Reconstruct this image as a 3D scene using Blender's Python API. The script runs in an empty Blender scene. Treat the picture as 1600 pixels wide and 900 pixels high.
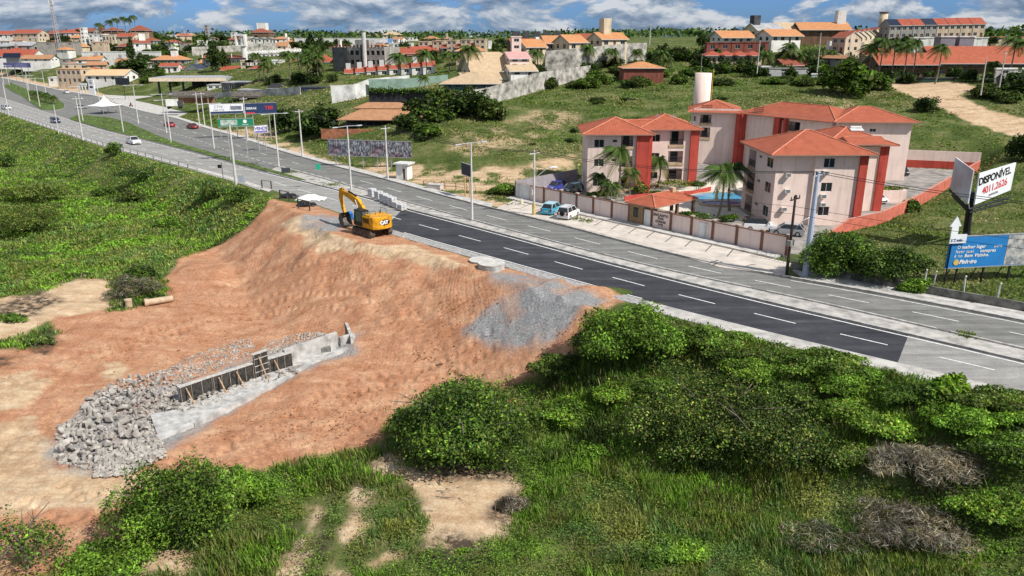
import bpy, math, random
import numpy as np
from mathutils import Vector, Matrix
R_ = math.radians
random.seed(7); rng = np.random.default_rng(7)
SC = bpy.context.scene
COL = SC.collection

# ------------------------------------------------------------------ camera, sky, sun, exposure
F, YH, CH = 1200., 60., 24.
PITCH = math.atan((450-YH)/F)
cam = bpy.data.objects.new('camera', bpy.data.cameras.new('camera'))
cam.data.sensor_width = 36; cam.data.lens = F/1600*36; cam.data.clip_end = 30000; cam.data.clip_start = .5
cam.location = (0, 0, CH); cam.rotation_euler = (math.pi/2-PITCH, 0, 0)
COL.objects.link(cam); SC.camera = cam

SUN = Vector((.84, -.54, math.tan(R_(47)))).normalized()
sel = math.asin(SUN.z); saz = math.atan2(SUN.x, SUN.y)
wd = bpy.data.worlds.new('World'); SC.world = wd; wd.use_nodes = True
nt = wd.node_tree; nt.nodes.clear()
def N(nt, t, **k):
    n = nt.nodes.new(t)
    for a, b in k.items():
        if a.startswith('i_'):
            q = a[2:]; q = int(q) if q.isdigit() else q.replace('_', ' ')
            n.inputs[q].default_value = b
        else: setattr(n, a, b)
    return n
def ramp(nt, stops, fac=None, interp='LINEAR'):
    n = nt.nodes.new('ShaderNodeValToRGB'); cr = n.color_ramp; cr.interpolation = interp
    while len(cr.elements) < len(stops): cr.elements.new(.5)
    for e, (p, c) in zip(cr.elements, stops):
        e.position = p; e.color = (c[0], c[1], c[2], 1) if not isinstance(c, (int, float)) else (c, c, c, 1)
    if fac is not None: nt.links.new(fac, n.inputs[0])
    return n
def mixc(nt, a, b, fac, mode='MIX'):
    n = nt.nodes.new('ShaderNodeMix'); n.data_type = 'RGBA'; n.blend_type = mode
    for s, v in ((0, fac), (6, a), (7, b)):
        if isinstance(v, (int, float)): n.inputs[s].default_value = v
        elif isinstance(v, (tuple, list)): n.inputs[s].default_value = (*v[:3], 1)
        else: nt.links.new(v, n.inputs[s])
    return n.outputs[2]
def math_(nt, op, a, b=0., clamp=False):
    n = nt.nodes.new('ShaderNodeMath'); n.operation = op; n.use_clamp = clamp
    for s, v in ((0, a), (1, b)):
        if isinstance(v, (int, float)): n.inputs[s].default_value = v
        else: nt.links.new(v, n.inputs[s])
    return n.outputs[0]
sky = N(nt, 'ShaderNodeTexSky', sky_type='NISHITA', sun_disc=False, sun_elevation=sel, sun_rotation=saz, air_density=1.0, dust_density=.6, ozone_density=2.5)
tc = N(nt, 'ShaderNodeTexCoord')
sp = N(nt, 'ShaderNodeSeparateXYZ'); nt.links.new(tc.outputs['Generated'], sp.inputs[0])
# banks of flat-bottomed cumulus, laid out by compass bearing and elevation
azn = math_(nt, 'ARCTAN2', sp.outputs[0], sp.outputs[1])
def cn(dz, sc, det):
    cb = N(nt, 'ShaderNodeCombineXYZ'); nt.links.new(math_(nt, 'MULTIPLY', azn, 10.), cb.inputs[0]); nt.links.new(math_(nt, 'ADD', math_(nt, 'MULTIPLY', sp.outputs[2], 27.), dz), cb.inputs[1])
    n = N(nt, 'ShaderNodeTexNoise', i_Scale=sc, i_Detail=det, i_Roughness=.62, i_Distortion=.35); nt.links.new(cb.outputs[0], n.inputs['Vector']); return n.outputs[0]
d0 = cn(3., .85, 10.); d1_ = cn(3.28, .85, 10.)
cov = ramp(nt, [(.455, 0), (.52, 1)], math_(nt, 'ADD', d0, math_(nt, 'MULTIPLY', math_(nt, 'SUBTRACT', sp.outputs[2], .012), 1.1)))
lit = math_(nt, 'ADD', math_(nt, 'MULTIPLY', math_(nt, 'SUBTRACT', d0, d1_), 3.2), .5)
shade = ramp(nt, [(.2, (.22, .31, .45)), (.48, (.50, .60, .74)), (.8, (1.1, 1.12, 1.14))], lit)
skyc = mixc(nt, sky.outputs[0], (.50, .90, 1.85), 1., 'MULTIPLY')
cl = mixc(nt, shade.outputs[0], (9.5, 9.5, 9.5), 1., 'MULTIPLY')
out_sky = mixc(nt, skyc, cl, math_(nt, 'MULTIPLY', cov.outputs[0], .85))
bg = N(nt, 'ShaderNodeBackground'); bg.inputs[1].default_value = .06
nt.links.new(out_sky, bg.inputs[0])
wo = N(nt, 'ShaderNodeOutputWorld'); nt.links.new(bg.outputs[0], wo.inputs[0])
sl = bpy.data.lights.new('sun', 'SUN'); sl.energy = 5.0; sl.angle = R_(.53); sl.color = (1, .955, .88)
so = bpy.data.objects.new('sun', sl); so.rotation_euler = SUN.to_track_quat('Z', 'Y').to_euler(); so.location = (40, -40, 90); COL.objects.link(so)
SC.view_settings.view_transform = 'Standard'; SC.view_settings.look = 'None'; SC.view_settings.exposure = 0.18; SC.view_settings.gamma = 1
SC.render.engine = 'CYCLES'
cy = SC.cycles; cy.max_bounces = 6; cy.diffuse_bounces = 3; cy.glossy_bounces = 2; cy.transmission_bounces = 3; cy.transparent_max_bounces = 4; cy.use_denoising = True

# ------------------------------------------------------------------ noise, projection, terrain
def _h(ix, iy, s):
    v = (ix*374761393 + iy*668265263 + s*2147483647 + 1013904223) & 0x7fffffff
    v = ((v ^ (v >> 13))*1274126177) & 0x7fffffff
    return ((v ^ (v >> 16)) & 0xffff)/65535.
def vnoise(x, y, s=0):
    x = np.asarray(x, float); y = np.asarray(y, float)
    ix = np.floor(x).astype(np.int64); iy = np.floor(y).astype(np.int64); fx = x-ix; fy = y-iy
    fx = fx*fx*(3-2*fx); fy = fy*fy*(3-2*fy)
    a = _h(ix, iy, s); b = _h(ix+1, iy, s); c = _h(ix, iy+1, s); d = _h(ix+1, iy+1, s)
    return (a*(1-fx)+b*fx)*(1-fy)+(c*(1-fx)+d*fx)*fy
def fbm(x, y, o=4, s=0):
    t = 0; a = .5
    for k in range(o): t = t+a*vnoise(x*2**k, y*2**k, s+k); a *= .5
    return t/(1-.5**o)-.5
def sstep(a, b, x):
    t = np.clip((x-a)/(b-a), 0, 1); return t*t*(3-2*t)
cP, sP = math.cos(PITCH), math.sin(PITCH)
def ray(x, y):
    u = (x-800)/F; v = (450-y)/F
    return (u, cP+v*sP, -sP+v*cP)
def W(x, y, z=0.):
    d = ray(x, y); t = (z-CH)/d[2]; return (d[0]*t, d[1]*t)
def D(x, y, Y):
    d = ray(x, y); t = Y/d[1]; return (d[0]*t, Y, CH+d[2]*t)
def line(pts, a, b):
    w = [W(*p) for p in pts]; w = a+w+b; w.sort()
    xs = np.array([p[0] for p in w]); ys = np.array([p[1] for p in w])
    g = np.arange(-900, 90, 4.); yy = np.interp(g, xs, ys)
    for _ in range(2):
        y2 = yy.copy(); y2[1:-1] = (yy[:-2]+yy[1:-1]*2+yy[2:])/4; yy = y2
    return g, yy
FARL = [(-900, 1150)]
gx, YL1 = line([(1600,612),(1505,591),(1400,567),(1200,519),(1036,478),(989,465),(800,412),(740,395),(612,360),(375,280),(250,247),(162,225),(62,192),(0,172)], [(70,19)], [(-330,455),(-900,1095)])
_, YL2 = line([(1600,567),(1417,524),(1200,475),(925,406),(800,371),(625,325),(525,297),(397,266),(310,241),(225,219),(150,200),(110,187)], [(70,26)], [(-330,468),(-900,1108)])
_, YL3 = line([(1600,546),(1436,511),(1322,482),(1200,457),(1035,422),(925,395),(800,361),(737,345),(650,320),(550,292),(475,271),(398,252),(312,222),(237,200),(192,182),(92,155),(37,136)], [(70,30)], [(-340,492),(-900,1135)])
_, YL4 = line([(1600,501),(1478,479),(1311,447),(1200,428),(1125,420),(1025,390),(950,372.5),(875,350),(800,334),(700,309),(600,280),(500,254),(420,231),(375,215),(325,202),(275,185),(225,175),(190,165),(150,150),(96,142),(59,134),(28,127)], [(70,40)], [(-900,1170)])
def L1(x): return np.interp(x, gx, YL1)
def L2(x): return np.interp(x, gx, YL2)
def L3(x): return np.interp(x, gx, YL3)
def L4(x): return np.interp(x, gx, YL4)

# heights read off the photograph: pixel and distance give a point on the rising ground
CTRL = [D(*p) for p in [
 (1000,240,150),(900,240,150),(830,235,150),(800,200,178),(900,190,180),(1000,180,185),(1150,150,205),(1000,140,215),(1150,128,232),(900,165,200),(850,140,225),(920,118,250),
 (1000,112,262),(1100,120,250),(1200,125,235),(1300,135,215),(1300,120,235),(1380,128,215),(1450,128,215),(1250,108,262),(1500,150,190),(1600,215,150),(1600,170,172),(1450,200,160),(1550,245,136),(1600,280,124),(1600,130,200),
 (980,84,300),(900,80,300),(830,88,285),(1050,90,310),(1100,84,300),(1150,82,300),(1250,72,310),(1320,84,290),(1380,72,320),(1540,64,330),(1480,64,330),(1600,80,300),
 (740,162,200),(650,205,165),(560,240,156),(600,165,220),(500,170,225),(450,160,250),(560,150,245),(700,140,225),(760,130,240),(640,128,270),(560,122,280),(520,118,290),(680,110,300),(700,84,360),(600,80,400),(790,100,270),
 (400,120,300),(430,105,350),(460,95,390),(350,118,340),(300,118,380),(350,150,300),(300,155,310),(400,140,290),(220,118,400),(250,100,440),(330,88,480),(420,80,500),(500,75,520),(150,132,400),(200,128,390),(100,130,430),
 (50,110,500),(0,108,520),(110,108,500),(150,92,540),(250,84,560),(350,78,600),(50,96,560),(0,96,560),(50,80,600),(130,72,620),(220,76,620),(300,66,700),(400,66,700),(480,68,700),(600,68,650),(30,62,680),(100,60,700),(200,62,720),
 (0,62,700),(300,58,900),(500,57,950),(600,58,950),(100,56,950),(200,56,900),(400,56,900),(700,64,700),(760,74,450),(830,70,420),(950,72,420),(1050,80,420),(1150,60,500),(1300,55,500),(1450,56,500),(1600,60,500)]]
for xx in (-700,-500,-380,-260,-160,-110,-70,-40,-20,-5): CTRL.append((xx, float(L4(xx))+8, 0.))
CTRL += [(*W(q[0],q[1]),0.) for q in [(160,148),(262,150),(296,176),(225,165),(235,150),(100,133),(60,128),(330,185),(380,200)]]
CTRL += [(5,112,0),(12,112,0),(12,128,0),(24,124,0),(36,108,0),(36,135,0),(50,110,0),(60,95,0),(45,85,0),(60,72,0),(75,58,0),(100,60,0),(90,100,.6),(64,118,.3),(75,130,.8),(60,140,1.),(45,150,1.2),(30,150,1.2),(15,145,.8),(3,135,.3),(78,146,2.2),(97,150,3.),(140,110,2.),(160,60,1.)]
CTRL += [(x, 1500, 20.) for x in (-1200,-800,-400,0,400,800,1200)]+[(x, 3000, 8.) for x in (-2500,-800,800,2500)]+[(900,400,22),(700,200,14),(500,300,20),(300,200,10),(-900,1300,16)]
CP = np.array(CTRL, float)
_cs = CP[:, :2]; _K = np.sqrt(((_cs[:, None]-_cs[None])**2).sum(-1)+16.); _K[np.diag_indices(len(_cs))] -= 6.0
_A = np.zeros((len(CP)+1,)*2); _A[:-1, :-1] = _K; _A[-1, :-1] = 1; _A[:-1, -1] = 1
_c = np.linalg.solve(_A, np.append(CP[:, 2], 0))
WX = [-400, -60, -36, -29, -23, -16, -10, -3, 4, 9, 13, 20, 45, 90]
WW = [3.5, 3.5, 4.2, 6.0, 7.6, 6.6, 4.5, 4.5, 5.0, 6.0, 3.6, 2.8, 2.8, 2.8]
MOUNDS = [(*W(x, y, z), r, h) for x, y, z, r, h in ((300,398,-3.5,2.6,1.0),(350,392,-3,2.2,.7),(392,380,-2,2.,.8),(455,372,-1,1.8,.7),(330,420,-4.5,3.,.6),(480,395,-1.5,1.6,.6),(640,432,-1.5,1.6,.45),(860,470,-1.5,1.4,.5),(250,445,-5.2,2.,.5))]
def hfun(X, Y):
    X = np.atleast_1d(np.asarray(X, float)); Y = np.atleast_1d(np.asarray(Y, float)); sh = X.shape; X = X.ravel(); Y = Y.ravel()
    s = (L1(X)-Y)*.71; t = (Y-L4(X))*.7
    z = np.zeros_like(X)
    w = np.interp(X, WX, WW)
    floor = np.interp(X, [-150, -60, -35, 60], [-5., -5.2, -6., -6.])
    run = np.interp(X, [-60, -42, -30, -15, 20], [8.5, 12.5, 16.0, 13.5, 10.5])
    q = np.clip((s-w)/run, 0, 1); prof = q*.55+.45*q*q*(3-2*q)
    und = fbm(X/9., Y/9., 4, 3)*1.1+fbm(X/2.3, Y/2.3, 3, 9)*.22
    m = sstep(0, 3, s-w)
    z = np.where(s > w, floor*prof+und*m, z)
    f = t > 0
    if f.any():
        xf, yf = X[f], Y[f]; o = np.zeros(len(xf))
        for a in range(0, len(xf), 60000):
            b = slice(a, a+60000)
            o[b] = np.sqrt((xf[b, None]-_cs[None, :, 0])**2+(yf[b, None]-_cs[None, :, 1])**2+16.) @ _c[:-1]+_c[-1]
        o = o*sstep(4, 22, t[f])
        rr = np.hypot(xf, yf)
        o = np.where(rr > 1500, o*np.exp(-(rr-1500)/3000)+(1-np.exp(-(rr-1500)/3000))*2, o)
        o = o+fbm(xf/7., yf/7., 3, 5)*.5*sstep(14, 40, t[f])
        o = o*(1-COURT(xf, yf))
        z[f] = o
    # excavated trough for the culvert and a low mound of spoil beside the excavator
    z = z+.9*np.exp(-(((X+29.5)/2.6)**2+((Y-104.5)/2.0)**2))+.8*np.exp(-(((X+33)/3.)**2+((Y-101)/2.2)**2))+.7*np.exp(-(((X-8)/2.2)**2+((Y-72.5)/1.0)**2))
    for mx, my, mr, mh in MOUNDS: z = z+mh*np.exp(-(((X-mx)/mr)**2+((Y-my)/(mr*1.3))**2))
    return z.reshape(sh)
def pip(X, Y, poly):
    X = np.asarray(X, float); Y = np.asarray(Y, float); ins = np.zeros(X.shape, bool); dm = np.full(X.shape, 1e9)
    n = len(poly)
    for i in range(n):
        x0, y0 = poly[i]; x1, y1v = poly[(i+1) % n]
        dx, dy = x1-x0, y1v-y0
        if abs(dy) > 1e-9:
            c = ((y0 > Y) != (y1v > Y)) & (X < dx*(Y-y0)/dy+x0); ins ^= c
        tt = np.clip(((X-x0)*dx+(Y-y0)*dy)/(dx*dx+dy*dy+1e-9), 0, 1)
        dm = np.minimum(dm, np.hypot(X-x0-tt*dx, Y-y0-tt*dy))
    return np.where(ins, dm, -dm)     # signed distance, positive inside
PWALL = [(72.0, 152.), W(1529, 264, .3), W(1486, 291), W(1440, 319), W(1412, 333), W(1376, 350), W(1322, 362), (36.5, 88.)]
CYARD = [(1.5,121),(33,86)]+PWALL[::-1]+[(46,158),(30,160),(12,140)]
def COURT(X, Y): return sstep(-5, 0, pip(X, Y, CYARD))
def hz(x, y): return float(hfun(x, y)[0])
def G(px, py):
    d = np.array(ray(px, py)); t = np.geomspace(20, 5000, 1400)
    z = CH+d[2]*t; h = hfun(d[0]*t, d[1]*t); below = np.where(z <= h)[0]
    if len(below) == 0: i = len(t)-1; return (d[0]*t[i], d[1]*t[i], float(h[i]))
    i = max(below[0], 1); a = z[i-1]-h[i-1]; b = h[i]-z[i]; tt = t[i-1]+(t[i]-t[i-1])*a/(a+b+1e-9)
    x, y = d[0]*tt, d[1]*tt; return (x, y, hz(x, y))

# ------------------------------------------------------------------ materials
MATS = {}
def mat(name, col, rough=.8, var=.12, scale=1.2, bump=0., metal=0., col2=None, spec=.3, detail=5., bscale=None, coat=0.):
    if name in MATS: return MATS[name]
    m = bpy.data.materials.new(name); m.use_nodes = True; t = m.node_tree; b = t.nodes['Principled BSDF']
    b.inputs['Roughness'].default_value = rough; b.inputs['Metallic'].default_value = metal; b.inputs['Specular IOR Level'].default_value = spec
    if coat: b.inputs['Coat Weight'].default_value = coat; b.inputs['Coat Roughness'].default_value = .06
    g = N(t, 'ShaderNodeNewGeometry')
    n = N(t, 'ShaderNodeTexNoise', i_Scale=scale, i_Detail=detail, i_Roughness=.62); t.links.new(g.outputs['Position'], n.inputs['Vector'])
    c2 = col2 or tuple(max(0, c*(1-var*1.6)) for c in col)
    r = ramp(t, [(.32, c2), (.62, tuple(min(1, c*(1+var*.5)) for c in col) if not col2 else col)], n.outputs[0])
    t.links.new(r.outputs[0], b.inputs['Base Color'])
    if bump:
        nb = N(t, 'ShaderNodeTexNoise', i_Scale=bscale or scale*5, i_Detail=4.); t.links.new(g.outputs['Position'], nb.inputs['Vector'])
        bp = N(t, 'ShaderNodeBump', i_Strength=.6, i_Distance=bump); t.links.new(nb.outputs[0], bp.inputs['Height']); t.links.new(bp.outputs[0], b.inputs['Normal'])
    MATS[name] = m; return m
def tilemat(name, col, dark=.62, pitch=.25, course=.38):
    """clay roof: barrel tiles run up the slope (u), courses across it (v)"""
    m = bpy.data.materials.new(name); m.use_nodes = True; t = m.node_tree; b = t.nodes['Principled BSDF']
    b.inputs['Roughness'].default_value = .85; b.inputs['Specular IOR Level'].default_value = .2
    uv = N(t, 'ShaderNodeUVMap', uv_map='uv'); s = N(t, 'ShaderNodeSeparateXYZ'); t.links.new(uv.outputs[0], s.inputs[0])
    su = math_(t, 'SINE', math_(t, 'MULTIPLY', s.outputs[0], 2*math.pi/pitch))
    fr = math_(t, 'FRACT', math_(t, 'DIVIDE', s.outputs[1], course))
    h = math_(t, 'ADD', math_(t, 'MULTIPLY', su, .5), math_(t, 'MULTIPLY', fr, -.35))
    g = N(t, 'ShaderNodeNewGeometry'); n = N(t, 'ShaderNodeTexNoise', i_Scale=.9, i_Detail=6.); t.links.new(g.outputs['Position'], n.inputs['Vector'])
    n3 = N(t, 'ShaderNodeTexNoise', i_Scale=7., i_Detail=2.); t.links.new(uv.outputs[0], n3.inputs['Vector'])
    base = ramp(t, [(.3, tuple(c*.72 for c in col)), (.55, col), (.75, tuple(min(1, c*1.18) for c in col))], math_(t, 'ADD', math_(t, 'MULTIPLY', n.outputs[0], .6), math_(t, 'MULTIPLY', n3.outputs[0], .4)))
    gap = ramp(t, [(0., dark), (.45, 1.)], math_(t, 'ADD', math_(t, 'MULTIPLY', su, .5), .5))
    t.links.new(mixc(t, base.outputs[0], gap.outputs[0], 1., 'MULTIPLY'), b.inputs['Base Color'])
    bp = N(t, 'ShaderNodeBump', i_Strength=.5, i_Distance=.05); t.links.new(h, bp.inputs['Height']); t.links.new(bp.outputs[0], b.inputs['Normal'])
    MATS[name] = m; return m
def flat(name, col, rough=.6, spec=.3):
    if name in MATS: return MATS[name]
    m = bpy.data.materials.new(name); m.use_nodes = True; b = m.node_tree.nodes['Principled BSDF']
    b.inputs['Base Color'].default_value = (*col, 1); b.inputs['Roughness'].default_value = rough; b.inputs['Specular IOR Level'].default_value = spec
    MATS[name] = m; return m
def leafmat(name, trans=.22):
    m = bpy.data.materials.new(name); m.use_nodes = True; t = m.node_tree; t.nodes.clear()
    a = N(t, 'ShaderNodeAttribute', attribute_name='tone'); g = N(t, 'ShaderNodeNewGeometry')
    n = N(t, 'ShaderNodeTexNoise', i_Scale=.45, i_Detail=5., i_Roughness=.65); t.links.new(g.outputs['Position'], n.inputs['Vector'])
    v = ramp(t, [(.3, (.72, .76, .70)), (.5, (1.16, 1.14, 1.06)), (.7, (1.55, 1.4, 1.05))], n.outputs[0])
    c = mixc(t, a.outputs[0], v.outputs[0], 1., 'MULTIPLY')
    d = N(t, 'ShaderNodeBsdfPrincipled', i_Roughness=.55); d.inputs['Specular IOR Level'].default_value = .18; t.links.new(c, d.inputs['Base Color'])
    tr = N(t, 'ShaderNodeBsdfTranslucent'); t.links.new(mixc(t, c, (1.3, 1.5, .6), 1., 'MULTIPLY'), tr.inputs[0])
    mx = N(t, 'ShaderNodeMixShader'); mx.inputs[0].default_value = trans; t.links.new(d.outputs[0], mx.inputs[1]); t.links.new(tr.outputs[0], mx.inputs[2])
    o = N(t, 'ShaderNodeOutputMaterial'); t.links.new(mx.outputs[0], o.inputs[0]); MATS[name] = m; return m
LEAF = leafmat('leaf')

# ------------------------------------------------------------------ mesh builders
def put(o, parent=None):
    COL.objects.link(o)
    if parent is not None: o.parent = parent
    return o
def tag(o, label=None, cat=None, group=None, kind=None):
    if label: o['label'] = label
    if cat: o['category'] = cat
    if group: o['group'] = group
    if kind: o['kind'] = kind
    return o
def thing(name, label, cat, loc=(0, 0, 0), rz=0., group=None):
    o = bpy.data.objects.new(name, None); o.empty_display_size = .3; o.location = loc; o.rotation_euler = (0, 0, rz)
    return tag(put(o), label, cat, group)
class MB:
    def __init__(s): s.v = []; s.f = []; s.m = []
    def face(s, pts, mi=0):
        b = len(s.v); s.v += [tuple(p) for p in pts]; s.f.append(tuple(range(b, b+len(pts)))); s.m.append(mi); return s
    def grp(s, vs, fs, mi=0):
        b = len(s.v); s.v += [tuple(p) for p in vs]; s.f += [tuple(b+i for i in f) for f in fs]; s.m += [mi]*len(fs); return s
    def box(s, x0, x1, y0, y1, z0, z1, mi=0, M=None):
        vs = [(x, y, z) for z in (z0, z1) for x, y in ((x0, y0), (x1, y0), (x1, y1), (x0, y1))]
        if M is not None: vs = [tuple(M @ Vector(v)) for v in vs]
        return s.grp(vs, [(0, 3, 2, 1), (4, 5, 6, 7), (0, 1, 5, 4), (1, 2, 6, 5), (2, 3, 7, 6), (3, 0, 4, 7)], mi)
    def cbox(s, c, d, mi=0, rz=0., M=None):
        T = Matrix.Translation(c) @ Matrix.Rotation(rz, 4, 'Z')
        if M is not None: T = T @ M
        return s.box(-d[0]/2, d[0]/2, -d[1]/2, d[1]/2, -d[2]/2, d[2]/2, mi, T)
    def prism(s, poly, z0, z1, mi=0, M=None):
        a = sum(poly[i][0]*poly[(i+1) % len(poly)][1]-poly[(i+1) % len(poly)][0]*poly[i][1] for i in range(len(poly)))
        if a < 0: poly = poly[::-1]
        n = len(poly); vs = [(x, y, z0) for x, y in poly]+[(x, y, z1) for x, y in poly]
        if M is not None: vs = [tuple(M @ Vector(v)) for v in vs]
        return s.grp(vs, [tuple(range(n))[::-1], tuple(range(n, 2*n))]+[(i, (i+1) % n, n+(i+1) % n, n+i) for i in range(n)], mi)
    def tube(s, pts, r, n=8, mi=0, cap=True):
        pts = [Vector(p) for p in pts]; rs = r if isinstance(r, (list, tuple)) else [r]*len(pts); b = len(s.v)
        for i, p in enumerate(pts):
            d = (pts[min(i+1, len(pts)-1)]-pts[max(i-1, 0)]).normalized()
            u = d.cross(Vector((0, 0, 1)));
            if u.length < .05: u = d.cross(Vector((0, 1, 0)))
            u.normalize(); w = u.cross(d)
            for k in range(n):
                a = 2*math.pi*k/n; s.v.append(tuple(p+(u*math.cos(a)+w*math.sin(a))*rs[i]))
        for i in range(len(pts)-1):
            for k in range(n):
                s.f.append((b+i*n+k, b+i*n+(k+1) % n, b+(i+1)*n+(k+1) % n, b+(i+1)*n+k)); s.m.append(mi)
        if cap:
            s.f.append(tuple(b+k for k in range(n))[::-1]); s.m.append(mi)
            s.f.append(tuple(b+(len(pts)-1)*n+k for k in range(n))); s.m.append(mi)
        return s
    def build(s, name, mats, parent=None, smooth=False, bev=0.):
        me = bpy.data.meshes.new(name); me.from_pydata(s.v, [], s.f)
        mats = mats if isinstance(mats, (list, tuple)) else [mats]
        for m in mats: me.materials.append(m)
        me.polygons.foreach_set('material_index', s.m)
        if smooth: me.polygons.foreach_set('use_smooth', [True]*len(s.f))
        auto_uv(me); me.update()
        o = bpy.data.objects.new(name, me); put(o, parent)
        if bev:
            b = o.modifiers.new('edge', 'BEVEL'); b.width = bev; b.segments = 2; b.limit_method = 'ANGLE'
        return o
def auto_uv(me):
    nl = len(me.loops); vi = np.empty(nl, np.int32); me.loops.foreach_get('vertex_index', vi)
    co = np.empty(len(me.vertices)*3); me.vertices.foreach_get('co', co); co = co.reshape(-1, 3)
    me.update(); nn = np.empty(len(me.polygons)*3); me.polygons.foreach_get('normal', nn); nn = nn.reshape(-1, 3)
    lt = np.empty(len(me.polygons), np.int32); me.polygons.foreach_get('loop_total', lt); n = np.repeat(nn, lt, 0)
    t = np.stack([-n[:, 1], n[:, 0], np.zeros(nl)], 1); l = np.linalg.norm(t, axis=1)
    t[l < .05] = (1, 0, 0); t /= np.linalg.norm(t, axis=1)[:, None]; b = np.cross(n, t); p = co[vi]
    uv = np.stack([(p*t).sum(1), (p*b).sum(1)], 1); u = me.uv_layers.new(name='uv'); u.data.foreach_set('uv', uv.ravel().astype(np.float32))
def npmesh(name, V, Fq, mats, tone=None, smooth=False, parent=None, mi=None):
    """big meshes from arrays: V (n,3); Fq (m,k) of one face size"""
    me = bpy.data.meshes.new(name); k = Fq.shape[1]; m = len(Fq)
    me.vertices.add(len(V)); me.vertices.foreach_set('co', np.ascontiguousarray(V, np.float32).ravel())
    me.loops.add(m*k); me.loops.foreach_set('vertex_index', np.ascontiguousarray(Fq, np.int32).ravel())
    me.polygons.add(m); me.polygons.foreach_set('loop_start', np.arange(0, m*k, k, dtype=np.int32))
    if mi is not None: me.polygons.foreach_set('material_index', np.asarray(mi, np.int32))
    if smooth: me.polygons.foreach_set('use_smooth', np.ones(m, bool))
    for q in (mats if isinstance(mats, (list, tuple)) else [mats]): me.materials.append(q)
    me.update(calc_edges=True)
    if tone is not None:
        a = me.color_attributes.new('tone', 'FLOAT_COLOR', 'POINT'); c = np.ones((len(V), 4), np.float32); c[:, :tone.shape[1]] = tone; a.data.foreach_set('color', c.ravel())
    o = bpy.data.objects.new(name, me); put(o, parent); return o
def ordn(i): return ['first', 'second', 'third', 'fourth', 'fifth', 'sixth', 'seventh', 'eighth', 'ninth', 'tenth', 'eleventh', 'twelfth', 'thirteenth', 'fourteenth', 'fifteenth', 'sixteenth', 'seventeenth', 'eighteenth', 'nineteenth', 'twentieth'][i] if i < 20 else ['twenty-'+q for q in ('first','second','third','fourth','fifth','sixth','seventh','eighth','ninth')][i-20] if i < 29 else ['thirtieth']+['thirty-'+q for q in ('first','second','third','fourth','fifth','sixth','seventh','eighth','ninth')][i-30] if False else (['thirtieth']+['thirty-'+q for q in ('first','second','third','fourth','fifth','sixth','seventh','eighth','ninth')]+['fortieth'])[min(i-29, 10)]
def copy_tree(o, loc=None, rz=None, label=None, group=None, parent=None, scale=None):
    c = o.copy(); COL.objects.link(c)
    if parent is not None: c.parent = parent
    for ch in o.children: copy_tree(ch, parent=c)
    if loc is not None: c.location = loc
    if rz is not None: c.rotation_euler = (0, 0, rz)
    if scale is not None: c.scale = (scale,)*3 if isinstance(scale, (int, float)) else scale
    if label: c['label'] = label
    if group: c['group'] = group
    return c
# ------------------------------------------------------------------ ground
def gp(pts): return [G(x, y)[:2] for x, y in pts]
DIRT = gp([(425,312),(500,322),(560,345),(640,372),(700,392),(760,410),(860,432),(985,466),(925,500),(895,560),(850,590),(700,600),(620,650),(590,700),(480,725),(330,745),(215,775),(190,840),(100,900),(-60,910),(-60,560),(0,545),(60,545),(90,520),(60,490),(120,480),(190,485),(262,468),(255,440),(270,410),(330,388),(395,350)])
SAND = [gp(p) for p in [
 [(-60,470),(60,462),(120,435),(165,438),(190,470),(150,486),(95,496),(60,512),(20,530),(-60,540)],
 [(-60,668),(40,655),(70,680),(80,730),(150,752),(240,735),(262,725),(215,765),(150,795),(90,800),(-60,812)],
 [(150,560),(190,565),(200,590),(180,600),(165,585)],[(0,590),(60,575),(70,600),(40,640),(-20,640)],
 [(440,350),(480,345),(560,385),(640,382),(700,402),(760,425),(700,420),(600,400),(500,388)],
 [(622,740),(660,727),(740,730),(800,742),(822,762),(800,800),(775,855),(715,868),(668,852),(655,790),(640,765)],
 [(505,770),(520,800),(492,840),(458,905),(425,905),(463,840),(478,790)],[(545,745),(578,765),(562,835),(535,880),(520,905),(495,905),(540,820),(548,775)],
 [(575,880),(606,858),(612,872),(588,892)],[(510,890),(545,885),(540,905),(505,905)],
 [(560,735),(620,700),(640,735),(615,745)],
 [(205,905),(215,860),(260,850),(300,870),(320,905)],
 [(1376,124),(1430,126),(1500,128),(1525,136),(1500,150),(1545,172),(1625,192),(1625,224),(1520,193),(1460,166),(1400,142)],
 [(-30,100),(20,118),(100,136),(150,142),(180,155),(140,150),(60,134),(-30,118)]]]
VSAND = [gp(p) for p in [[(560,252),(640,256),(700,262),(800,262),(905,240),(908,258),(840,274),(805,300),(790,328),(700,306),(640,286),(560,264)],[(345,203),(400,200),(440,214),(500,246),(560,262),(500,252),(420,228)]]]
def vfun(x, y): return sstep(-.16, .04, fbm(x/3.2, y/3.2, 4, 54))
MSAND = [gp(p) for p in [[(700,230),(740,205),(830,172),(890,170),(900,190),(830,218),(770,242),(720,244)],[(840,228),(910,212),(912,244),(860,246)],[(960,205),(1010,190),(1060,200),(1000,225)],[(1300,150),(1380,160),(1360,180),(1290,170)]]]
GRAV = [gp(p) for p in [
 [(755,418),(860,436),(905,452),(960,468),(925,478),(905,490),(872,530),(800,550),(740,530),(715,512),(768,482),(806,456),(770,440)],
 [(470,352),(505,334),(540,345),(535,362),(500,368)],[(150,735),(250,705),(420,610),(560,545),(565,520),(450,535),(300,590),(150,620),(80,690),(90,730)]]]
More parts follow.
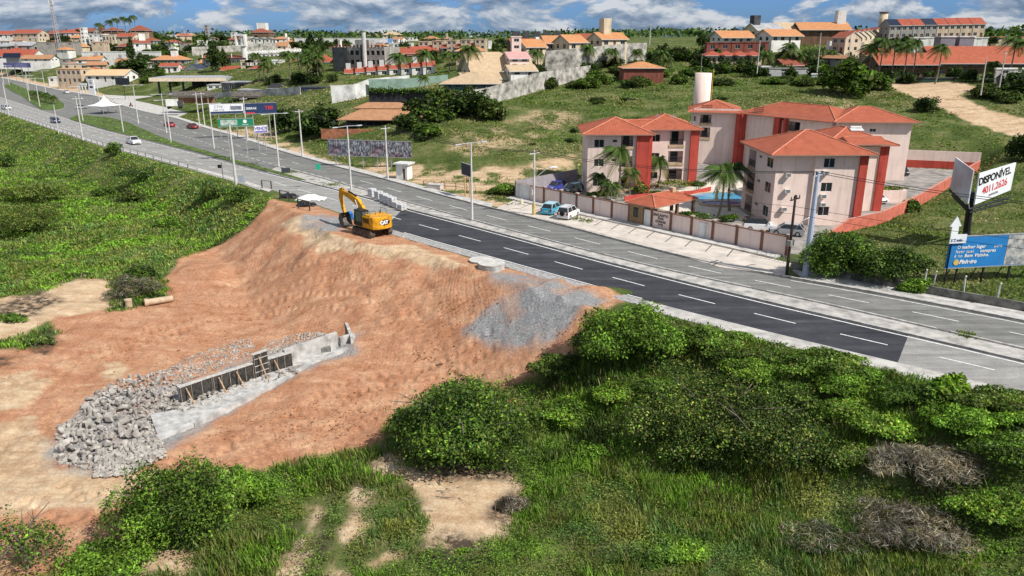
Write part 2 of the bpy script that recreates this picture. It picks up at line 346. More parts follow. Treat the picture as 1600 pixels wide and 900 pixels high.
DARK = [gp(p) for p in [[(-20,480),(60,455),(95,470),(60,492),(-20,500)],[(35,540),(80,515),(95,530),(70,552)],[(-40,560),(40,555),(10,570),(-40,575)],
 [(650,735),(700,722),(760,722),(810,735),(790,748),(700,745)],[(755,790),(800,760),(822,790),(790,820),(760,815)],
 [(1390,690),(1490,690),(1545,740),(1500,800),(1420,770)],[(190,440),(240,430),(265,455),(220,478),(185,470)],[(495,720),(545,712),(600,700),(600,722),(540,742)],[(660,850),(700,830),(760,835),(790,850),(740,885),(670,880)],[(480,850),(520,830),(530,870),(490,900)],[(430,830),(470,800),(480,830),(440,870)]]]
az = np.radians(np.concatenate([np.arange(-80, -42, 2.), np.arange(-42, 42.01, .125), np.arange(44, 82, 2.)]))
rr = [10.]
while rr[-1] < 9000:
    r = rr[-1]; rr.append(r*(1.012 if r < 30 else 1.0042 if r < 150 else 1.008 if r < 500 else 1.02))
rr = np.array(rr); A_, R2 = np.meshgrid(az, rr); X = R2*np.sin(A_); Y = R2*np.cos(A_)
Z = hfun(X, Y)
fx, fy = X.ravel(), Y.ravel()
nz = fbm(fx/2.2, fy/2.2, 4, 21)*2.2
def pmask(polys, w, amp=1.): 
    o = np.full(len(fx), -1e9)
    for p in polys:
        p = np.array(p); bb = (fx > p[:, 0].min()-4) & (fx < p[:, 0].max()+4) & (fy > p[:, 1].min()-4) & (fy < p[:, 1].max()+4)
        if bb.any(): o[bb] = np.maximum(o[bb], pip(fx[bb], fy[bb], [tuple(q) for q in p]))
    return sstep(-w, w, o+nz*amp)
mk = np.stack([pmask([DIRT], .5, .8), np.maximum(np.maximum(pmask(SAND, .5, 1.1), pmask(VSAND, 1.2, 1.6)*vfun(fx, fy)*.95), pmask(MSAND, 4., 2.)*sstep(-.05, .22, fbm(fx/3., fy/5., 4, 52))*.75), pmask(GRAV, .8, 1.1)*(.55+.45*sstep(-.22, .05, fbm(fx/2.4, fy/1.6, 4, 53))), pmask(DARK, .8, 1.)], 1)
s_ = (L1(fx)-fy)*.71
mk[:, 0] = np.where(s_ < .2, 0, mk[:, 0])
# ruts and clods pushed up in the bare earth
d1 = mk[:, 0].reshape(X.shape)
_u = (X*.69-Y*.72); _v = (X*.72+Y*.69)   # along and across the fill slope: the bucket leaves grooves down it
Z = Z+d1*sstep(1, 4, (L1(X)-Y)*.71-np.interp(X, WX, WW))*np.clip(1-((L1(X)-Y)*.71)/26, 0, 1)*fbm(_u/2.1, _v/8., 3, 45)*.6
Z = Z+d1*(fbm(X/.7, Y/.7, 3, 31)*.22)
# lumps left on the slope, and the cleat marks of the tracked machine over the floor of the pit
Z = Z+d1*sstep(2, 6, (L1(X)-Y)*.71-np.interp(X, WX, WW))*np.clip((19-(L1(X)-Y)*.71)/4, .12, 1)*fbm(X/4.2, Y/4.2, 3, 66)*1.1
for tr in [[(300,455),(420,440),(560,455),(660,500),(700,570)],[(330,480),(470,470),(590,490),(660,540),(690,600)],[(230,520),(330,490),(450,480),(560,500)],[(600,560),(560,600),(480,640),(400,680),(330,730)],[(640,570),(600,620),(540,660),(500,700)],[(20,700),(60,640),(140,560),(260,520)],[(60,760),(110,790),(220,760),(330,690)],[(380,400),(470,420),(560,470),(620,520)],[(520,610),(600,590),(680,580),(780,560)],[(10,600),(90,570),(180,540),(300,500)]]:
    w = np.array([W(px, py, -5.6) for px, py in tr]); tt = np.linspace(0, len(w)-1, 60); c = np.stack([np.interp(tt, range(len(w)), w[:, k]) for k in (0, 1)], 1)
    for _ in range(14): c[1:-1] = (c[:-2]+2*c[1:-1]+c[2:])/4
    bb = (X > c[:, 0].min()-2) & (X < c[:, 0].max()+2) & (Y > c[:, 1].min()-2) & (Y < c[:, 1].max()+2); xs1, ys1 = X[bb], Y[bb]; best = np.full(len(xs1), 9.); arc = np.zeros(len(xs1)); al = 0.
    for a, b_ in zip(c, c[1:]):
        v = b_-a; L_ = np.hypot(*v); u = np.clip(((xs1-a[0])*v[0]+(ys1-a[1])*v[1])/(L_*L_), 0, 1); dd_ = np.hypot(xs1-a[0]-u*v[0], ys1-a[1]-u*v[1]); m_ = dd_ < best; best[m_] = dd_[m_]; arc[m_] = al+u[m_]*L_; al += L_
    lane = np.exp(-((best-1.15)/.36)**4); Z[bb] += d1[bb]*lane*(.13*np.sin(arc*2*np.pi/.95)-.06)
# rows heaped along the top edge of the fill by the machine
w_ = np.interp(X, WX, WW); sx = (L1(X)-Y)*.71
Z = Z+d1*.5*np.exp(-((sx-w_-.5)/.9)**2)*(.5+fbm(X/1.6, Y/1.6, 3, 40)*1.6)
V = np.stack([fx, fy, Z.ravel()], 1); na = len(az); nr = len(rr)
i = np.arange(nr-1)[:, None]*na+np.arange(na-1)[None]; i = i.ravel(); Fq = np.stack([i, i+1, i+na+1, i+na], 1)[:, ::-1]
gm = bpy.data.materials.new('ground'); gm.use_nodes = True; t = gm.node_tree; b = t.nodes['Principled BSDF']; b.inputs['Roughness'].default_value = .95; b.inputs['Specular IOR Level'].default_value = .1
at = N(t, 'ShaderNodeAttribute', attribute_name='tone'); sep = N(t, 'ShaderNodeSeparateColor'); t.links.new(at.outputs[0], sep.inputs[0])
g = N(t, 'ShaderNodeNewGeometry')
def noi(sc, det=6., ro=.6, dist=0., vec=None):
    n = N(t, 'ShaderNodeTexNoise', i_Scale=sc, i_Detail=det, i_Roughness=ro, i_Distortion=dist); t.links.new(vec or g.outputs['Position'], n.inputs['Vector']); return n.outputs[0]
mp = N(t, 'ShaderNodeMapping'); mp.inputs['Rotation'].default_value = (0, 0, -.62); mp.inputs['Scale'].default_value = (.22, 1.3, 1); t.links.new(g.outputs['Position'], mp.inputs[0])
streak = noi(.55, 7., .62, .6, mp.outputs[0])
gr = ramp(t, [(.3, (.035, .055, .014)), (.5, (.085, .115, .03)), (.62, (.17, .17, .07)), (.75, (.20, .17, .09))], noi(.16, 8., .68))
dirt = ramp(t, [(.30, (.27, .115, .062)), (.41, (.41, .195, .105)), (.5, (.48, .25, .145)), (.6, (.57, .34, .205)), (.72, (.72, .52, .34))], math_(t, 'ADD', math_(t, 'MULTIPLY', math_(t, 'ADD', math_(t, 'MULTIPLY', streak, .55), math_(t, 'MULTIPLY', noi(.11, 3., .5, 3.), .45)), .72), math_(t, 'MULTIPLY', noi(.5, 9., .68, .8), .28)))
fine = ramp(t, [(.3, .62), (.55, 1.), (.75, 1.15)], noi(3.2, 8., .72))
dirt2 = mixc(t, dirt.outputs[0], fine.outputs[0], .8, 'MULTIPLY')
sand = ramp(t, [(.32, (.30, .20, .125)), (.44, (.46, .31, .19)), (.54, (.58, .43, .28)), (.7, (.74, .60, .42))], math_(t, 'ADD', math_(t, 'MULTIPLY', streak, .45), math_(t, 'MULTIPLY', noi(.9, 9., .74), .55)))
grav = ramp(t, [(.3, (.13, .13, .13)), (.5, (.27, .27, .27)), (.7, (.44, .44, .43))], noi(5., 6., .8))
c = mixc(t, gr.outputs[0], dirt2, sep.outputs[0]); c = mixc(t, c, sand.outputs[0], sep.outputs[1]); c = mixc(t, c, grav.outputs[0], sep.outputs[2])
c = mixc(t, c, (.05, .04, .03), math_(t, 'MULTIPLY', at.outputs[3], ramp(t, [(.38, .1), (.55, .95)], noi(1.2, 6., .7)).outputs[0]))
grit = ramp(t, [(.3, .55), (.5, .95), (.7, 1.25)], noi(6.5, 5., .75)); c = mixc(t, c, grit.outputs[0], .75, 'MULTIPLY'); t.links.new(c, b.inputs['Base Color'])
wv = N(t, 'ShaderNodeTexWave', i_Scale=.75, i_Distortion=26., i_Detail=3.); wv.inputs['Detail Scale'].default_value = .16; t.links.new(g.outputs['Position'], wv.inputs['Vector'])
trk = ramp(t, [(.5, 0.), (.62, 1.)], noi(.09, 3., .5))
hh = math_(t, 'ADD', math_(t, 'MULTIPLY', noi(2.2, 9., .75), 1.), math_(t, 'MULTIPLY', math_(t, 'MULTIPLY', math_(t, 'MULTIPLY', wv.outputs['Fac'], .14), trk.outputs[0]), sep.outputs[0]))
bp = N(t, 'ShaderNodeBump', i_Strength=.8, i_Distance=.2); t.links.new(hh, bp.inputs['Height']); t.links.new(bp.outputs[0], b.inputs['Normal'])
# alpha channel carries the burnt patches, so it is written too
ground = npmesh('ground', V, Fq, gm, tone=mk, smooth=True); tag(ground, kind='structure')

def mdist(X, Y, polys):
    o = np.full(len(X), -1e9)
    for p in polys: o = np.maximum(o, pip(X, Y, [tuple(q) for q in p]))
    return o

# ------------------------------------------------------------------ roads
def roadmat(name, a, bcol, sc=.35, stain=.25):
    m = bpy.data.materials.new(name); m.use_nodes = True; t = m.node_tree; b = t.nodes['Principled BSDF']; b.inputs['Roughness'].default_value = .88; b.inputs['Specular IOR Level'].default_value = .2
    g = N(t, 'ShaderNodeNewGeometry'); mp = N(t, 'ShaderNodeMapping'); mp.inputs['Rotation'].default_value = (0, 0, R_(47)); mp.inputs['Scale'].default_value = (.12, 1.6, 1); t.links.new(g.outputs['Position'], mp.inputs[0])
    n = N(t, 'ShaderNodeTexNoise', i_Scale=sc*2, i_Detail=7., i_Roughness=.6); t.links.new(mp.outputs[0], n.inputs['Vector'])
    n2 = N(t, 'ShaderNodeTexNoise', i_Scale=.5, i_Detail=8., i_Roughness=.72); t.links.new(g.outputs['Position'], n2.inputs['Vector'])
    f = math_(t, 'ADD', math_(t, 'MULTIPLY', n.outputs[0], .6), math_(t, 'MULTIPLY', n2.outputs[0], .4))
    r = ramp(t, [(.36, a), (.56, bcol), (.72, tuple(min(1, q*1.5+.03) for q in bcol))], f)
    n3 = N(t, 'ShaderNodeTexNoise', i_Scale=14., i_Detail=3.); t.links.new(g.outputs['Position'], n3.inputs['Vector'])
    fr = ramp(t, [(.3, 1-stain), (.7, 1.12)], n3.outputs[0])
    t.links.new(mixc(t, r.outputs[0], fr.outputs[0], 1., 'MULTIPLY'), b.inputs['Base Color']); MATS[name] = m; return m
OLD = roadmat('old_asphalt', (.115, .115, .113), (.215, .213, .20))
DUSTY = roadmat('dusty_asphalt', (.20, .195, .185), (.34, .33, .31), .35, .3)
NEWA = roadmat('fresh_asphalt', (.024, .026, .032), (.056, .058, .066), .3, .2)
CONC = mat('weathered_concrete', (.50, .48, .45), .9, .22, .9, .01)
KERB = mat('kerb_concrete', (.46, .44, .41), .9, .3, 2.)
PAINT = mat('road_paint', (.78, .78, .76), .6, .2, 3.)
DARKK = mat('soiled_kerb', (.10, .095, .085), .95, .4, 1.5)
def xs_(a, b, st=3.): return np.append(np.arange(a, b, st), b)
def strip(name, fa, fb, xa, xb, z, m, st=3., kind='structure', jag=None):
    x = xs_(xa, xb, st); a = np.stack([x, fa(x), np.full(len(x), z)], 1); c = np.stack([x, fb(x), np.full(len(x), z)], 1)
    V = np.concatenate([a, c]); n = len(x); i = np.arange(n-1); Fq = np.stack([i, i+1, n+i+1, n+i], 1)
    o = npmesh(name, V, Fq, m); auto_uv(o.data); tag(o, kind=kind); return o
strip('road', L1, L4, -800, 66, .012, OLD)
off = lambda f, d: (lambda x: f(x)+d/.71)
xw = lambda px, py: W(px, py)[0]
strip('old_carriageway', off(L1, 0), L2, -800, -12, .02, DUSTY).name = 'road_dusty_stretch'
strip('road_pale_end', L1, L2, 29.0, 66, .021, DUSTY)
o = strip('road_new_asphalt', L1, L2, -17., 31.0, .026, NEWA, 1.5)
me = o.data   # ragged laid edge at both ends of the new asphalt
for v in me.vertices:
    if v.co.x > 30.9 and v.co.y > float(L1(v.co.x))+4: v.co.x += 2.6; v.co.y = float(L2(v.co.x))
    elif v.co.x > 30.9: v.co.x -= 1.0; v.co.y = float(L1(v.co.x))
    elif v.co.x < -16.9 and v.co.y > float(L1(v.co.x))+4: v.co.x += .9; v.co.y = float(L2(v.co.x))
# median strip with a kerb each side, raised
def curbstrip(name, fa, fb, xa, xb, z0, z1, m, st=3.):
    x = xs_(xa, xb, st); mb = MB()
    A = [(q, float(fa(q))) for q in x]; B = [(q, float(fb(q))) for q in x]
    for k in range(len(x)-1):
        a, b_, c_, d_ = A[k], A[k+1], B[k+1], B[k]
        mb.face([(*a, z1), (*b_, z1), (*c_, z1), (*d_, z1)])
        mb.face([(*a, z0), (*b_, z0), (*b_, z1), (*a, z1)]); mb.face([(*c_, z0), (*d_, z0), (*d_, z1), (*c_, z1)])
    for k in (0, len(x)-1): mb.face([(*A[k], z0), (*A[k], z1), (*B[k], z1), (*B[k], z0)])
    return tag(mb.build(name, m), kind='structure')
MEDC = mat('median_paving', (.43, .41, .38), .95, .3, .8, .02)
curbstrip('median', off(L2, .35), off(L3, -.3), -46, 66, -.02, .13, MEDC)
curbstrip('median_kerb_near', off(L2, .17), off(L2, .34), -46, 66, -.02, .17, KERB)
for xa, xb in ((-46, -30), (-29.3, -7.), (-5.6, 9.2), (10.6, 24.), (25.2, 36.6), (37.4, 66)):
    curbstrip('median_kerb_far', off(L3, -.29), off(L3, -.05), xa, xb, -.02, .27, KERB, 2.)
strip('gutter_near', off(L2, .02), off(L2, .165), -46, 66, .034, DARKK)
strip('gutter_far', off(L3, -.045), off(L3, .28), -46, 66, .034, DARKK)
curbstrip('far_kerb', off(L4, 0), off(L4, .28), -330, 66, -.05, .15, KERB)
strip('gutter_outer', off(L4, -.3), off(L4, -.01), -60, 66, .034, DARKK)
curbstrip('pavement', off(L4, .3), off(L4, 2.6), 30.5, 66, -.1, .14, CONC)
curbstrip('pavement_left', off(L4, .3), off(L4, 2.2), -330, -3, -.1, .13, CONC)
curbstrip('shoulder_strip', off(L1, -2.1), off(L1, -.02), 12.5, 66, -.12, .045, mat('shoulder_concrete', (.46, .44, .41), .95, .25, .7))
curbstrip('shoulder_left', off(L1, -1.3), off(L1, -.02), -330, -40, -.12, .06, CONC)
strip('gravel_shoulder', off(L1, -1.6), off(L1, -.03), -20, 13, .05, mat('loose_gravel', (.36, .35, .34), 1, .35, 3.5, .03))
# painted lines
def pline(f, d, w, xa, xb, on=None, off_=0., z=.036, name='lane_marking'):
    mb = MB(); x = xa
    ctr = lambda q: np.array([q, float(f(q))+d/.71])
    pos = xa; step = .7
    segs = [(xa, xb)] if on is None else []
    if on is not None:
        x = xa
        while x < xb: segs.append((x, min(x+on*.69, xb))); x += (on+off_)*.69
    for a, b_ in segs:
        q = xs_(a, b_, 2.5)
        for k in range(len(q)-1):
            p, r = ctr(q[k]), ctr(q[k+1]); dd = r-p; dd /= np.hypot(*dd); n_ = np.array([-dd[1], dd[0]])*w/2
            mb.face([(*(p-n_), z), (*(r-n_), z), (*(r+n_), z), (*(p+n_), z)])
    return tag(mb.build(name, PAINT), kind='structure')
midA = lambda x: (L1(x)+L2(x))/2-.1
midB = lambda x: (L3(x)+L4(x))/2
dA = W(958, 436)[0]; dB = W(980, 391)[0]
pline(midA, 0, .15, dA-8.4*.69*9, 66, 4.2, 4.2); pline(midB, 0, .15, dB-8.4*.69*7, 66, 4.2, 4.2)
pline(midB, 0, .16, -200, -42, 3., 4.5); pline(L3, .9, .15, -200, -24, 1.6, 1.2)
pline(L2, -.28, .18, -46, 66); pline(L1, .22, .16, -14, 12.6); pline(L4, -.75, .15, 29, 66)
pline(L2, -.6, .15, -300, -46, 2., 1.); pline(lambda x: L1(x)*.66+L2(x)*.34, 0, .15, -300, -50, 3., 3.); pline(lambda x: L1(x)*.33+L2(x)*.67, 0, .15, -300, -95, 3., 3.)
pline(L1, 1.6, .12, -300, -120)

# ------------------------------------------------------------------ grass islands of the wide median
def island(name, pts, z=.16, grass=True):
    w = [W(*p) for p in pts]
    kb = MB().prism(w, -.02, z-.02); tag(kb.build(name+'_kerb', KERB), kind='structure')
    c = np.mean(w, 0); w2 = [tuple(np.array(p)+(c-np.array(p))/max(1e-3, np.hypot(*(c-np.array(p))))*.25) for p in w]
    tag(MB().prism(w2, z-.1, z+.05).build(name, mat('island_turf', (.085, .13, .028), 1, .35, .5, .05)), kind='structure'); return w
ISL1 = island('median_island', [(7,135),(18,143),(32,150),(48,161),(65,172),(85,173),(100,170),(101,163),(92,157),(70,148),(37,138),(15,129)])
ISL2 = island('median_lawn', [(108,185),(125,180),(170,184),(200,192),(250,214),(287,227),(320,236),(382,255),(441,271),(480,283),(470,283),(397,263.5),(310,239),(222,218),(150,199),(112,188)])
# side apron of the filling station and other paved lots
def apron(name, pts, m, z=.02, thick=.25):
    w = [(*W(*p), 0.) for p in pts]; zz = .02
    return tag(MB().prism([p[:2] for p in w], zz-.8, zz+z).build(name, m), kind='structure')
apron('forecourt', [(190,163),(225,172),(275,184),(296,176),(262,150),(235,150),(195,150),(160,148)], CONC, .05)
WL0 = np.array(W(806, 309)); WLd = np.array(W(1229, 402))-WL0; WLd = WLd/np.hypot(*WLd)
# paved parking strip in front of the estate wall, with joints
PK = [W(*p) for p in [(775,326),(806,312),(848,320),(985,352),(1120,385),(1236,412),(1225,431),(1125,418),(1025,389),(950,371),(875,349),(800,333)]]
tag(MB().prism(PK, -.15, .06).build('parking_bay_paving', mat('bay_paving', (.56, .50, .44), .95, .16, .6, .02)), kind='structure')

# grooves between the parking bays and the raised walk along the wall
_wd = np.array(WLd); 
for k in range(-1, 14):
    q = WL0+_wd*(2.4+k*2.95)+np.array([-.745, -.67])*1.95; e = q-np.array([.45, .89])*3.3
    n_ = np.array([.89, -.45])*.07; MB_ = MB().face([(*(q-n_), .068), (*(q+n_), .068), (*(e+n_), .068), (*(e-n_), .068)]); tag(MB_.build('bay_joint', DARKK), kind='structure')
a = WL0-_wd*.5; b_ = WL0+_wd*46.; n_ = np.array([-.745, -.67])
tag(MB().prism([tuple(a), tuple(b_), tuple(b_+n_*1.7), tuple(a+n_*1.7)], 0, .2).build('walkway', CONC), kind='structure')
tag(MB().prism([tuple(a+n_*1.705), tuple(b_+n_*1.705), tuple(b_+n_*1.9), tuple(a+n_*1.9)], 0, .12).build('walkway_kerb', mat('walk_kerb', (.30, .27, .23), .95, .4, 1.)), kind='structure')
# ------------------------------------------------------------------ building kit
def wallmat(name, col, stain=.35, rough=.9):
    """render with blotches, and dirt run down it in streaks"""
    m = bpy.data.materials.new(name); m.use_nodes = True; t = m.node_tree; b = t.nodes['Principled BSDF']; b.inputs['Roughness'].default_value = rough; b.inputs['Specular IOR Level'].default_value = .2
    g = N(t, 'ShaderNodeNewGeometry'); mp = N(t, 'ShaderNodeMapping'); mp.inputs['Scale'].default_value = (1.5, 1.5, .11); t.links.new(g.outputs['Position'], mp.inputs[0])
    n = N(t, 'ShaderNodeTexNoise', i_Scale=1.1, i_Detail=6., i_Roughness=.7); t.links.new(mp.outputs[0], n.inputs[0]); n2 = N(t, 'ShaderNodeTexNoise', i_Scale=.33, i_Detail=8., i_Roughness=.7); t.links.new(g.outputs['Position'], n2.inputs[0])
    d = (1-stain, 1-stain*1.05, 1-stain*1.15); a = ramp(t, [(.34, d), (.50, (1, 1, 1))], n.outputs[0]); a2 = ramp(t, [(.3, tuple(1-(1-q)*.8 for q in d)), (.55, (1, 1, 1)), (.75, (1.04, 1.03, 1.02))], n2.outputs[0])
    c = mixc(t, mixc(t, col, a.outputs[0], 1., 'MULTIPLY'), a2.outputs[0], 1., 'MULTIPLY'); t.links.new(c, b.inputs['Base Color']); MATS[name] = m; return m
PINK = wallmat('pale_pink_render', (.83, .665, .59), .16); RED = wallmat('red_render', (.50, .082, .06), .3); WHITE = wallmat('white_render', (.78, .77, .74), .32); CREAM = wallmat('cream_render', (.68, .58, .42), .34)
TAN = wallmat('tan_render', (.55, .40, .26), .3); BEIGE = wallmat('beige_render', (.60, .48, .36), .38); BROWN = wallmat('brown_render', (.20, .12, .08), .4); BRICK = wallmat('red_brick', (.26, .09, .065), .4); GREY = wallmat('bare_cement', (.36, .345, .32), .45)
DGREY = mat('dark_grey_finish', (.07, .075, .08), .8, .3, .6)
WOOD = mat('sawn_timber', (.50, .33, .19), .85, .3, 3.)
DWOOD = mat('weathered_board', (.055, .05, .045), .85, .5, 3.)
METAL = mat('galvanised_steel', (.42, .43, .44), .5, .15, 4., metal=.4)
POLE = mat('pole_concrete', (.58, .56, .53), .85, .15, 1.)
BLACKM = mat('black_steel', (.02, .02, .022), .5, .3, 3.)
GLASS = flat('window_glass', (.018, .024, .028), .08, .6)
DIN = flat('dark_interior', (.025, .022, .02), .9)
WFR = flat('white_frame', (.6, .6, .58), .6)
EAVE = flat('eave_board', (.34, .20, .15), .8)
TILE = tilemat('orange_clay_tile', (.43, .12, .066)); TILE_D = tilemat('dark_clay_tile', (.30, .09, .055)); TILE_O = tilemat('pale_orange_tile', (.58, .27, .12))
TILE_B = tilemat('buff_tile', (.56, .42, .27)); TILE_W = tilemat('weathered_tile', (.46, .24, .13)); TILE_R = tilemat('red_clay_tile', (.40, .10, .06))
SHEET = mat('fibre_cement_sheet', (.36, .36, .37), .8, .2, .6); CAP = mat('ridge_mortar', (.60, .24, .15), .9, .2, 2.)
SOLAR = flat('solar_panel', (.012, .016, .035), .15, .5)
ACM = mat('appliance_white', (.62, .62, .6), .5, .1, 3.)

def plane_uz(p0, d, px, py):
    """where the view ray through a pixel meets the wall plane: distance along it and height"""
    r = ray(px, py); n = (d[1], -d[0]); k = r[0]*n[0]+r[1]*n[1]; t = (p0[0]*n[0]+p0[1]*n[1])/k
    x, y, z = r[0]*t, r[1]*t, CH+r[2]*t
    return (x-p0[0])*d[0]+(y-p0[1])*d[1], z
def facade(mb, p0, p1, z0, z1, ops=(), mi=0):
    """a wall face with real recessed openings: ops = (u0,u1,za,zb,depth,back material)"""
    L = math.hypot(p1[0]-p0[0], p1[1]-p0[1]); d = ((p1[0]-p0[0])/L, (p1[1]-p0[1])/L); n = (d[1], -d[0])
    ops = [(max(.05, o[0]), min(L-.05, o[1]), max(z0+.02, o[2]), min(z1-.02, o[3]), o[4], o[5]) for o in ops if o[1] > .1 and o[0] < L-.1]
    us = sorted({0, L, *[o[0] for o in ops], *[o[1] for o in ops]}); zs = sorted({z0, z1, *[o[2] for o in ops], *[o[3] for o in ops]})
    P = lambda u, z, e=0.: (p0[0]+d[0]*u-n[0]*e, p0[1]+d[1]*u-n[1]*e, z)
    for a, b in zip(us, us[1:]):
        for c, e in zip(zs, zs[1:]):
            um, zm = (a+b)/2, (c+e)/2
            if any(o[0] < um < o[1] and o[2] < zm < o[3] for o in ops): continue
            mb.face([P(a, c), P(b, c), P(b, e), P(a, e)], mi)
    for u0, u1, a, b, dp, bm in ops:
        mb.face([P(u0, a), P(u0, a, dp), P(u0, b, dp), P(u0, b)], mi); mb.face([P(u1, a, dp), P(u1, a), P(u1, b), P(u1, b, dp)], mi)
        mb.face([P(u0, a), P(u1, a), P(u1, a, dp), P(u0, a, dp)], mi); mb.face([P(u0, b, dp), P(u1, b, dp), P(u1, b), P(u0, b)], mi)
        if bm is not None: mb.face([P(u0, a, dp), P(u1, a, dp), P(u1, b, dp), P(u0, b, dp)], bm)
    return P, ops
def window(parent, P, u0, u1, a, b, dp=.12, panes=2, frame=None, glass=None, curtain=False):
    f = MB(); t = .05
    def bar(ua, ub, za, zb): 
        q = [P(ua, za, dp-.05), P(ub, za, dp-.05), P(ub, zb, dp-.05), P(ua, zb, dp-.05)]; r = [P(ua, za, dp), P(ub, za, dp), P(ub, zb, dp), P(ua, zb, dp)]
        f.grp(q+r, [(0, 1, 2, 3), (0, 4, 5, 1), (1, 5, 6, 2), (2, 6, 7, 3), (3, 7, 4, 0)])
    bar(u0, u1, a, a+t); bar(u0, u1, b-t, b); bar(u0, u0+t, a+t, b-t); bar(u1-t, u1, a+t, b-t)
    for k in range(1, panes): m = u0+(u1-u0)*k/panes; bar(m-t/2, m+t/2, a+t, b-t)
    w = f.build('window', frame or WFR, parent)
    g = MB().face([P(u0+t, a+t, dp-.02), P(u1-t, a+t, dp-.02), P(u1-t, b-t, dp-.02), P(u0+t, b-t, dp-.02)]).build('pane', glass or GLASS, w)
    return w
def hip(mb, c, ang, w, d, z, over=.8, slope=.36, mi=0, gable=False, t=.14):
    """roof on a rectangle centred at c; returns ridge lines for caps"""
    w += 2*over; d += 2*over; R = Matrix.Translation((c[0], c[1], 0)) @ Matrix.Rotation(ang, 4, 'Z')
    q = lambda x, y, zz: tuple(R @ Vector((x, y, zz)))
    hw, hd = w/2, d/2; zo = z
    if w >= d: rl = hw-(hd if not gable else 0); h = hd*slope; r0, r1 = (-rl, 0), (rl, 0)
    else: rl = hd-(hw if not gable else 0); h = hw*slope; r0, r1 = (0, -rl), (0, rl)
    a, b_, c_, e = q(-hw, -hd, zo), q(hw, -hd, zo), q(hw, hd, zo), q(-hw, hd, zo); s, u = q(*r0, zo+h), q(*r1, zo+h)
    if w >= d: fs = [[a, b_, u, s], [c_, e, s, u], [b_, c_, u], [e, a, s]]
    else: fs = [[e, a, s, u], [b_, c_, u, s], [a, b_, s], [c_, e, u]]
    for k, f in enumerate(fs): mb.face(f, mi if not (gable and k > 1) else mi+1)
    # soffit and fascia
    lo = [q(-hw, -hd, zo-t), q(hw, -hd, zo-t), q(hw, hd, zo-t), q(-hw, hd, zo-t)]; up = [a, b_, c_, e]
    mb.face(lo[::-1], mi+1)
    for k in range(4): mb.face([lo[k], lo[(k+1) % 4], up[(k+1) % 4], up[k]], mi+1)
    return [(s, u)]+([] if gable else ([(a, s), (e, s), (b_, u), (c_, u)] if w >= d else [(a, s), (b_, s), (c_, u), (e, u)]))
def caps(lines, parent, r=.09, m=None):
    mb = MB()
    for a, b in lines:
        if (Vector(a)-Vector(b)).length > .3: mb.tube([Vector(a)+Vector((0, 0, .04)), Vector(b)+Vector((0, 0, .04))], r, 5)
    return mb.build('ridge_cap', m or CAP, parent)
def ac_unit(parent, P, u, z):
    mb = MB(); pts = []
    for e in (-.02, -.55):
        for uu, zz in ((u-.35, z), (u+.35, z), (u+.35, z+.5), (u-.35, z+.5)): pts.append(P(uu, zz, e))
    mb.grp(pts, [(4, 5, 6, 7), (0, 4, 7, 3), (1, 2, 6, 5), (3, 7, 6, 2), (0, 1, 5, 4)])
    a = mb.build('air_conditioner', ACM, parent)
    g = MB()
    for k in range(4): zz = z+.1+k*.1; g.face([P(u-.28, zz, -.565), P(u+.28, zz, -.565), P(u+.28, zz+.05, -.565), P(u-.28, zz+.05, -.565)])
    g.build('grille', DIN, a); return a
def rail(parent, P, u0, u1, z, e=.05):
    mb = MB(); n = max(3, int((u1-u0)/.35))
    mb.tube([P(u0, z+.95, e), P(u1, z+.95, e)], .05, 5); mb.tube([P(u0, z+.12, e), P(u1, z+.12, e)], .04, 5); mb.tube([P(u0, z+.5, e), P(u1, z+.5, e)], .03, 5)
    for k in range(n): 
        a, b = u0+(u1-u0)*k/n, u0+(u1-u0)*(k+1)/n
        mb.tube([P(a, z+.1, e), P(b, z+.95, e)], .025, 4); mb.tube([P(b, z+.1, e), P(a, z+.95, e)], .025, 4)
    return mb.build('balcony_railing', BLACKM, parent)
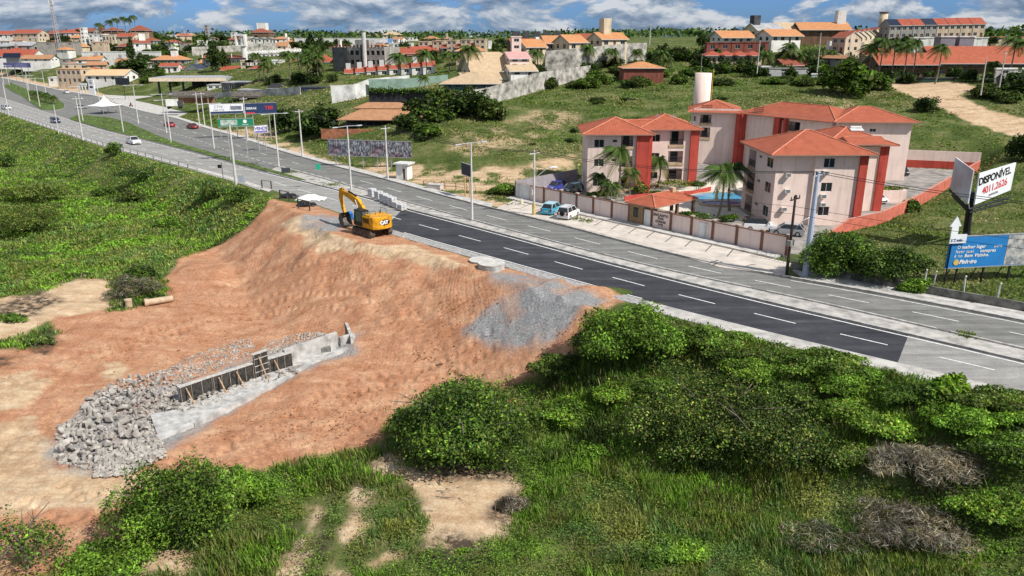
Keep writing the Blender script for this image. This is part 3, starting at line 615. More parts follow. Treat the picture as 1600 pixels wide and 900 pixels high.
def pxfac(bd, mb, p0, p1, z0, z1, wins=(), bals=(), acs=(), mi=0, small=()):
    L = math.hypot(p1[0]-p0[0], p1[1]-p0[1]); d = ((p1[0]-p0[0])/L, (p1[1]-p0[1])/L); ops = []
    def uz(r):
        a, _ = plane_uz(p0, d, r[0], (r[1]+r[3])/2); b, _ = plane_uz(p0, d, r[2], (r[1]+r[3])/2); xm = (r[0]+r[2])/2
        _, zt = plane_uz(p0, d, xm, r[1]); _, zb = plane_uz(p0, d, xm, r[3]); return min(a, b), max(a, b), zb, zt
    for r in wins: ops.append((*uz(r), .14, None))
    for r in small: ops.append((*uz(r), .14, None))
    nw = len(ops)
    for r in bals: ops.append((*uz(r), 1.5, 2))
    P, o2 = facade(mb, p0, p1, z0, z1, ops, mi)
    for k, o in enumerate(o2):
        if o[4] < 1: window(bd, P, *o[:4], panes=2 if o[1]-o[0] > 1 else 1)
        else:
            rail(bd, P, o[0], o[1], o[2]+.02)
            w = (o[1]-o[0]); mb2 = MB().face([P(o[0]+w*.25, o[2]+.05, 1.46), P(o[0]+w*.75, o[2]+.05, 1.46), P(o[0]+w*.75, min(o[3]-.2, o[2]+2.1), 1.46), P(o[0]+w*.25, min(o[3]-.2, o[2]+2.1), 1.46)])
            mb2.build('balcony_door', GLASS, bd)
            s = MB(); s.face([P(o[0]-.1, o[2]-.42, -.1), P(o[1]+.1, o[2]-.42, -.1), P(o[1]+.1, o[2]+.02, -.1), P(o[0]-.1, o[2]+.02, -.1)]); s.face([P(o[0]-.1, o[2]+.02, -.1), P(o[1]+.1, o[2]+.02, -.1), P(o[1]+.1, o[2]+.02, .05), P(o[0]-.1, o[2]+.02, .05)])
            s.face([P(o[0]-.1, o[2]-.42, .0), P(o[1]+.1, o[2]-.42, 0), P(o[1]+.1, o[2]-.42, -.1), P(o[0]-.1, o[2]-.42, -.1)]); s.build('balcony_slab', TAN, bd)
    for a in acs:
        u, z = plane_uz(p0, d, *a); ac_unit(bd, P, u, z-.25)
    return P
def relocate(root, loc):
    """put the Empty at the thing's base while its parts stay where they were built"""
    root.location = loc
    for c in root.children: c.location = Vector(c.location)-Vector(loc)
def boxwalls(mb, poly, z0, z1, skip=(), mi=0):
    for k in range(len(poly)):
        if k in skip: continue
        a, b = poly[k], poly[(k+1) % len(poly)]; mb.face([(*a, z0), (*b, z0), (*b, z1), (*a, z1)], mi)
BMATS = [PINK, RED, PINK, TAN]
def rl(n): return n
# ---- left block
bd = thing('apartment_building', 'pink three-storey apartment block left of the pool, tiled hip roofs and red columns', 'building')
mb = MB(); ZE = 9.5
P1 = [(12.2, 124.4), (21.9, 124.0), (22.1, 135.), (12.3, 135.4)]
pxfac(bd, mb, P1[0], P1[1], -.6, ZE, wins=[(928.5,218,944,230.5),(928,248.5,943,260),(926,279,941,291)], small=[(957,218,964.5,222.5),(955,248,963,252.5)], bals=[(970.5,211,989.5,229),(969,244,988,262),(967,276,986,296)])
boxwalls(mb, P1, -.6, ZE, (0,))
P2 = [(21.8, 130.6), (31.0, 130.6), (31.0, 141.), (21.8, 141.)]
pxfac(bd, mb, P2[0], P2[1], -.6, ZE, wins=[(1017.2,210,1031.5,221.5),(1016,239,1030,249),(1014,269,1027,279)], bals=[(1046.5,204,1068.5,226.5),(1044,236,1067,254.5),(1041.5,264,1065.5,281)])
boxwalls(mb, P2, -.6, ZE, (0,)); mb.build('wall', BMATS, bd)
for q in ((19.95, 21.95, 123.7, 124.6, -.5, 9.45), (20.9, 22.6, 124.7, 130.55, -.5, 9.43), (30.0, 31.4, 130.1, 130.8, -.5, 9.4)): MB().box(*q).build('red_column', RED, bd)
r = MB(); ln = hip(r, (17.05, 129.7), -.02, 9.7, 11., ZE, .95); ln += hip(r, (26.4, 135.8), 0, 9.2, 10.4, ZE+.06, .95); ln += hip(r, (21, 133.5), 0, 12, 6, ZE-.05, .2, .42)
rf = r.build('roof', [TILE, EAVE], bd); caps(ln, bd)
for (x, y, z) in ((24.6, 132.6, 10.6), (27.2, 132.2, 10.5)):
    m = MB(); m.tube([(x, y, z), (x, y, z+1.5)], .03, 4); [m.tube([(x-.5+k*.15, y, z+.9+k*.1), (x+.5-k*.15, y, z+.9+k*.1)], .02, 4) for k in range(4)]
    m.build('antenna', METAL, bd)
relocate(bd, (12.2, 124.4, 0))
# ---- rear wing, three joined blocks round the court
bd = thing('apartment_building', 'pink three-storey apartment wing behind the pool, wrapping round the court in an angle', 'building')
mb = MB(); ZM = 10.2
A0, A1 = (36.0, 155.4), (44.6, 153.4)
pxfac(bd, mb, A0, A1, -.4, ZM, wins=[(1078,160,1089,169),(1077,181,1087.5,189.5),(1075.5,201.5,1085.5,209)], bals=[(1096,157,1113.5,172.5),(1094,179,1111.5,192.5),(1092,199,1109.5,215)], acs=[(1081,192.5)])
boxwalls(mb, [A0, A1, (46.6, 164.), (38., 166.)], -.4, ZM, (0,))
B0, B1 = (45.3, 152.9), (56.0, 136.6)
pxfac(bd, mb, B0, B1, -.4, ZM, wins=[(1128.5,160.5,1138,168.5),(1127,181,1135,188),(1146.5,178,1154,184),(1216.5,180,1226,188)], bals=[(1147.5,158,1162,174),(1177.5,159,1193.5,175.5),(1229,190,1250,205)])
boxwalls(mb, [B0, B1, (64.5, 142.1), (53.8, 158.4)], -.4, ZM, (0,))
C0, C1 = (56.6, 136.0), (69.4, 135.4)
pxfac(bd, mb, C0, C1, -.4, ZM, wins=[], small=[(1340,201,1350,206),(1359,201,1369,206)])
boxwalls(mb, [C0, C1, (69.9, 146.), (57.1, 146.6)], -.4, ZM, (0,)); mb.build('wall', BMATS, bd)
dd = np.array([.549, -.836]); nn = np.array([-.836, -.549])
for u0, u1, e in ((0.0, .7, 1.3), (7.8, 9.0, .9), (9.9, 10.4, .9)):
    q = [np.array(B0)+dd*u0, np.array(B0)+dd*u1, np.array(B0)+dd*u1+nn*e, np.array(B0)+dd*u0+nn*e]; MB().prism([tuple(p) for p in q], -.3, 10.05).build('red_column', RED, bd)
MB().prism([(44.2,153.3),(45.1,152.7),(44.3,151.8),(43.6,152.4)], -.3, 10.08).build('red_column', RED, bd)
r = MB(); ln = hip(r, (41.3, 159.8), -.23, 8.8, 10.8, ZM, .95)
ln += hip(r, (54.9, 147.5), math.atan2(dd[1], dd[0]), 20.5, 10.1, ZM-.04, .95); ln += hip(r, (63.3, 141.0), -.05, 12.8, 10.6, ZM+.05, .95, .34)
r.build('roof', [TILE, EAVE], bd); caps(ln, bd); relocate(bd, (36., 155.4, 0))
# ---- right front block
bd = thing('apartment_building', 'pink three-storey apartment block nearest the road, air conditioners on its sunlit front', 'building')
mb = MB(); ZR = 9.6
Q0, Q1, Q2, Q3 = (34.9, 101.4), (39.9, 101.6), (39.95, 101.2), (46.6, 101.4)
QL = (34.1, 112.6)
pxfac(bd, mb, QL, Q0, -.5, ZR, wins=[(1198,246,1208,262),(1194.5,284,1204,301),(1191,321,1200,338)], small=[(1186.5,242.5,1191,247),(1183,280,1187.5,285),(1179,316,1184,321)], bals=[(1170,234,1181.5,261),(1167,268,1179,297),(1163.5,304,1175,331)])
pxfac(bd, mb, Q0, Q1, -.5, ZR, acs=[(1230,273),(1229,298),(1223.5,326)])
mb.face([(*Q1, -.5), (*Q2, -.5), (*Q2, ZR), (*Q1, ZR)])
pxfac(bd, mb, Q2, Q3, -.5, ZR, wins=[(1287.5,247,1305,262),(1282.5,285.5,1300,299.5),(1278,323,1295,337)], small=[(1264,248,1274,253.5),(1260,287.5,1269.5,292.5),(1255,325,1264,330)], acs=[(1289,269.5),(1285,306),(1284,319)])
boxwalls(mb, [Q3, (46.7, 112.8), QL], -.5, ZR, (2,))
boxwalls(mb, [(44.6, 109.6), (53.4, 110.2), (53.4, 120.5), (44.6, 120.)], -.5, ZR); mb.build('wall', BMATS, bd)
for q in ((45.8, 46.85, 101.05, 101.9, -.5, 9.5), (52.5, 53.7, 109.9, 110.9, -.5, 9.4)): MB().box(*q).build('red_column', RED, bd)
r = MB(); ln = hip(r, (40.6, 107.0), .02, 12.2, 11.6, ZR, .95); ln += hip(r, (49.0, 115.2), .05, 9., 10.6, ZR+.05, .95); 
l2 = hip(r, (49.4, 109.6), .05+math.pi/2, 4.5, 5.0, ZR+.45, .3, .3, gable=True)
rf = r.build('roof', [TILE, EAVE], bd); caps(ln+l2, bd)
g = MB(); g.cbox((50.2, 113.6, 11.4), (1.9, 1.1, .12), M=Matrix.Rotation(.3, 4, 'X')); g.tube([(49.4, 113.9, 11.65), (51., 113.9, 11.65)], .2, 8); g.build('solar_water_heater', ACM, bd)
relocate(bd, (34.9, 101.4, 0))
# ---- water tower behind the rear wing
tw = thing('water_tower', 'plain round pink water tower rising behind the apartment roofs', 'water tower', (44.8, 170., 0))
tx, ty = 0, 0
x_, y_, _ = D(1096, 160, 170.); tw.location = (x_, y_, 0)
m = MB(); n = 32; rad = 1.75; zt = D(1096, 114, 170.)[2]
m.tube([(0, 0, 0), (0, 0, zt)], rad, 32); o = m.build('shaft', PINK, tw, smooth=False)
for p in o.data.polygons: p.use_smooth = len(p.vertices) == 4
m = MB(); 
for sx in (-.25, .25): m.tube([(rad+.25+sx*.2, -.3+sx, 1), (rad+.25+sx*.2, -.3+sx, zt+.9)], .04, 5)
for k in range(int(zt/.4)): m.tube([(rad+.2, -.55, 1+k*.4), (rad+.3, -.05, 1+k*.4)], .02, 4)
m.build('ladder', mat('yellow_steel', (.62, .40, .05), .5), tw); m = MB().tube([(-.6, 0, zt), (-.6, 0, zt+4.)], .04, 5); m.build('mast', METAL, tw)

# ------------------------------------------------------------------ estate boundary, gatehouse, pool
WL = [W(*p) for p in [(806,309),(985,347),(1229,402)]]
ang = math.atan2(WL[2][1]-WL[0][1], WL[2][0]-WL[0][0]); Lw = math.hypot(WL[2][0]-WL[0][0], WL[2][1]-WL[0][1])
wl = thing('boundary_wall', 'long pink boundary wall with brown pilasters in front of the apartments', 'wall', (*WL[0], 0), ang)
def at_u(px, py=None):
    u, _ = plane_uz(WL[0], (math.cos(ang), math.sin(ang)), px, 350 if py is None else py); return u
HWL = 2.35
ug0, ug1 = at_u(985, 330), at_u(1018, 340)
m = MB(); m.box(0, ug0, 0, .18, -.4, HWL); m.box(ug1, Lw, 0, .18, -.4, HWL); m.build('wall_panel', PINK, wl)
BRW = mat('brown_pilaster', (.22, .115, .075), .9, .2, 1.5)
m = MB(); m.box(0, ug0, -.05, .23, HWL, HWL+.1); m.box(ug1, Lw, -.05, .23, HWL, HWL+.1); m.build('coping', BRW, wl)
npil = 15
for px, py in ((850,300),(876,308),(901,315),(927,322),(956,330),(983,335),(1018,348),(1048,352),(1080,361),(1113,370),(1150,380),(1189,390),(1228,400)):
    u = at_u(px, py); p = MB().box(u-.17, u+.17, -.09, .27, -.4, HWL+.22).build('pilaster', BRW, wl)
    MB().box(u-.23, u+.23, -.15, .33, HWL+.22, HWL+.36).build('cap', mat('pilaster_cap', (.45, .36, .30), .9), p)
m = MB(); u0, u1 = at_u(1091, 365), at_u(1106, 370); m.box(u0, u1, -.08, -.005, 0, 2.05).build('door', WHITE, wl)
m = MB(); u0, u1 = at_u(806, 300), at_u(828, 305); m.box(u0+.2, u1, -.1, -.005, -.1, 2.45).build('panel_gate', WHITE, wl)
def text(s, loc, rot, size, m, parent, name='lettering', ext=.01, off=0., align='CENTER', spacing=1., shear=0.):
    c = bpy.data.curves.new(name, 'FONT'); c.body = s; c.size = size; c.extrude = ext; c.offset = off; c.align_x = align; c.space_character = spacing; c.shear = shear; c.materials.append(m)
    c.fill_mode = 'FRONT' if ext == 0 else 'BOTH'
    tmp = bpy.data.objects.new(name, c); COL.objects.link(tmp); bpy.context.view_layer.update()
    me = bpy.data.meshes.new_from_object(tmp.evaluated_get(bpy.context.evaluated_depsgraph_get())); bpy.data.objects.remove(tmp)
    o = bpy.data.objects.new(name, me); put(o, parent); o.location = loc; o.rotation_euler = rot; return o
BLK = flat('black_letter', (.012, .012, .012), .6)
uu = at_u(1032, 350)
for k, s in enumerate(('ENCANTO', 'DAS', 'DUNAS', '390')): text(s, (uu, -.03, 1.72-k*.42), (math.pi/2, 0, 0), .46, BLK, wl, off=.012, spacing=1.12)
# grey wall returning from the left end behind the parked cars
g0, g1 = WL[0], (11.3, 131.5)
sw = thing('side_wall', 'grey shaded side wall running back from the left end of the pink boundary wall', 'wall', (*g0, 0), math.atan2(g1[1]-g0[1], g1[0]-g0[0]))
MB().box(0, math.hypot(g1[0]-g0[0], g1[1]-g0[1]), .02, .2, -.6, 2.7).build('wall_panel', mat('grey_violet_render', (.30, .27, .29), .9), sw)
# red-and-pink wall of the rear car park
w = [G(1398, 281), G(1440, 262), G(1530, 250)]
pw = [(70.5, 155.), (97.5, 149.5), (92.5, 135.), (76., 117.), (63., 106.5), (52.5, 97.5), (46, 91), (33.5, 85.5)]
pw = PWALL
cw = thing('car_park_wall', 'salmon red painted wall stepping round the rear car park', 'wall', (*pw[1], 0))
m = MB()
for k in range(len(pw)-1):
    a, b = pw[k], pw[k+1]; L = math.hypot(b[0]-a[0], b[1]-a[1]); an = math.atan2(b[1]-a[1], b[0]-a[0]); h = 3.4 if k == 0 else 1.9-.05*k
    m.box(0, L, -.1, .1, -1, h, 1 if k == 0 else 0, Matrix.Translation((a[0], a[1], hz(*a) if k < 2 else 0)) @ Matrix.Rotation(an, 4, 'Z'))
    if k == 0: m.box(0, L, -.13, -.105, -1, 1.5, 2, Matrix.Translation((a[0], a[1], hz(*a))) @ Matrix.Rotation(an, 4, 'Z'))
m.build('wall_panel', [mat('salmon_render', (.54, .15, .10), .9, .2, 1.), PINK, RED], cw)
m = MB()
for k in range(1, len(pw)-1):
    a, b = pw[k], pw[k+1]; L = math.hypot(b[0]-a[0], b[1]-a[1]); an = math.atan2(b[1]-a[1], b[0]-a[0]); h = 1.9-.05*k
    m.box(0, L, -.13, .13, h, h+.07, 0, Matrix.Translation((a[0], a[1], hz(*a) if k < 2 else 0)) @ Matrix.Rotation(an, 4, 'Z'))
m.build('coping', mat('salmon_coping', (.55, .25, .2), .9), cw); relocate(cw, (*pw[1], 0))
# paved court and car park
tag(MB().prism([(1.5,121.2),(18.,103.5),(31,87.5),(33.5,86.3),*PWALL[::-1],(40,156),(12,137),(11.,132)], -.5, .035).build('courtyard_paving', mat('court_paving', (.30, .28, .255), .95, .35, .45, .01)), kind='structure')
tag(MB().prism([(21,113),(24,107),(30,104),(33.6,104),(33.5,113),(36,126),(43,133),(38,137),(30,129.5),(24,122)], .0, .07).build('pool_deck', mat('pool_deck_stone', (.62, .57, .48), .9, .12, .8)), kind='structure')
pl = thing('swimming_pool', 'blue swimming pool with a rounded stone rim in the apartment court', 'swimming pool', (32, 119, .1))
def blob(c, a, b, n=28, ph=0., rot=0.): return [(c[0]+math.cos(rot)*a*math.cos(t)-math.sin(rot)*b*math.sin(t), c[1]+math.sin(rot)*a*math.cos(t)+math.cos(rot)*b*math.sin(t)) for t in [2*math.pi*k/n for k in range(n)]]
sh = blob((1.0, 0.6), 5.6, 4.4, rot=.3); inn = blob((1.0, .6), 5.1, 3.9, rot=.3); sh2 = blob((-.3, -4.6), 3.4, 1.9); in2 = blob((-.3, -4.6), 3.0, 1.5)
def ring(mb, a, b, z0, z1):
    n = len(a)
    for k in range(n):
        j = (k+1) % n; mb.face([(*a[k], z1), (*a[j], z1), (*b[j], z1), (*b[k], z1)]); mb.face([(*a[k], z0), (*a[j], z0), (*a[j], z1), (*a[k], z1)]); mb.face([(*b[k], z1), (*b[j], z1), (*b[j], z0), (*b[k], z0)])
m = MB(); ring(m, sh, inn, -.05, .12); ring(m, sh2, in2, -.05, .28); m.build('rim', mat('pool_rim_stone', (.50, .38, .26), .8), pl)
wm = bpy.data.materials.new('pool_water'); wm.use_nodes = True; t = wm.node_tree; b = t.nodes['Principled BSDF']; b.inputs['Roughness'].default_value = .05; g = N(t, 'ShaderNodeNewGeometry')
nn_ = N(t, 'ShaderNodeTexNoise', i_Scale=1.4, i_Detail=3.); t.links.new(g.outputs['Position'], nn_.inputs[0]); r_ = ramp(t, [(.3, (.04, .30, .50)), (.7, (.10, .46, .66))], nn_.outputs[0]); t.links.new(r_.outputs[0], b.inputs['Base Color'])
bp = N(t, 'ShaderNodeBump', i_Strength=.2, i_Distance=.05); t.links.new(nn_.outputs[0], bp.inputs['Height']); t.links.new(bp.outputs[0], b.inputs['Normal'])
MB().prism(inn, -.02, .05).build('water', wm, pl); MB().prism(in2, -.02, .2).build('small_pool_water', mat('deep_pool_water', (.03, .12, .34), .06, .1, 1.), pl)
# gatehouse
gx0, gy0 = WL[0][0]+math.cos(ang)*ug0, WL[0][1]+math.sin(ang)*ug0
gh = thing('gatehouse', 'small tan gatehouse with a tiled canopy at the estate entrance', 'gatehouse', (gx0, gy0, 0), ang)
Lg = ug1-ug0; m = MB(); gm_ = MB()
PG, og = facade(m, (0, -.15), (Lg*.62, -.15), -.2, 2.9, [(Lg*.17, Lg*.42, 1.0, 2.35, .12, None)]); boxwalls(m, [(0, -.15), (Lg*.62, -.15), (Lg*.62, 3.0), (0, 3.0)], -.2, 2.9, (0,)); m.face([(0, -.15, 2.9), (Lg*.62, -.15, 2.9), (Lg*.62, 3, 2.9), (0, 3, 2.9)])
m.build('wall', mat('ochre_tile_wall', (.34, .22, .12), .8, .25, 3.), gh); window(gh, PG, *og[0][:4], frame=BLACKM)
MB().box(Lg*.66, Lg*.98, -.02, .04, 0, 2.3).build('entrance_door', WHITE, gh)
[MB().box(x-.18, x+.18, y-.18, y+.18, 0, 2.85).build('canopy_post', BROWN, gh) for x, y in ((Lg*1.2, 4.5), (Lg*.2, 8.2), (Lg*1.2, 8.2))]
r = MB(); ln = hip(r, (Lg*.6, 4.), 0, 4.2, 8.6, 2.95, .5, .42); r.build('roof', [TILE, EAVE], gh); caps(ln, gh, .07)
MB().box(-.2+Lg*.6, .5+Lg*.6, 5.6, 6.3, 3.6, 4.5).build('chimney', TAN, gh)
# closed parasol and deck chairs by the pool
um = thing('parasol', 'white closed parasol standing beside the pool', 'parasol', (*W(1118.5, 321), .1))
MB().tube([(0, 0, 0), (0, 0, 2.6)], .03, 6).build('pole', METAL, um); MB().tube([(0, 0, .7), (0, 0, 1.2), (0, 0, 2.45), (0, 0, 2.65)], [.28, .24, .1, .02], 10).build('canopy', WHITE, um)
pl_ = thing('planter_bed', 'curved red-edged flower bed under the left block with orange and green shrubs', 'flower bed', (27, 121.5, 0))
cv = [(17.5, 117.5), (21, 119.5), (25, 120.5), (29, 122.), (32.8, 125.4)]
m = MB(); 
for a, b in zip(cv, cv[1:]): m.prism([a, b, (b[0]-.05, b[1]+.25), (a[0]-.05, a[1]+.25)], 0, .75)
m.build('edging', RED, pl_); relocate(pl_, (27, 121.5, 0))
# raised planter in the car park
rp = thing('raised_planter', 'pink concrete planter with a low green hedge in the rear car park', 'planter', (*W(1388, 315), 0), .0)
MB().box(-3.2, 2.2, -.9, .9, -.1, 1.9).build('box', PINK, rp)
# ------------------------------------------------------------------ houses of the town
def house(px, py, Y, wpx, hpx, label, roof='gable', wall=WHITE, tile=None, depth=8., rz=0., nw=3, floors=1, name='house', cat='house', group=None, tank=None, ridge='x', slope=.42, base=6., over=.6, door=True, nosolar=True, pool=None):
    tile = tile or TILE_R; x, y, z = D(px, py, Y); w = wpx*Y/F; h = hpx*Y/F
    o = thing(name, label, cat, (x, y, z), rz, group); m = MB(); ops = []
    fh = h/floors
    for f in range(floors):
        for k in range(nw):
            if f == 0 and door and k == nw//2: continue
            u = w*(k+.5)/nw; ww = min(1.6, w/nw*.55); ops.append((u-ww/2, u+ww/2, fh*f+fh*.34, fh*f+fh*.80, .12, None))
    if door: ops.append((w*((nw//2)+.5)/nw-.5, w*((nw//2)+.5)/nw+.5, .03, fh*.76, .15, 1))
    P, oo = facade(m, (-w/2, 0), (w/2, 0), -base, h, ops)
    sops = [(depth*.2, depth*.35, fh*f+fh*.35, fh*f+fh*.8, .12, None) for f in range(floors)]+[(depth*.6, depth*.78, fh*f+fh*.35, fh*f+fh*.8, .12, None) for f in range(floors)]
    PR, orr = facade(m, (w/2, 0), (w/2, depth), -base, h, sops); PL, oll = facade(m, (-w/2, depth), (-w/2, 0), -base, h, sops)
    boxwalls(m, [(w/2, depth), (-w/2, depth)], -base, h, (1,))
    cx = (0, depth/2)
    if roof in ('gable', 'hip'):
        r = MB()
        if roof == 'gable':
            ax = ridge == 'x'; hh = (depth/2 if ax else w/2)*slope
            if ax:
                for s, f in ((-1, 0), (1, 0)): m.face([(s*w/2, 0, h), (s*w/2, depth, h), (s*w/2, depth/2, h+hh)])
                e0, e1, ov = -over, depth+over, over; zl = h-over*slope; t = .12
                for ya, yb in ((e0, depth/2), (e1, depth/2)):
                    r.face([(-w/2-ov, ya, zl+.1), (w/2+ov, ya, zl+.1), (w/2+ov, yb, h+hh+.1), (-w/2-ov, yb, h+hh+.1)], 0); r.face([(-w/2-ov, ya, zl-.05), (w/2+ov, ya, zl-.05), (w/2+ov, yb, h+hh-.05), (-w/2-ov, yb, h+hh-.05)], 1)
                    r.face([(-w/2-ov, ya, zl-.05), (w/2+ov, ya, zl-.05), (w/2+ov, ya, zl+.1), (-w/2-ov, ya, zl+.1)], 1)
                    for s in (-1, 1): r.face([(s*(w/2+ov), ya, zl-.05), (s*(w/2+ov), ya, zl+.1), (s*(w/2+ov), yb, h+hh+.1), (s*(w/2+ov), yb, h+hh-.05)], 1)
            else:
                m.face([(-w/2, 0, h), (w/2, 0, h), (0, 0, h+hh)]); m.face([(-w/2, depth, h), (w/2, depth, h), (0, depth, h+hh)])
                zl = h-over*slope
                for s in (-1, 1):
                    xe = s*(w/2+over); ya, yb = -over, depth+over
                    r.face([(xe, ya, zl+.1), (xe, yb, zl+.1), (0, yb, h+hh+.1), (0, ya, h+hh+.1)], 0); r.face([(xe, ya, zl-.05), (xe, yb, zl-.05), (0, yb, h+hh-.05), (0, ya, h+hh-.05)], 1)
                    r.face([(xe, ya, zl-.05), (xe, yb, zl-.05), (xe, yb, zl+.1), (xe, ya, zl+.1)], 1)
                    for yy in (ya, yb): r.face([(xe, yy, zl-.05), (xe, yy, zl+.1), (0, yy, h+hh+.1), (0, yy, h+hh-.05)], 1)
        else: hip(r, (0, depth/2), 0, w, depth, h, over, slope)
        ro = r.build('roof', [tile, WFR if tile is not TILE_W else BROWN], o)
    elif roof == 'flat':
        r = MB(); r.box(-w/2-.15, w/2+.15, -.15, depth+.15, h, h+.35); ro = r.build('roof', tile if tile not in (TILE_R,) else wall, o)
    elif roof == 'saw':
        ro = None; r = MB(); n = max(3, int(w/6)); q = w/n
        for k in range(n):
            a = -w/2+k*q; r.prism([(0, h), (depth, h), (depth, h+.6), (0, h+2.2)], a, a+.35, 0, Matrix(((0, 0, 1, 0), (1, 0, 0, 0), (0, 1, 0, 0), (0, 0, 0, 1))))
            r.face([(a, -.3, h+.1), (a+q, -.3, h+.1), (a+q, depth, h+1.3), (a, depth, h+1.3)], 1)
        ro = r.build('roof', [WHITE, tile], o)
    m.build('wall', [wall, BROWN], o)
    for q in oo:
        if q[5] is None: window(o, P, *q[:4], panes=1 if q[1]-q[0] < 1.2 else 2)
    for q in orr: window(o, PR, *q[:4], panes=1)
    for q in oll: window(o, PL, *q[:4], panes=1)
    if tank:
        tw_, th_, tx_, tm = tank; MB().box(tx_*w-tw_/2, tx_*w+tw_/2, depth*.35, depth*.35+tw_, h-.5, h+th_).build('tank_housing', tm, o)
    return o
H = house
# -- left horizon and upper town
H(10, 60, 640, 22, 6, 'red-roofed house with a round white gable at the far left skyline', 'gable', WHITE, TILE_R, 12, .1)
H(40, 60.5, 620, 42, 8, 'red-roofed house with an ochre gable end near the left skyline', 'gable', BEIGE, TILE_R, 12, -.15, 4)
H(52, 66, 590, 18, 6, 'low house with a pale balcony slab below the ochre-gabled house', 'flat', CREAM, WHITE, 8, -.1, 2)
H(88, 58, 650, 20, 5, 'small red-roofed house just left of the telecom mast', 'gable', BROWN, TILE_D, 12, .1)
H(106, 59, 640, 22, 7, 'red-roofed white house right of the telecom mast', 'hip', WHITE, TILE_R, 12, .1)
H(122, 53, 680, 18, 5, 'distant red-roofed house between mast and white tower', 'hip', BROWN, TILE_R, 12)
H(139, 55, 650, 15, 6, 'dark-roofed house on the skyline beside the white tower', 'gable', GREY, TILE_D, 10)
H(118, 62, 610, 12, 3, 'small orange-roofed outbuilding left of the white tower', 'gable', CREAM, TILE_O, 8)
H(131, 68, 600, 5, 22, 'slim white tower house in the upper left town', 'flat', WHITE, WHITE, 6, 0, 1, 4, 'tower_house', 'tower', door=False)
H(151, 67, 600, 22, 12, 'white two-storey house with big square windows beside the slim tower', 'flat', WHITE, WHITE, 9, 0, 3, 2)
H(171, 67, 600, 18, 11, 'white house with tall narrow windows, second from the slim tower', 'flat', CREAM, WHITE, 9, 0, 4, 1)
H(157, 52, 640, 5, 11, 'thin brown brick tower on the skyline', 'flat', BROWN, BROWN, 6, 0, 1, 3, 'tower_house', 'tower', door=False)
H(173, 52, 640, 20, 4, 'dark red-roofed bungalow among skyline palms', 'hip', BROWN, TILE_D, 12)
H(214, 52, 640, 24, 4, 'brown pyramid-roofed house on the skyline hill', 'hip', BROWN, TILE_D, 14, 0, 3, slope=.6)
H(217, 56, 625, 28, 4, 'long cream garden wall below the brown pyramid-roofed house', 'flat', CREAM, CREAM, 1.5, 0, 2, name='garden_wall', cat='wall', door=False)
H(196, 68, 560, 25, 10, 'cream house with a long red roof in the upper left town', 'gable', CREAM, TILE_R, 10, -.1, 2)
H(222, 76, 540, 24, 8, 'white house with a brown gable above the long white wall', 'gable', WHITE, TILE_D, 10, .5, 2, tank=(4, 6, .1, WHITE))
H(195, 77, 545, 26, 4, 'low red-roofed porch behind the long white wall', 'hip', BROWN, TILE_D, 8, 0, 3)
H(258, 60, 700, 32, 5, 'long pale shed behind dark trees on the left skyline', 'flat', WHITE, SHEET, 12, 0, 5, door=False)
H(306, 58, 760, 32, 4, 'long low white shed on the far skyline', 'flat', WHITE, SHEET, 12, 0, 6, door=False)
H(324, 62, 700, 4.5, 20, 'slender grey concrete tower on the far skyline', 'flat', GREY, GREY, 4, 0, 1, 5, 'tower_house', 'tower', door=False)
H(366, 68, 640, 7, 15, 'white slab tower behind the row of white town houses', 'flat', WHITE, WHITE, 4, 0, 1, 4, 'tower_house', 'tower', door=False)
H(384, 67, 640, 16, 8, 'white house between the slab tower and the sheds', 'flat', WHITE, WHITE, 8, 0, 3)
H(406, 55, 800, 26, 4, 'large red hip-roofed villa on the centre-left skyline', 'hip', BROWN, TILE_D, 20, 0, 5, slope=.5, tank=(9, 9, 0, WHITE))
for k in range(4): H(397+k*12, 68, 620, 11, 7, f'{ordn(k)} from left of the white grey-roofed terraced houses', 'gable', WHITE, SHEET, 9, 0, 2, group='white terraced houses with grey roofs', ridge='y', slope=.25)
H(533, 68.5, 560, 138, 7.5, 'very long plain white wall across the distant fields', 'flat', WHITE, WHITE, 1, .0, 2, name='perimeter_wall', cat='wall', door=False)
H(580, 56, 900, 30, 3, 'pale block on the distant centre hill', 'flat', CREAM, CREAM, 14, 0, 4)
H(612, 60, 760, 26, 5, 'tiled villa on the slope of the distant centre hill', 'hip', CREAM, TILE_B, 14, 0, 4)
H(597, 59, 800, 22, 4, 'low sandy terrace of houses on the distant hill', 'flat', BEIGE, TILE_W, 14, 0, 6)
H(640, 62, 720, 20, 3, 'pale low house right of the distant hill villa', 'flat', WHITE, WHITE, 14, 0, 4)
# -- left middle ground
H(8, 82, 560, 18, 9, 'grey-roofed warehouse at the left edge', 'gable', GREY, SHEET, 16, 0, 2, slope=.25)
H(33, 82, 560, 34, 10, 'larger grey-roofed warehouse with a low dormer', 'gable', GREY, SHEET, 18, 0, 3, slope=.25)
H(20, 93, 520, 60, 5, 'long red-roofed hall with solar panels on its eaves', 'gable', WHITE, TILE_R, 16, 0, 8, slope=.5)
H(56, 96, 505, 44, 4, 'white lean-to building with a brown roof beside the solar hall', 'gable', WHITE, TILE_W, 10, 0, 3)
sp_ = thing('solar_array', 'row of dark solar panels in front of the red-roofed hall', 'solar panels', D(22, 94, 510)); MB().cbox((0, -1.5, 3.), (26*510/F, .15, 3.2), M=Matrix.Rotation(-.6, 4, 'X')).build('panel', SOLAR, sp_); MB().box(-5, 5, -.1, .1, -3, 2.4).build('frame', METAL, sp_)
H(92, 72, 560, 62, 5, 'grey block wall stepping up behind the telecom mast', 'flat', GREY, GREY, 1, .12, 2, name='block_wall', cat='wall', door=False)
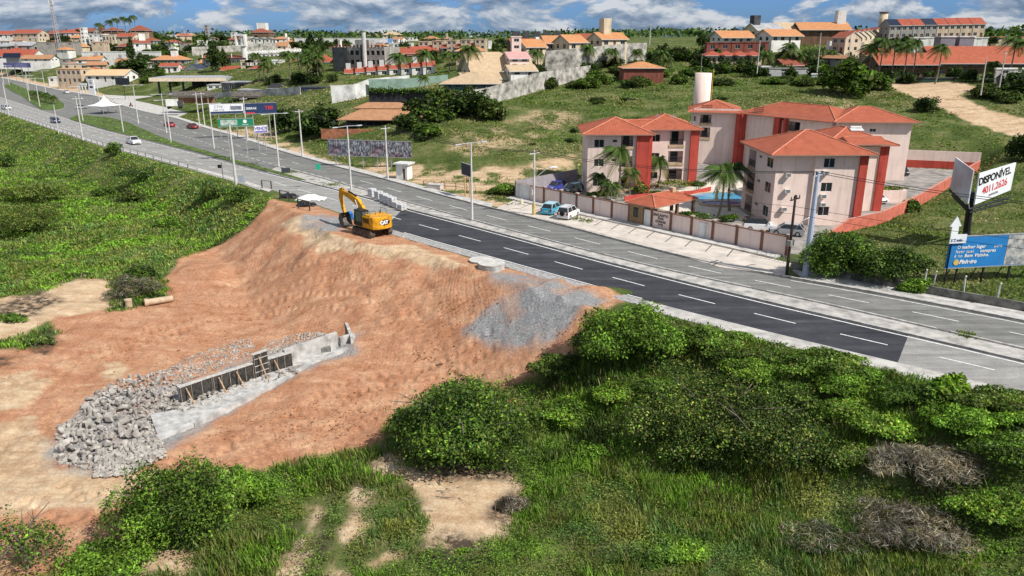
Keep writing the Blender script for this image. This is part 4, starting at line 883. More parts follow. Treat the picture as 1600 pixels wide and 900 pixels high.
H(190, 90, 500, 118, 8, 'long white garden wall in the upper left town', 'flat', WHITE, WHITE, 1, .0, 2, name='garden_wall', cat='wall', door=False)
H(107, 99, 470, 24, 6, 'grey block wall stub left of the half-built brown house', 'flat', GREY, GREY, 1, 0, 2, name='block_wall', cat='wall', door=False)
H(118, 110, 440, 34, 9, 'half-built brown house with a flat slab roof', 'flat', BEIGE, GREY, 10, .2, 3)
H(152, 112, 440, 26, 10, 'brown house with a shallow gable roof beside the thicket', 'gable', BEIGE, TILE_W, 8, .3, 2)
H(216, 116, 420, 10, 13, 'narrow yellow-ochre building beside the thicket', 'flat', mat('yellow_render', (.62, .42, .14), .9), CREAM, 6, 0, 1, 2)
H(234, 109, 430, 24, 9, 'white box house behind the filling station', 'flat', WHITE, WHITE, 8, 0, 2)
H(265, 103, 430, 50, 9, 'two-storey orange-roofed house with a white tank, behind the filling station', 'hip', GREY, TILE_O, 9, .05, 5, tank=(3, 4.5, .1, WHITE))
H(265, 116, 400, 26, 12, 'white house with a red lean-to roof in front of the orange-roofed house', 'gable', WHITE, TILE_R, 6, .05, 3)
H(300, 117, 400, 28, 9, 'small dark-gabled house with a solar roof behind the filling canopy', 'gable', WHITE, SOLAR, 8, -.4, 2, ridge='y')
H(322, 106, 430, 18, 7, 'orange-roofed cottage peeping behind the tall dark tree', 'gable', WHITE, TILE_O, 8, 0, 2)
H(287, 112, 405, 14, 4, 'low red-roofed annex left of the dark-gabled house', 'gable', WHITE, TILE_R, 5, 0, 2)
H(352, 106, 415, 62, 14, 'dark-roofed terrace with white fins beside the cylindrical white tower', 'saw', DGREY, TILE_D, 12, .35, 8)
H(364, 119, 385, 34, 9, 'red-roofed grey house right of the filling canopy', 'gable', GREY, TILE_R, 8, 0, 3)
H(388, 119, 380, 20, 22, 'beige stair tower house under the cylindrical white water tower', 'flat', CREAM, CREAM, 8, 0, 2, 2)
tw2 = thing('water_tower', 'white cylindrical water tower with a square frame top left of the white town houses', 'water tower', D(385, 112, 420))
MB().tube([(0, 0, 0), (0, 0, 50*420/F)], 1.5, 18).build('shaft', WHITE, tw2); m = MB(); hh = 47*420/F
for a in (-3.6, .8): m.box(a, a+.8, -2, 2, hh-3, hh+1.5)
m.box(-3.6, 1.6, -2, 2, hh+1.5, hh+2.3); m.box(-3.6, 1.6, -2, 2, hh-3.6, hh-3); m.build('frame_top', WHITE, tw2)
for k in range(7): H(391+k*12.5, 94-k*.6, 440, 12, 8, f'{ordn(k)} from the left of the white houses with sloping parapet fins', 'saw', WHITE, WHITE, 9, 0, 2, group='white town houses with fin parapets')
H(412, 119, 380, 52, 22, 'white two-storey town house block with dark doors behind the palms', 'flat', WHITE, TILE_R, 9, 0, 6, 2)
H(505, 112, 340, 30, 14, 'white house with a bright red hip roof beside the grey tower block', 'hip', WHITE, TILE_R, 9, 0, 3, slope=.6)
H(598, 72, 560, 26, 5, 'long blue-roofed shed behind the grey tower block', 'gable', WHITE, mat('blue_sheet', (.10, .18, .38), .6), 12, 0, 4)
H(626, 76, 420, 34, 7, 'white house with arched parapets behind the red roofs', 'flat', WHITE, WHITE, 8, 0, 5)
H(640, 94, 350, 78, 10, 'long red-roofed house behind the row of white terraces', 'gable', CREAM, TILE_R, 9, 0, 6)
H(672, 88, 360, 48, 7, 'gabled red-roofed house left of the beige flats', 'gable', TAN, TILE_R, 10, .6, 4)
H(682, 121, 300, 18, 7, 'small red-roofed lean-to at the right end of the white terraces', 'gable', WHITE, TILE_R, 5, 0, 2)
# beige flats stepping along the ridge
for k in range(5): H(662+k*22, 82-k*.9, 370-k*6, 15, 15, f'{ordn(k)} from the left of the beige flat-topped blocks on the centre ridge', 'flat', BEIGE, BEIGE, 8, -.1, 2, 2, 'flat_block', 'building', group='beige flat-topped blocks on the ridge', door=False)
for k in range(4): H(673+k*22, 84-k*.9, 364-k*6, 9, 8, f'{ordn(k)} from the left of the low linked wings between the beige blocks', 'gable', BEIGE, TILE_D, 6, -.1, 1, 1, 'linked_wing', 'building', group='low wings between the beige blocks', door=False)
# row of white terraces, red roofs each with a white tank box
for k in range(8):
    H(548+k*17.5, 124.5-k*1.6, 292-k*1.5, 17.3, 9.5, f'{ordn(k)} from left of the white terraces with red roofs and tank boxes', 'gable', WHITE, TILE_R, 6.5, .12, 1, 1, 'terraced_house', 'terraced house', group='white terraced houses with tank boxes', tank=(1.6, 3.4, -.2, ACM), over=.25, door=False, slope=.5)
# grey unfinished tower block
gb = thing('unfinished_block', 'grey unfinished three-storey block with battlement-like top and dark netted faces', 'building', D(562, 118, 300), -.35)
m = MB(); wv_ = 10.; hb = 10.2
PX, ox = facade(m, (-11, 0), (11, 0), -3, hb, [(1+k*2.2, 2.4+k*2.2, .8+f*3.3, 2.4+f*3.3, .2, 1) for k in range(10) for f in range(3)]); boxwalls(m, [(-11, 0), (11, 0), (11, 12), (-11, 12)], -3, hb, (0,)); m.face([(-11, 0, hb), (11, 0, hb), (11, 12, hb), (-11, 12, hb)])
for k in range(15): m.box(-11+k*1.5, -10.4+k*1.5, -.1, .1, hb, hb+.9, 2)
m.box(-3, 3, 3, 8, hb, hb+2.6); m.box(-11.1, -4.5, -.3, -.02, -2, hb-.2, 3); m.box(1.2, 2.4, -.5, -.02, -2, hb+.6, 3)
m.build('wall', [GREY, DIN, BRICK, DGREY], gb); MB().tube([(3.2, -1, 0), (3.2, -1, hb+5.2)], .8, 12).build('water_tank_column', POLE, gb)
# big buff-roofed villa
H(785, 122, 236, 92, 14, 'large pale villa with a broad buff tiled roof and upper windows', 'gable', CREAM, TILE_B, 12, .35, 5, 1, slope=.75, over=1.2)
H(768, 128, 226, 82, 6.5, 'verandah wing with buff lean-to roof in front of the large villa', 'gable', WHITE, TILE_B, 6, .3, 4, 1, 'verandah', 'verandah', slope=.45, over=1.2)
H(735, 139, 208, 78, 8, 'low round-cornered pavilion with a buff hip roof behind the concrete wall', 'hip', mat('green_blue_panel', (.10, .22, .20), .5), TILE_B, 12, 0, 6, slope=.35, over=1.4)
H(735, 85, 300, 44, 5, 'tan-roofed villa behind palms left of the pink tower', 'hip', CREAM, TILE_O, 9, 0, 4)
H(807, 100, 240, 14, 38, 'tall pink stair tower beside the large villa', 'flat', PINK, PINK, 4, .1, 1, 4, 'stair_tower', 'tower', door=False)
H(812, 106, 236, 30, 14, 'pink two-storey house wing under the pink tower', 'gable', PINK, mat('pinkish_roof', (.52, .30, .28), .9), 8, .3, 2, 2)
H(818, 120, 226, 40, 9, 'low white annex with sloping roof at the right of the large villa', 'gable', WHITE, TILE_B, 7, .3, 2)
# tan roofed houses on the centre ridge with dark tank boxes behind
H(838, 87, 265, 34, 13, 'first tan-roofed cream house along the ridge wall', 'gable', CREAM, TILE_O, 9, .5, 2, slope=.5)
H(873, 80, 270, 40, 12, 'second tan-roofed cream house along the ridge wall, with long eaves', 'gable', CREAM, TILE_O, 9, .2, 3, slope=.5)
H(903, 81, 262, 32, 14, 'third tan-roofed cream house along the ridge wall', 'gable', CREAM, TILE_O, 9, .55, 2, slope=.5)
H(924, 73, 285, 30, 9, 'fourth house of the ridge row, dark-roofed and set back', 'gable', WHITE, TILE_D, 9, .5, 2, slope=.5)
H(960, 75, 272, 44, 13, 'last tan-roofed house of the ridge row, with a tall tank box on its roof', 'gable', CREAM, TILE_O, 9, .45, 3, slope=.45, tank=(3., 6.6, -.1, CREAM))
for k in range(5): 
    x_, y_, z_ = D(806+k*16, 68, 320); o = thing('tank_tower', f'{ordn(k)} from the left of the dark box tanks standing above the ridge houses', 'water tank', (x_, y_, z_), group='dark box tanks on the ridge')
    MB().box(-1.1, 1.1, -1.1, 1.1, -3, 2).build('stand', BROWN, o); MB().box(-1.4, 1.4, -1.4, 1.4, 2, 4.6).build('tank', DGREY, o)
    H(808+k*16, 71, 314, 15, 4, f'{ordn(k)} from the left of the red roofs under the dark box tanks', 'gable', BROWN, TILE_R, 7, .3, 1, group='red roofs under the box tanks', door=False)
H(1006, 110, 232, 60, 3.5, 'low tan hip roof half hidden in the bushes', 'hip', BRICK, TILE_O, 10, 0, 4, slope=.3)
# -- right hilltop
H(1152, 68, 300, 50, 10, 'tan-roofed open-sided house on the right hilltop, leftmost there', 'gable', WHITE, TILE_O, 9, .3, 4, slope=.45, over=1.2)
H(1203, 60, 320, 44, 12, 'grey-roofed house with a dark tank box behind the hilltop row', 'gable', CREAM, SHEET, 10, .3, 4, slope=.5, tank=(3, 5.5, -.35, DGREY))
H(1238, 52, 335, 44, 7, 'buff-roofed gabled house on the right hilltop skyline', 'gable', CREAM, TILE_B, 9, .3, 3, slope=.5)
H(1228, 68, 298, 52, 12, 'tan-roofed house with a white gable beside the palms on the hilltop', 'gable', WHITE, TILE_O, 9, .35, 4, slope=.45, over=1.)
for k in range(5): H(1113+k*19.5, 81-k*.3, 276, 18, 12, f'{ordn(k)} from the left of the brick-red screen walls above the red roofs', 'flat', BRICK, BRICK, 3, 0, 1, 1, 'brick_screen_wall', 'wall', group='brick-red screen walls', door=False)
for k in range(4): H(1115+k*21, 102, 262, 22, 14, f'{ordn(k)} from left of the red hip-roofed chalets below the screen walls', 'hip', CREAM, TILE_R, 7, 0, 3, 1, 'chalet', 'house', group='red-roofed chalets', slope=.45, over=.8)
H(1201, 116, 246, 22, 10, 'small white building behind the hill bushes', 'flat', WHITE, WHITE, 4, 0, 1)
H(1248, 114, 244, 90, 6, 'grey-white block wall among palms on the right hill', 'flat', mat('grey_white_wall', (.45,.45,.46), .9), GREY, .4, 0, 2, name='block_wall', cat='wall', door=False)
H(1245, 108, 250, 40, 6, 'dark brown roof house hidden among the palms', 'gable', BROWN, TILE_D, 8, .2, 2)
H(1288, 58, 330, 70, 12, 'orange-roofed long house with a white chimney block on the hilltop', 'gable', BROWN, TILE_O, 10, 0, 4, slope=.5, over=1.2, tank=(3.5, 7, .4, WHITE))
# solid terraced row climbing away to the right
for k in range(8):
    t_ = k/7; H(1308+k*8.3, 83-k*2.2, 262+k*11, 22-k*.6, 22-k*.8, f'{ordn(k)} from the front of the cream terraced row climbing to the tower', 'gable', BEIGE if k == 0 else CREAM, TILE_R if k % 2 else TILE_D, 9, -.95, 2, 2, 'terraced_house', 'terraced house', group='cream terraced row climbing the hill', over=.3, slope=.4)
tw3 = thing('water_tower', 'tall cream cylindrical water tower on the right hilltop', 'water tower', D(1377, 52, 330)); MB().tube([(0, 0, -3), (0, 0, 29*330/F)], 1.6, 20).build('shaft', CREAM, tw3, smooth=True); MB().tube([(0, 0, 28.5*330/F), (0, 0, 30*330/F)], 1.9, 20).build('rim', BROWN, tw3)
for k in range(8): H(1397+k*18.6, 62-k*.35, 300, 18.2, 20, f'{ordn(k)} from the left of the grey-beige two-storey row houses on the right skyline', 'gable', GREY if k < 4 else BEIGE, SOLAR if k in (0, 3) else TILE_R, 8, .03, 2, 2, 'row_house', 'terraced house', group='row houses on the right skyline', slope=.55, over=.3)
H(1486, 63, 270, 110, 3, 'low white wall and carports below the right skyline row', 'flat', WHITE, WHITE, 3, 0, 4, name='garden_wall', cat='wall', door=False)
H(1578, 64, 300, 40, 5, 'cream low house at the right end of the skyline row', 'flat', CREAM, TILE_O, 7, 0, 3)
# long red-roofed condominium at right
H(1415, 124, 222, 80, 24, 'brick two-storey house forming the left wing of the long red-roofed lodge', 'gable', BROWN, TILE, 10, .0, 5, 2, slope=.5, over=1.2)
H(1540, 119, 227, 150, 22, 'long two-storey lodge with a wide orange-red roof on the right hill', 'gable', BROWN, TILE, 14, .0, 9, 2, 'lodge', 'building', slope=.55, over=1.4)
for k, px in enumerate((1475, 1504)):
    o = thing('water_tank', ('left' if k == 0 else 'right')+'-hand white-framed box tank above the long red roof', 'water tank', D(px, 70, 246), group='box tanks above the lodge')
    MB().box(-2.2, 2.2, -2, 2, -4, 2.2).build('tank', mat('tank_grey', (.22, .22, .25), .7), o); MB().box(-2.5, 2.5, -2.2, 2.2, 2.2, 2.6).build('lid', WHITE, o)
H(1330, 122, 225, 120, 5, 'pale low garden wall left of the dirt road end', 'flat', mat('lilac_wall', (.42,.42,.46), .9), WHITE, .4, 0, 2, name='garden_wall', cat='wall', door=False)
H(1450, 129, 213, 150, 6, 'dark green hedge-screened fence in front of the lodge', 'flat', mat('green_screen', (.02,.05,.035), .9), DGREY, .3, 0, 2, name='screen_fence', cat='fence', door=False)
H(1585, 118, 190, 62, 9, 'stained white wall at the right edge above the grass', 'flat', mat('stained_white', (.52,.50,.46), .9, .35, .6), WHITE, .4, .1, 2, name='garden_wall', cat='wall', door=False)

H(395, 150, 285, 44, 8, 'low grey flat-roofed shed behind the dirty white roadside wall', 'flat', GREY, SHEET, 9, 0, 3)
H(444, 147, 282, 46, 9, 'low black net-roofed yard building left of the blue-black wall', 'gable', DGREY, mat('shade_net', (.03, .03, .035), .9), 12, 0, 4, slope=.2)
H(446, 152, 274, 44, 4, 'thin red flat roof in front of the net-roofed yard', 'flat', WHITE, TILE_R, 5, 0, 3)
H(492, 149, 268, 50, 11, 'dark blue-grey screen building beside the patched white wall', 'flat', mat('navy_screen', (.05, .06, .13), .8), DGREY, 8, 0, 4)
H(350, 140, 318, 50, 6, 'white low wall-like canteen behind the thatched sheds', 'flat', WHITE, SHEET, 6, 0, 5)
# smaller houses filling the town between the larger ones
def filler(what, group, n, xr, yr, Yr, hh=(4, 8), seed=1):
    q = random.Random(seed); pts = sorted((q.uniform(*xr), q.uniform(*yr)) for _ in range(n))
    for i, (px, py) in enumerate(pts):
        Y_ = Yr[0]+(Yr[1]-Yr[0])*(py-yr[1])/(yr[0]-yr[1]+1e-6); k = q.random()
        H(px, py, Y_, q.uniform(12, 26), q.uniform(*hh), f'{ordn(i)} from the left of {what}', q.choice(['gable', 'gable', 'hip', 'flat']), q.choice([WHITE, WHITE, CREAM, BEIGE, GREY]), q.choice([TILE_R, TILE_D, TILE_W, TILE_O]), q.uniform(6, 10), q.uniform(-.5, .5), q.randint(1, 4), group=group, ridge=q.choice(['x', 'x', 'y']), tank=(1.5, 4, q.uniform(-.3, .3), q.choice([WHITE, GREY])) if q.random() < .35 else None)
filler('the small houses strung along the upper left ridge', 'small houses on the upper left ridge', 13, (150, 370), (60, 74), (560, 680), (3, 6), 3)
filler('the small houses low on the left edge of the town', 'small houses at the left edge', 10, (4, 140), (66, 84), (540, 640), (3, 6), 13)
filler('the small houses behind the grey block and red gables', 'small houses behind the red gables', 11, (560, 790), (74, 96), (330, 420), (4, 7), 14)
filler('the small houses between palms and the ridge row', 'small houses near the ridge row', 5, (760, 860), (72, 84), (300, 340), (3, 6), 15)
filler('the small houses behind the shops and filling station', 'small houses behind the shops', 9, (90, 340), (100, 116), (410, 470), (4, 8), 4)
filler('the small houses scattered before the centre skyline', 'small houses before the centre skyline', 14, (440, 730), (64, 80), (420, 640), (3, 6), 5)
filler('the small houses around the white town houses', 'small houses around the town houses', 8, (400, 520), (100, 124), (330, 400), (5, 9), 6)
filler('the small houses below the right skyline', 'small houses below the right skyline', 7, (1290, 1440), (84, 98), (240, 290), (4, 7), 8)
# ------------------------------------------------------------------ walls following the ground
def wallrun(name, pts, h, m, label, thick=.25, cat='wall', posts=0., pm=None, capm=None):
    """pts: (px, py of the foot, distance or None)"""
    w = [D(*p) if p[2] else (*W(p[0], p[1]), 0.) for p in pts]; o = thing(name, label, cat, w[0]); m_ = MB(); c_ = MB()
    for a, b in zip(w, w[1:]):
        v = Vector(b)-Vector(a); n = Vector((-v.y, v.x, 0)).normalized()*thick/2; p = [Vector(a)-n, Vector(b)-n, Vector(b)+n, Vector(a)+n]; dn = Vector((0, 0, -5)); up = Vector((0, 0, h))
        m_.grp([q+dn for q in p]+[q+up for q in p], [(3, 2, 1, 0), (4, 5, 6, 7), (0, 1, 5, 4), (1, 2, 6, 5), (2, 3, 7, 6), (3, 0, 4, 7)])
    m_.build('wall_panel', m, o)
    if posts:
        for a, b in zip(w, w[1:]):
            v = Vector(b)-Vector(a); k = max(1, int(v.length/posts))
            for i in range(k): q = Vector(a)+v*i/k; MB().box(q.x-.12, q.x+.12, q.y-.12, q.y+.12, q.z, q.z+h+.25).build('pillar', pm or m, o)
    relocate(o, w[0]); return o
OLDW = mat('stained_concrete_wall', (.42, .40, .36), .95, .45, .5, .02)
wallrun('concrete_wall', [(722,163,196),(760,158,200),(800,146,208),(840,132,222),(922,119,246)], 3.2, OLDW, 'stained grey concrete wall climbing the slope beside the large villa', posts=8)
wallrun('ivy_wall', [(577,160,214),(640,162,212),(700,164,205),(722,166,198)], 3.6, mat('dark_stained_wall', (.045, .045, .05), .95, .4, .4), 'dark stained wall topped with ivy below the pavilion')
wallrun('green_wall', [(577,138,240),(640,136,246),(700,130,252)], 2.6, mat('sea_green_wall', (.22, .32, .27), .9, .2, .4), 'sea-green painted wall behind the ivy wall')
wallrun('white_wall', [(518,150,236),(555,148,238),(578,139,242),(640,133,250)], 3.0, mat('patched_white_wall', (.62,.62,.60), .9, .3, .3), 'patched white boundary wall under the white terraces', posts=9)
wallrun('ridge_wall', [(852,92,255),(900,88,258),(985,79,276),(1010,78,280)], 2.4, OLDW, 'grey wall running under the tan-roofed ridge houses')
wallrun('white_wall', [(330,158,290),(400,155,275),(470,150,262)], 3., mat('dirty_white_wall', (.60,.58,.55), .95, .35, .4), 'dirty white roadside wall right of the thatched sheds')
wallrun('field_wall', [(300,80,520),(355,78,540),(380,76,545),(465,71,560)], 2.6, OLDW, 'far grey wall crossing the fields behind the white town houses')
wl2 = wallrun('roadside_wall', [(1236,421,None),(1269,427,None),(1400,451,None),(1450,461,None),(1610,490,None),(1680,505,None)], .95, mat('mossy_concrete', (.20, .19, .165), .95, .5, .9, .03), 'low mossy concrete wall along the right pavement', .2)
for i, (px, py) in enumerate(((1288,430),(1318,434),(1360,443),(1403,452),(1442,459),(1455,462),(1504,470),(1556,482))):
    x, y = W(px, py-2); o = thing('fence_post', f'{ordn(i)} from the left of the leaning concrete posts behind the low roadside wall', 'fence post', (x, y, 0), group='concrete posts behind the roadside wall')
    MB().tube([(0, 0, 0), (.12*((i % 3)-1), 0, 2.1), (.12*((i % 3)-1)-.1, -.25, 2.45)], .08, 6).build('shaft', POLE, o)
# ------------------------------------------------------------------ vehicles
TYRE = flat('tyre_rubber', (.015, .015, .016), .9); RIM = flat('wheel_rim', (.35, .36, .37), .35); TAILL = flat('tail_lamp', (.35, .01, .01), .3); HEADL = flat('head_lamp', (.7, .72, .75), .1); PLATE = flat('number_plate', (.5, .5, .5), .5)
def paint(n, c): return mat(n, c, .28, .04, .5, coat=.8, spec=.5)
def car(label, loc, rz, col, kind='hatch', L=4.1, Wd=1.75, Hh=1.5, name='car', group=None, roofm=None, cat='car'):
    o = thing(name, label, cat, (loc[0], loc[1], loc[2]), rz, group); h = L/2; belt = .62*Hh; g = .2; w = Wd/2
    if kind == 'pickup': prof = [(-h, .5), (-h, belt), (h*.42, belt), (h*.9, belt*.86), (h, .62), (h, g+.08), (h*.9, g), (-h*.95, g)]; cab = (-h*.12, h*.46, -h*.02, h*.2)
    elif kind == 'suv': prof = [(-h, .45), (-h*.99, belt*1.02), (h*.42, belt), (h*.88, belt*.88), (h, .62), (h, g+.08), (h*.9, g), (-h*.95, g)]; cab = (-h*.985, h*.5, -h*.86, h*.2)
    elif kind == 'sedan': prof = [(-h, .45), (-h*.98, belt), (-h*.55, belt*1.04), (h*.4, belt), (h*.9, belt*.80), (h, .5), (h, g+.05), (h*.9, g), (-h*.95, g)]; cab = (-h*.74, h*.5, -h*.34, h*.12)
    else: prof = [(-h, .45), (-h*.97, belt*1.03), (h*.45, belt), (h*.9, belt*.84), (h, .55), (h, g+.05), (h*.9, g), (-h*.95, g)]; cab = (-h*.95, h*.58, -h*.70, h*.2)
    n = len(prof); m = MB(); ring_ = []
    for y, s in ((-w, .0), (-w*.985, 1), (w*.985, 1), (w, 0)): pass
    vs = [(x, -w*(1 if z < .55*Hh else .955), z) for x, z in prof]+[(x, w*(1 if z < .55*Hh else .955), z) for x, z in prof]
    m.grp(vs, [tuple(range(n)), tuple(range(n, 2*n))[::-1]]+[(i, n+i, n+(i+1) % n, (i+1) % n) for i in range(n)])
    m.build('body', col, o, bev=.06)
    c0, c1, r0, r1 = cab; z0, z1 = belt-.02, Hh-.03; wb, wt = w*.94, w*.74
    vs = [(c0, -wb, z0), (c1, -wb, z0), (c1, wb, z0), (c0, wb, z0), (r0, -wt, z1), (r1, -wt, z1), (r1, wt, z1), (r0, wt, z1)]
    MB().grp(vs, [(4, 5, 6, 7), (0, 1, 5, 4), (1, 2, 6, 5), (2, 3, 7, 6), (3, 0, 4, 7)]).build('windows', GLASS, o)
    rf = MB().box(r0-.03, r1+.03, -wt-.02, wt+.02, z1-.04, z1+.05)
    for s in (-1, 1):
        for a, b in (((c0, wb), (r0, wt)), ((c1, wb), (r1, wt)), (((c0+c1)/2, wb), ((r0+r1)/2, wt))): rf.tube([(a[0], s*(a[1]+.01), z0), (b[0], s*(b[1]+.01), z1)], .045, 5)
    rf.build('roof', roofm or col, o)
    if kind == 'suv' and roofm is None: MB().tube([(r0+.1, -wt+.05, z1+.1), (r1-.1, -wt+.05, z1+.1)], .03, 5).build('roof_rail', BLACKM, o)
    if kind == 'pickup': MB().box(-h+.1, c0-.1, -w*.84, w*.84, belt, belt+.02).build('cargo_bed', flat('bed_liner', (.02, .02, .02), .8), o)
    for sx in (-.61, .62):
        for sy in (-1, 1):
            wh = MB().tube([(h*sx, sy*(w-.2), .33), (h*sx, sy*(w+.02), .33)], .33, 16).build('wheel', TYRE, o)
            MB().tube([(h*sx, sy*(w-.1), .33), (h*sx, sy*(w+.035), .33)], .2, 12).build('rim', RIM, wh)
    for s in (-1, 1):
        MB().box(h-.12, h+.012, s*w*.62-.2, s*w*.62+.2, belt*.68, belt*.82).build('headlight', HEADL, o)
        MB().box(-h-.015, -h+.1, s*w*.80-.13, s*w*.80+.13, belt*.66, belt*.98).build('tail_light', TAILL, o)
        MB().box(c1-.35, c1-.2, s*(w+.02)-.1, s*(w+.02)+.1, belt, belt+.14).build('wing_mirror', col, o)
    MB().box(-h-.02, -h+.02, -.26, .26, .55, .68).build('number_plate', PLATE, o); MB().box(h-.02, h+.025, -.5, .5, .38, .56).build('grille', BLACKM, o)
    return o
cW = paint('white_car_paint', (.74, .74, .74)); cB = paint('pearl_blue_car_paint', (.02, .36, .52)); cS = paint('silver_car_paint', (.36, .37, .39)); cK = paint('black_car_paint', (.02, .022, .03)); cD = paint('dark_blue_car_paint', (.012, .03, .10)); cR = paint('red_car_paint', (.42, .015, .02)); cV = paint('violet_blue_car_paint', (.05, .06, .32)); cG = paint('dark_teal_car_paint', (.015, .04, .045))
def onroad(px, py, z=.04): x, y = W(px, py); return (x, y, z)
RA = math.atan2(.72, -.69)        # heading of the road, away from the camera
PKA = ang+math.pi/2               # bays run square to the estate wall
car('bright turquoise hatchback with white roof parked nose-in at the estate wall', onroad(862, 333), 1.12, cB, 'hatch', 4.2, 1.8, 1.6, roofm=mat('pale_blue_roof', (.42, .66, .74), .3, coat=.5))
o = car('white off-roader with a spare wheel on its tailgate, parked beside the turquoise car', onroad(888, 340), 1.08, cW, 'suv', 4.1, 1.8, 1.75)
MB().tube([(-2.07, 0, .95), (-2.28, 0, .95)], .34, 16).build('spare_wheel', TYRE, o)
car('violet-blue car parked in the shade behind the pink wall', (W(868, 297)[0], W(868, 297)[1], .05), PKA+math.pi+.2, cV, 'hatch', 4.2, 1.8, 1.5)
car('dark teal car parked in the shade beside the violet-blue one', (W(894, 301)[0], W(894, 301)[1], .05), PKA+math.pi+.15, cG, 'hatch', 4.2, 1.8, 1.5)
car('white crossover with black roof parked side-on behind the pink wall', (W(1187, 360)[0], W(1187, 360)[1], .05), -.18, cW, 'suv', 4.4, 1.85, 1.65, roofm=cK)
car('silver hatchback parked nose to tail with the white crossover', (W(1230, 367)[0], W(1230, 367)[1], .05), math.pi-.42, cS, 'hatch', 4.2, 1.8, 1.5)
car('black hatchback half hidden behind the front block red column', (W(1325, 341)[0], W(1325, 341)[1], .05), 1.45, cK, 'suv', 4., 1.8, 1.6)
car('white car emerging from behind the sunlit block in the rear car park', (W(1366, 316)[0], W(1366, 316)[1], .05), -1.3, cW, 'hatch', 4.2, 1.8, 1.5)
car('black car at the far end of the rear car park', (W(1407, 273)[0], W(1407, 273)[1], .05), -1.7, cK, 'hatch', 4.1, 1.75, 1.5)
car('white double-cab pickup driving towards the camera on the pale carriageway', onroad(209, 225), RA+math.pi, cW, 'pickup', 5.2, 1.9, 1.8, 'pickup_truck', cat='pickup')
car('dark grey car on the left carriageway behind the white pickup', onroad(87, 192), RA+math.pi, cD, 'suv', 4.3, 1.8, 1.6)
car('white car at the left edge of the picture on the near carriageway', onroad(10, 171), RA+math.pi+.2, cW, 'hatch', 4.2, 1.8, 1.55)
car('red car farther from the camera of the two on the far carriageway', onroad(265, 198), RA, cR, 'sedan', 4.4, 1.78, 1.45)
car('dark red car nearer the camera of the two on the far carriageway', onroad(301, 201), RA, paint('dark_red_car_paint', (.25, .008, .015)), 'sedan', 4.4, 1.78, 1.45)
car('white car leaving the junction by the shops', onroad(104, 146), RA, cW, 'hatch', 4.2, 1.78, 1.5)
car('silver car crossing the gap in the median behind the lamp poles', onroad(128, 170), .25, cS, 'hatch', 4.2, 1.78, 1.5)

# ------------------------------------------------------------------ people
def person(label, loc, rz, top, bottom, skin, lean=0.):
    """one continuous skinned body, leaning slightly, with hair, shirt and shorts over it"""
    o = thing('person', label, 'person', loc, rz)
    J = {'pelvis': (0, 0, .95), 'waist': (0, 0, 1.1), 'chest': (0, 0, 1.32), 'neck': (0, 0, 1.5), 'head': (0, -.01, 1.62), 'crown': (0, 0, 1.72),
         'lh': (.1, 0, .9), 'lk': (.11, -.06, .5), 'la': (.11, 0, .08), 'lt': (.12, -.15, .04), 'rh': (-.1, 0, .9), 'rk': (-.1, -.2, .55), 'ra': (-.09, -.02, .2), 'rt': (-.09, -.15, .12),
         'ls': (.19, 0, 1.42), 'le': (.27, -.02, 1.15), 'lw': (.2, -.2, 1.05), 'lf': (.12, -.26, 1.04), 'rs': (-.19, 0, 1.42), 're': (-.28, .02, 1.15), 'rw': (-.22, -.18, 1.0), 'rf': (-.15, -.25, .98)}
    E_ = [('pelvis','waist'),('waist','chest'),('chest','neck'),('neck','head'),('head','crown'),('pelvis','lh'),('lh','lk'),('lk','la'),('la','lt'),('pelvis','rh'),('rh','rk'),('rk','ra'),('ra','rt'),('chest','ls'),('ls','le'),('le','lw'),('lw','lf'),('chest','rs'),('rs','re'),('re','rw'),('rw','rf')]
    Rr = dict(pelvis=.15, waist=.13, chest=.16, neck=.06, head=.095, crown=.06, lh=.09, rh=.09, lk=.06, rk=.06, la=.045, ra=.045, lt=.04, rt=.04, ls=.065, rs=.065, le=.045, re=.045, lw=.032, rw=.032, lf=.035, rf=.035)
    ks = list(J); me = bpy.data.meshes.new('body'); me.from_pydata([J[k] for k in ks], [(ks.index(a), ks.index(b)) for a, b in E_], []); me.materials.append(skin)
    b = bpy.data.objects.new('body', me); put(b, o); b.modifiers.new('skin', 'SKIN'); 
    for i, k in enumerate(ks): me.skin_vertices[0].data[i].radius = (Rr[k],)*2
    me.skin_vertices[0].data[0].use_root = True; s = b.modifiers.new('sub', 'SUBSURF'); s.levels = s.render_levels = 1
    MB().tube([(0, 0, .88), (0, 0, 1.1), (0, 0, 1.34), (0, 0, 1.47)], [.19, .175, .205, .09], 12).build('shirt', top, o, smooth=True)
    for s_ in (-1, 1): MB().tube([(s_*.17, 0, 1.43), (s_*.27, -.01, 1.2)], [.085, .07], 8).build('sleeve', top, o)
    m = MB().tube([(0, 0, .78), (0, 0, .93)], [.19, .195], 12); m.tube([(.1, 0, .86), (.11, -.05, .52)], [.11, .085], 8); m.tube([(-.1, 0, .86), (-.1, -.18, .56)], [.11, .085], 8); m.build('shorts', bottom, o, smooth=True)
    MB().tube([(0, .02, 1.62), (0, .02, 1.7), (0, .02, 1.75)], [.105, .1, .04], 10).build('hair', flat('hair', (.01, .008, .006), .8), o, smooth=True)
    return o
SKIN = flat('brown_skin', (.22, .11, .065), .6)
person('person in white shirt and dark blue shorts leaning on the pink wall, one foot raised', (W(966, 340.5)[0], W(966, 340.5)[1], .07), ang+.1, flat('white_cloth', (.6, .62, .68), .9), flat('navy_cloth', (.02, .03, .08), .9), SKIN)
mc = thing('motorcycle', 'small dark motorcycle ridden past the forecourt entrance', 'motorcycle', onroad(205, 167, .05), RA+.4)
for x in (-.65, .65): m = MB().tube([(x, -.06, .3), (x, .06, .3)], .3, 14).build('wheel', TYRE, mc)
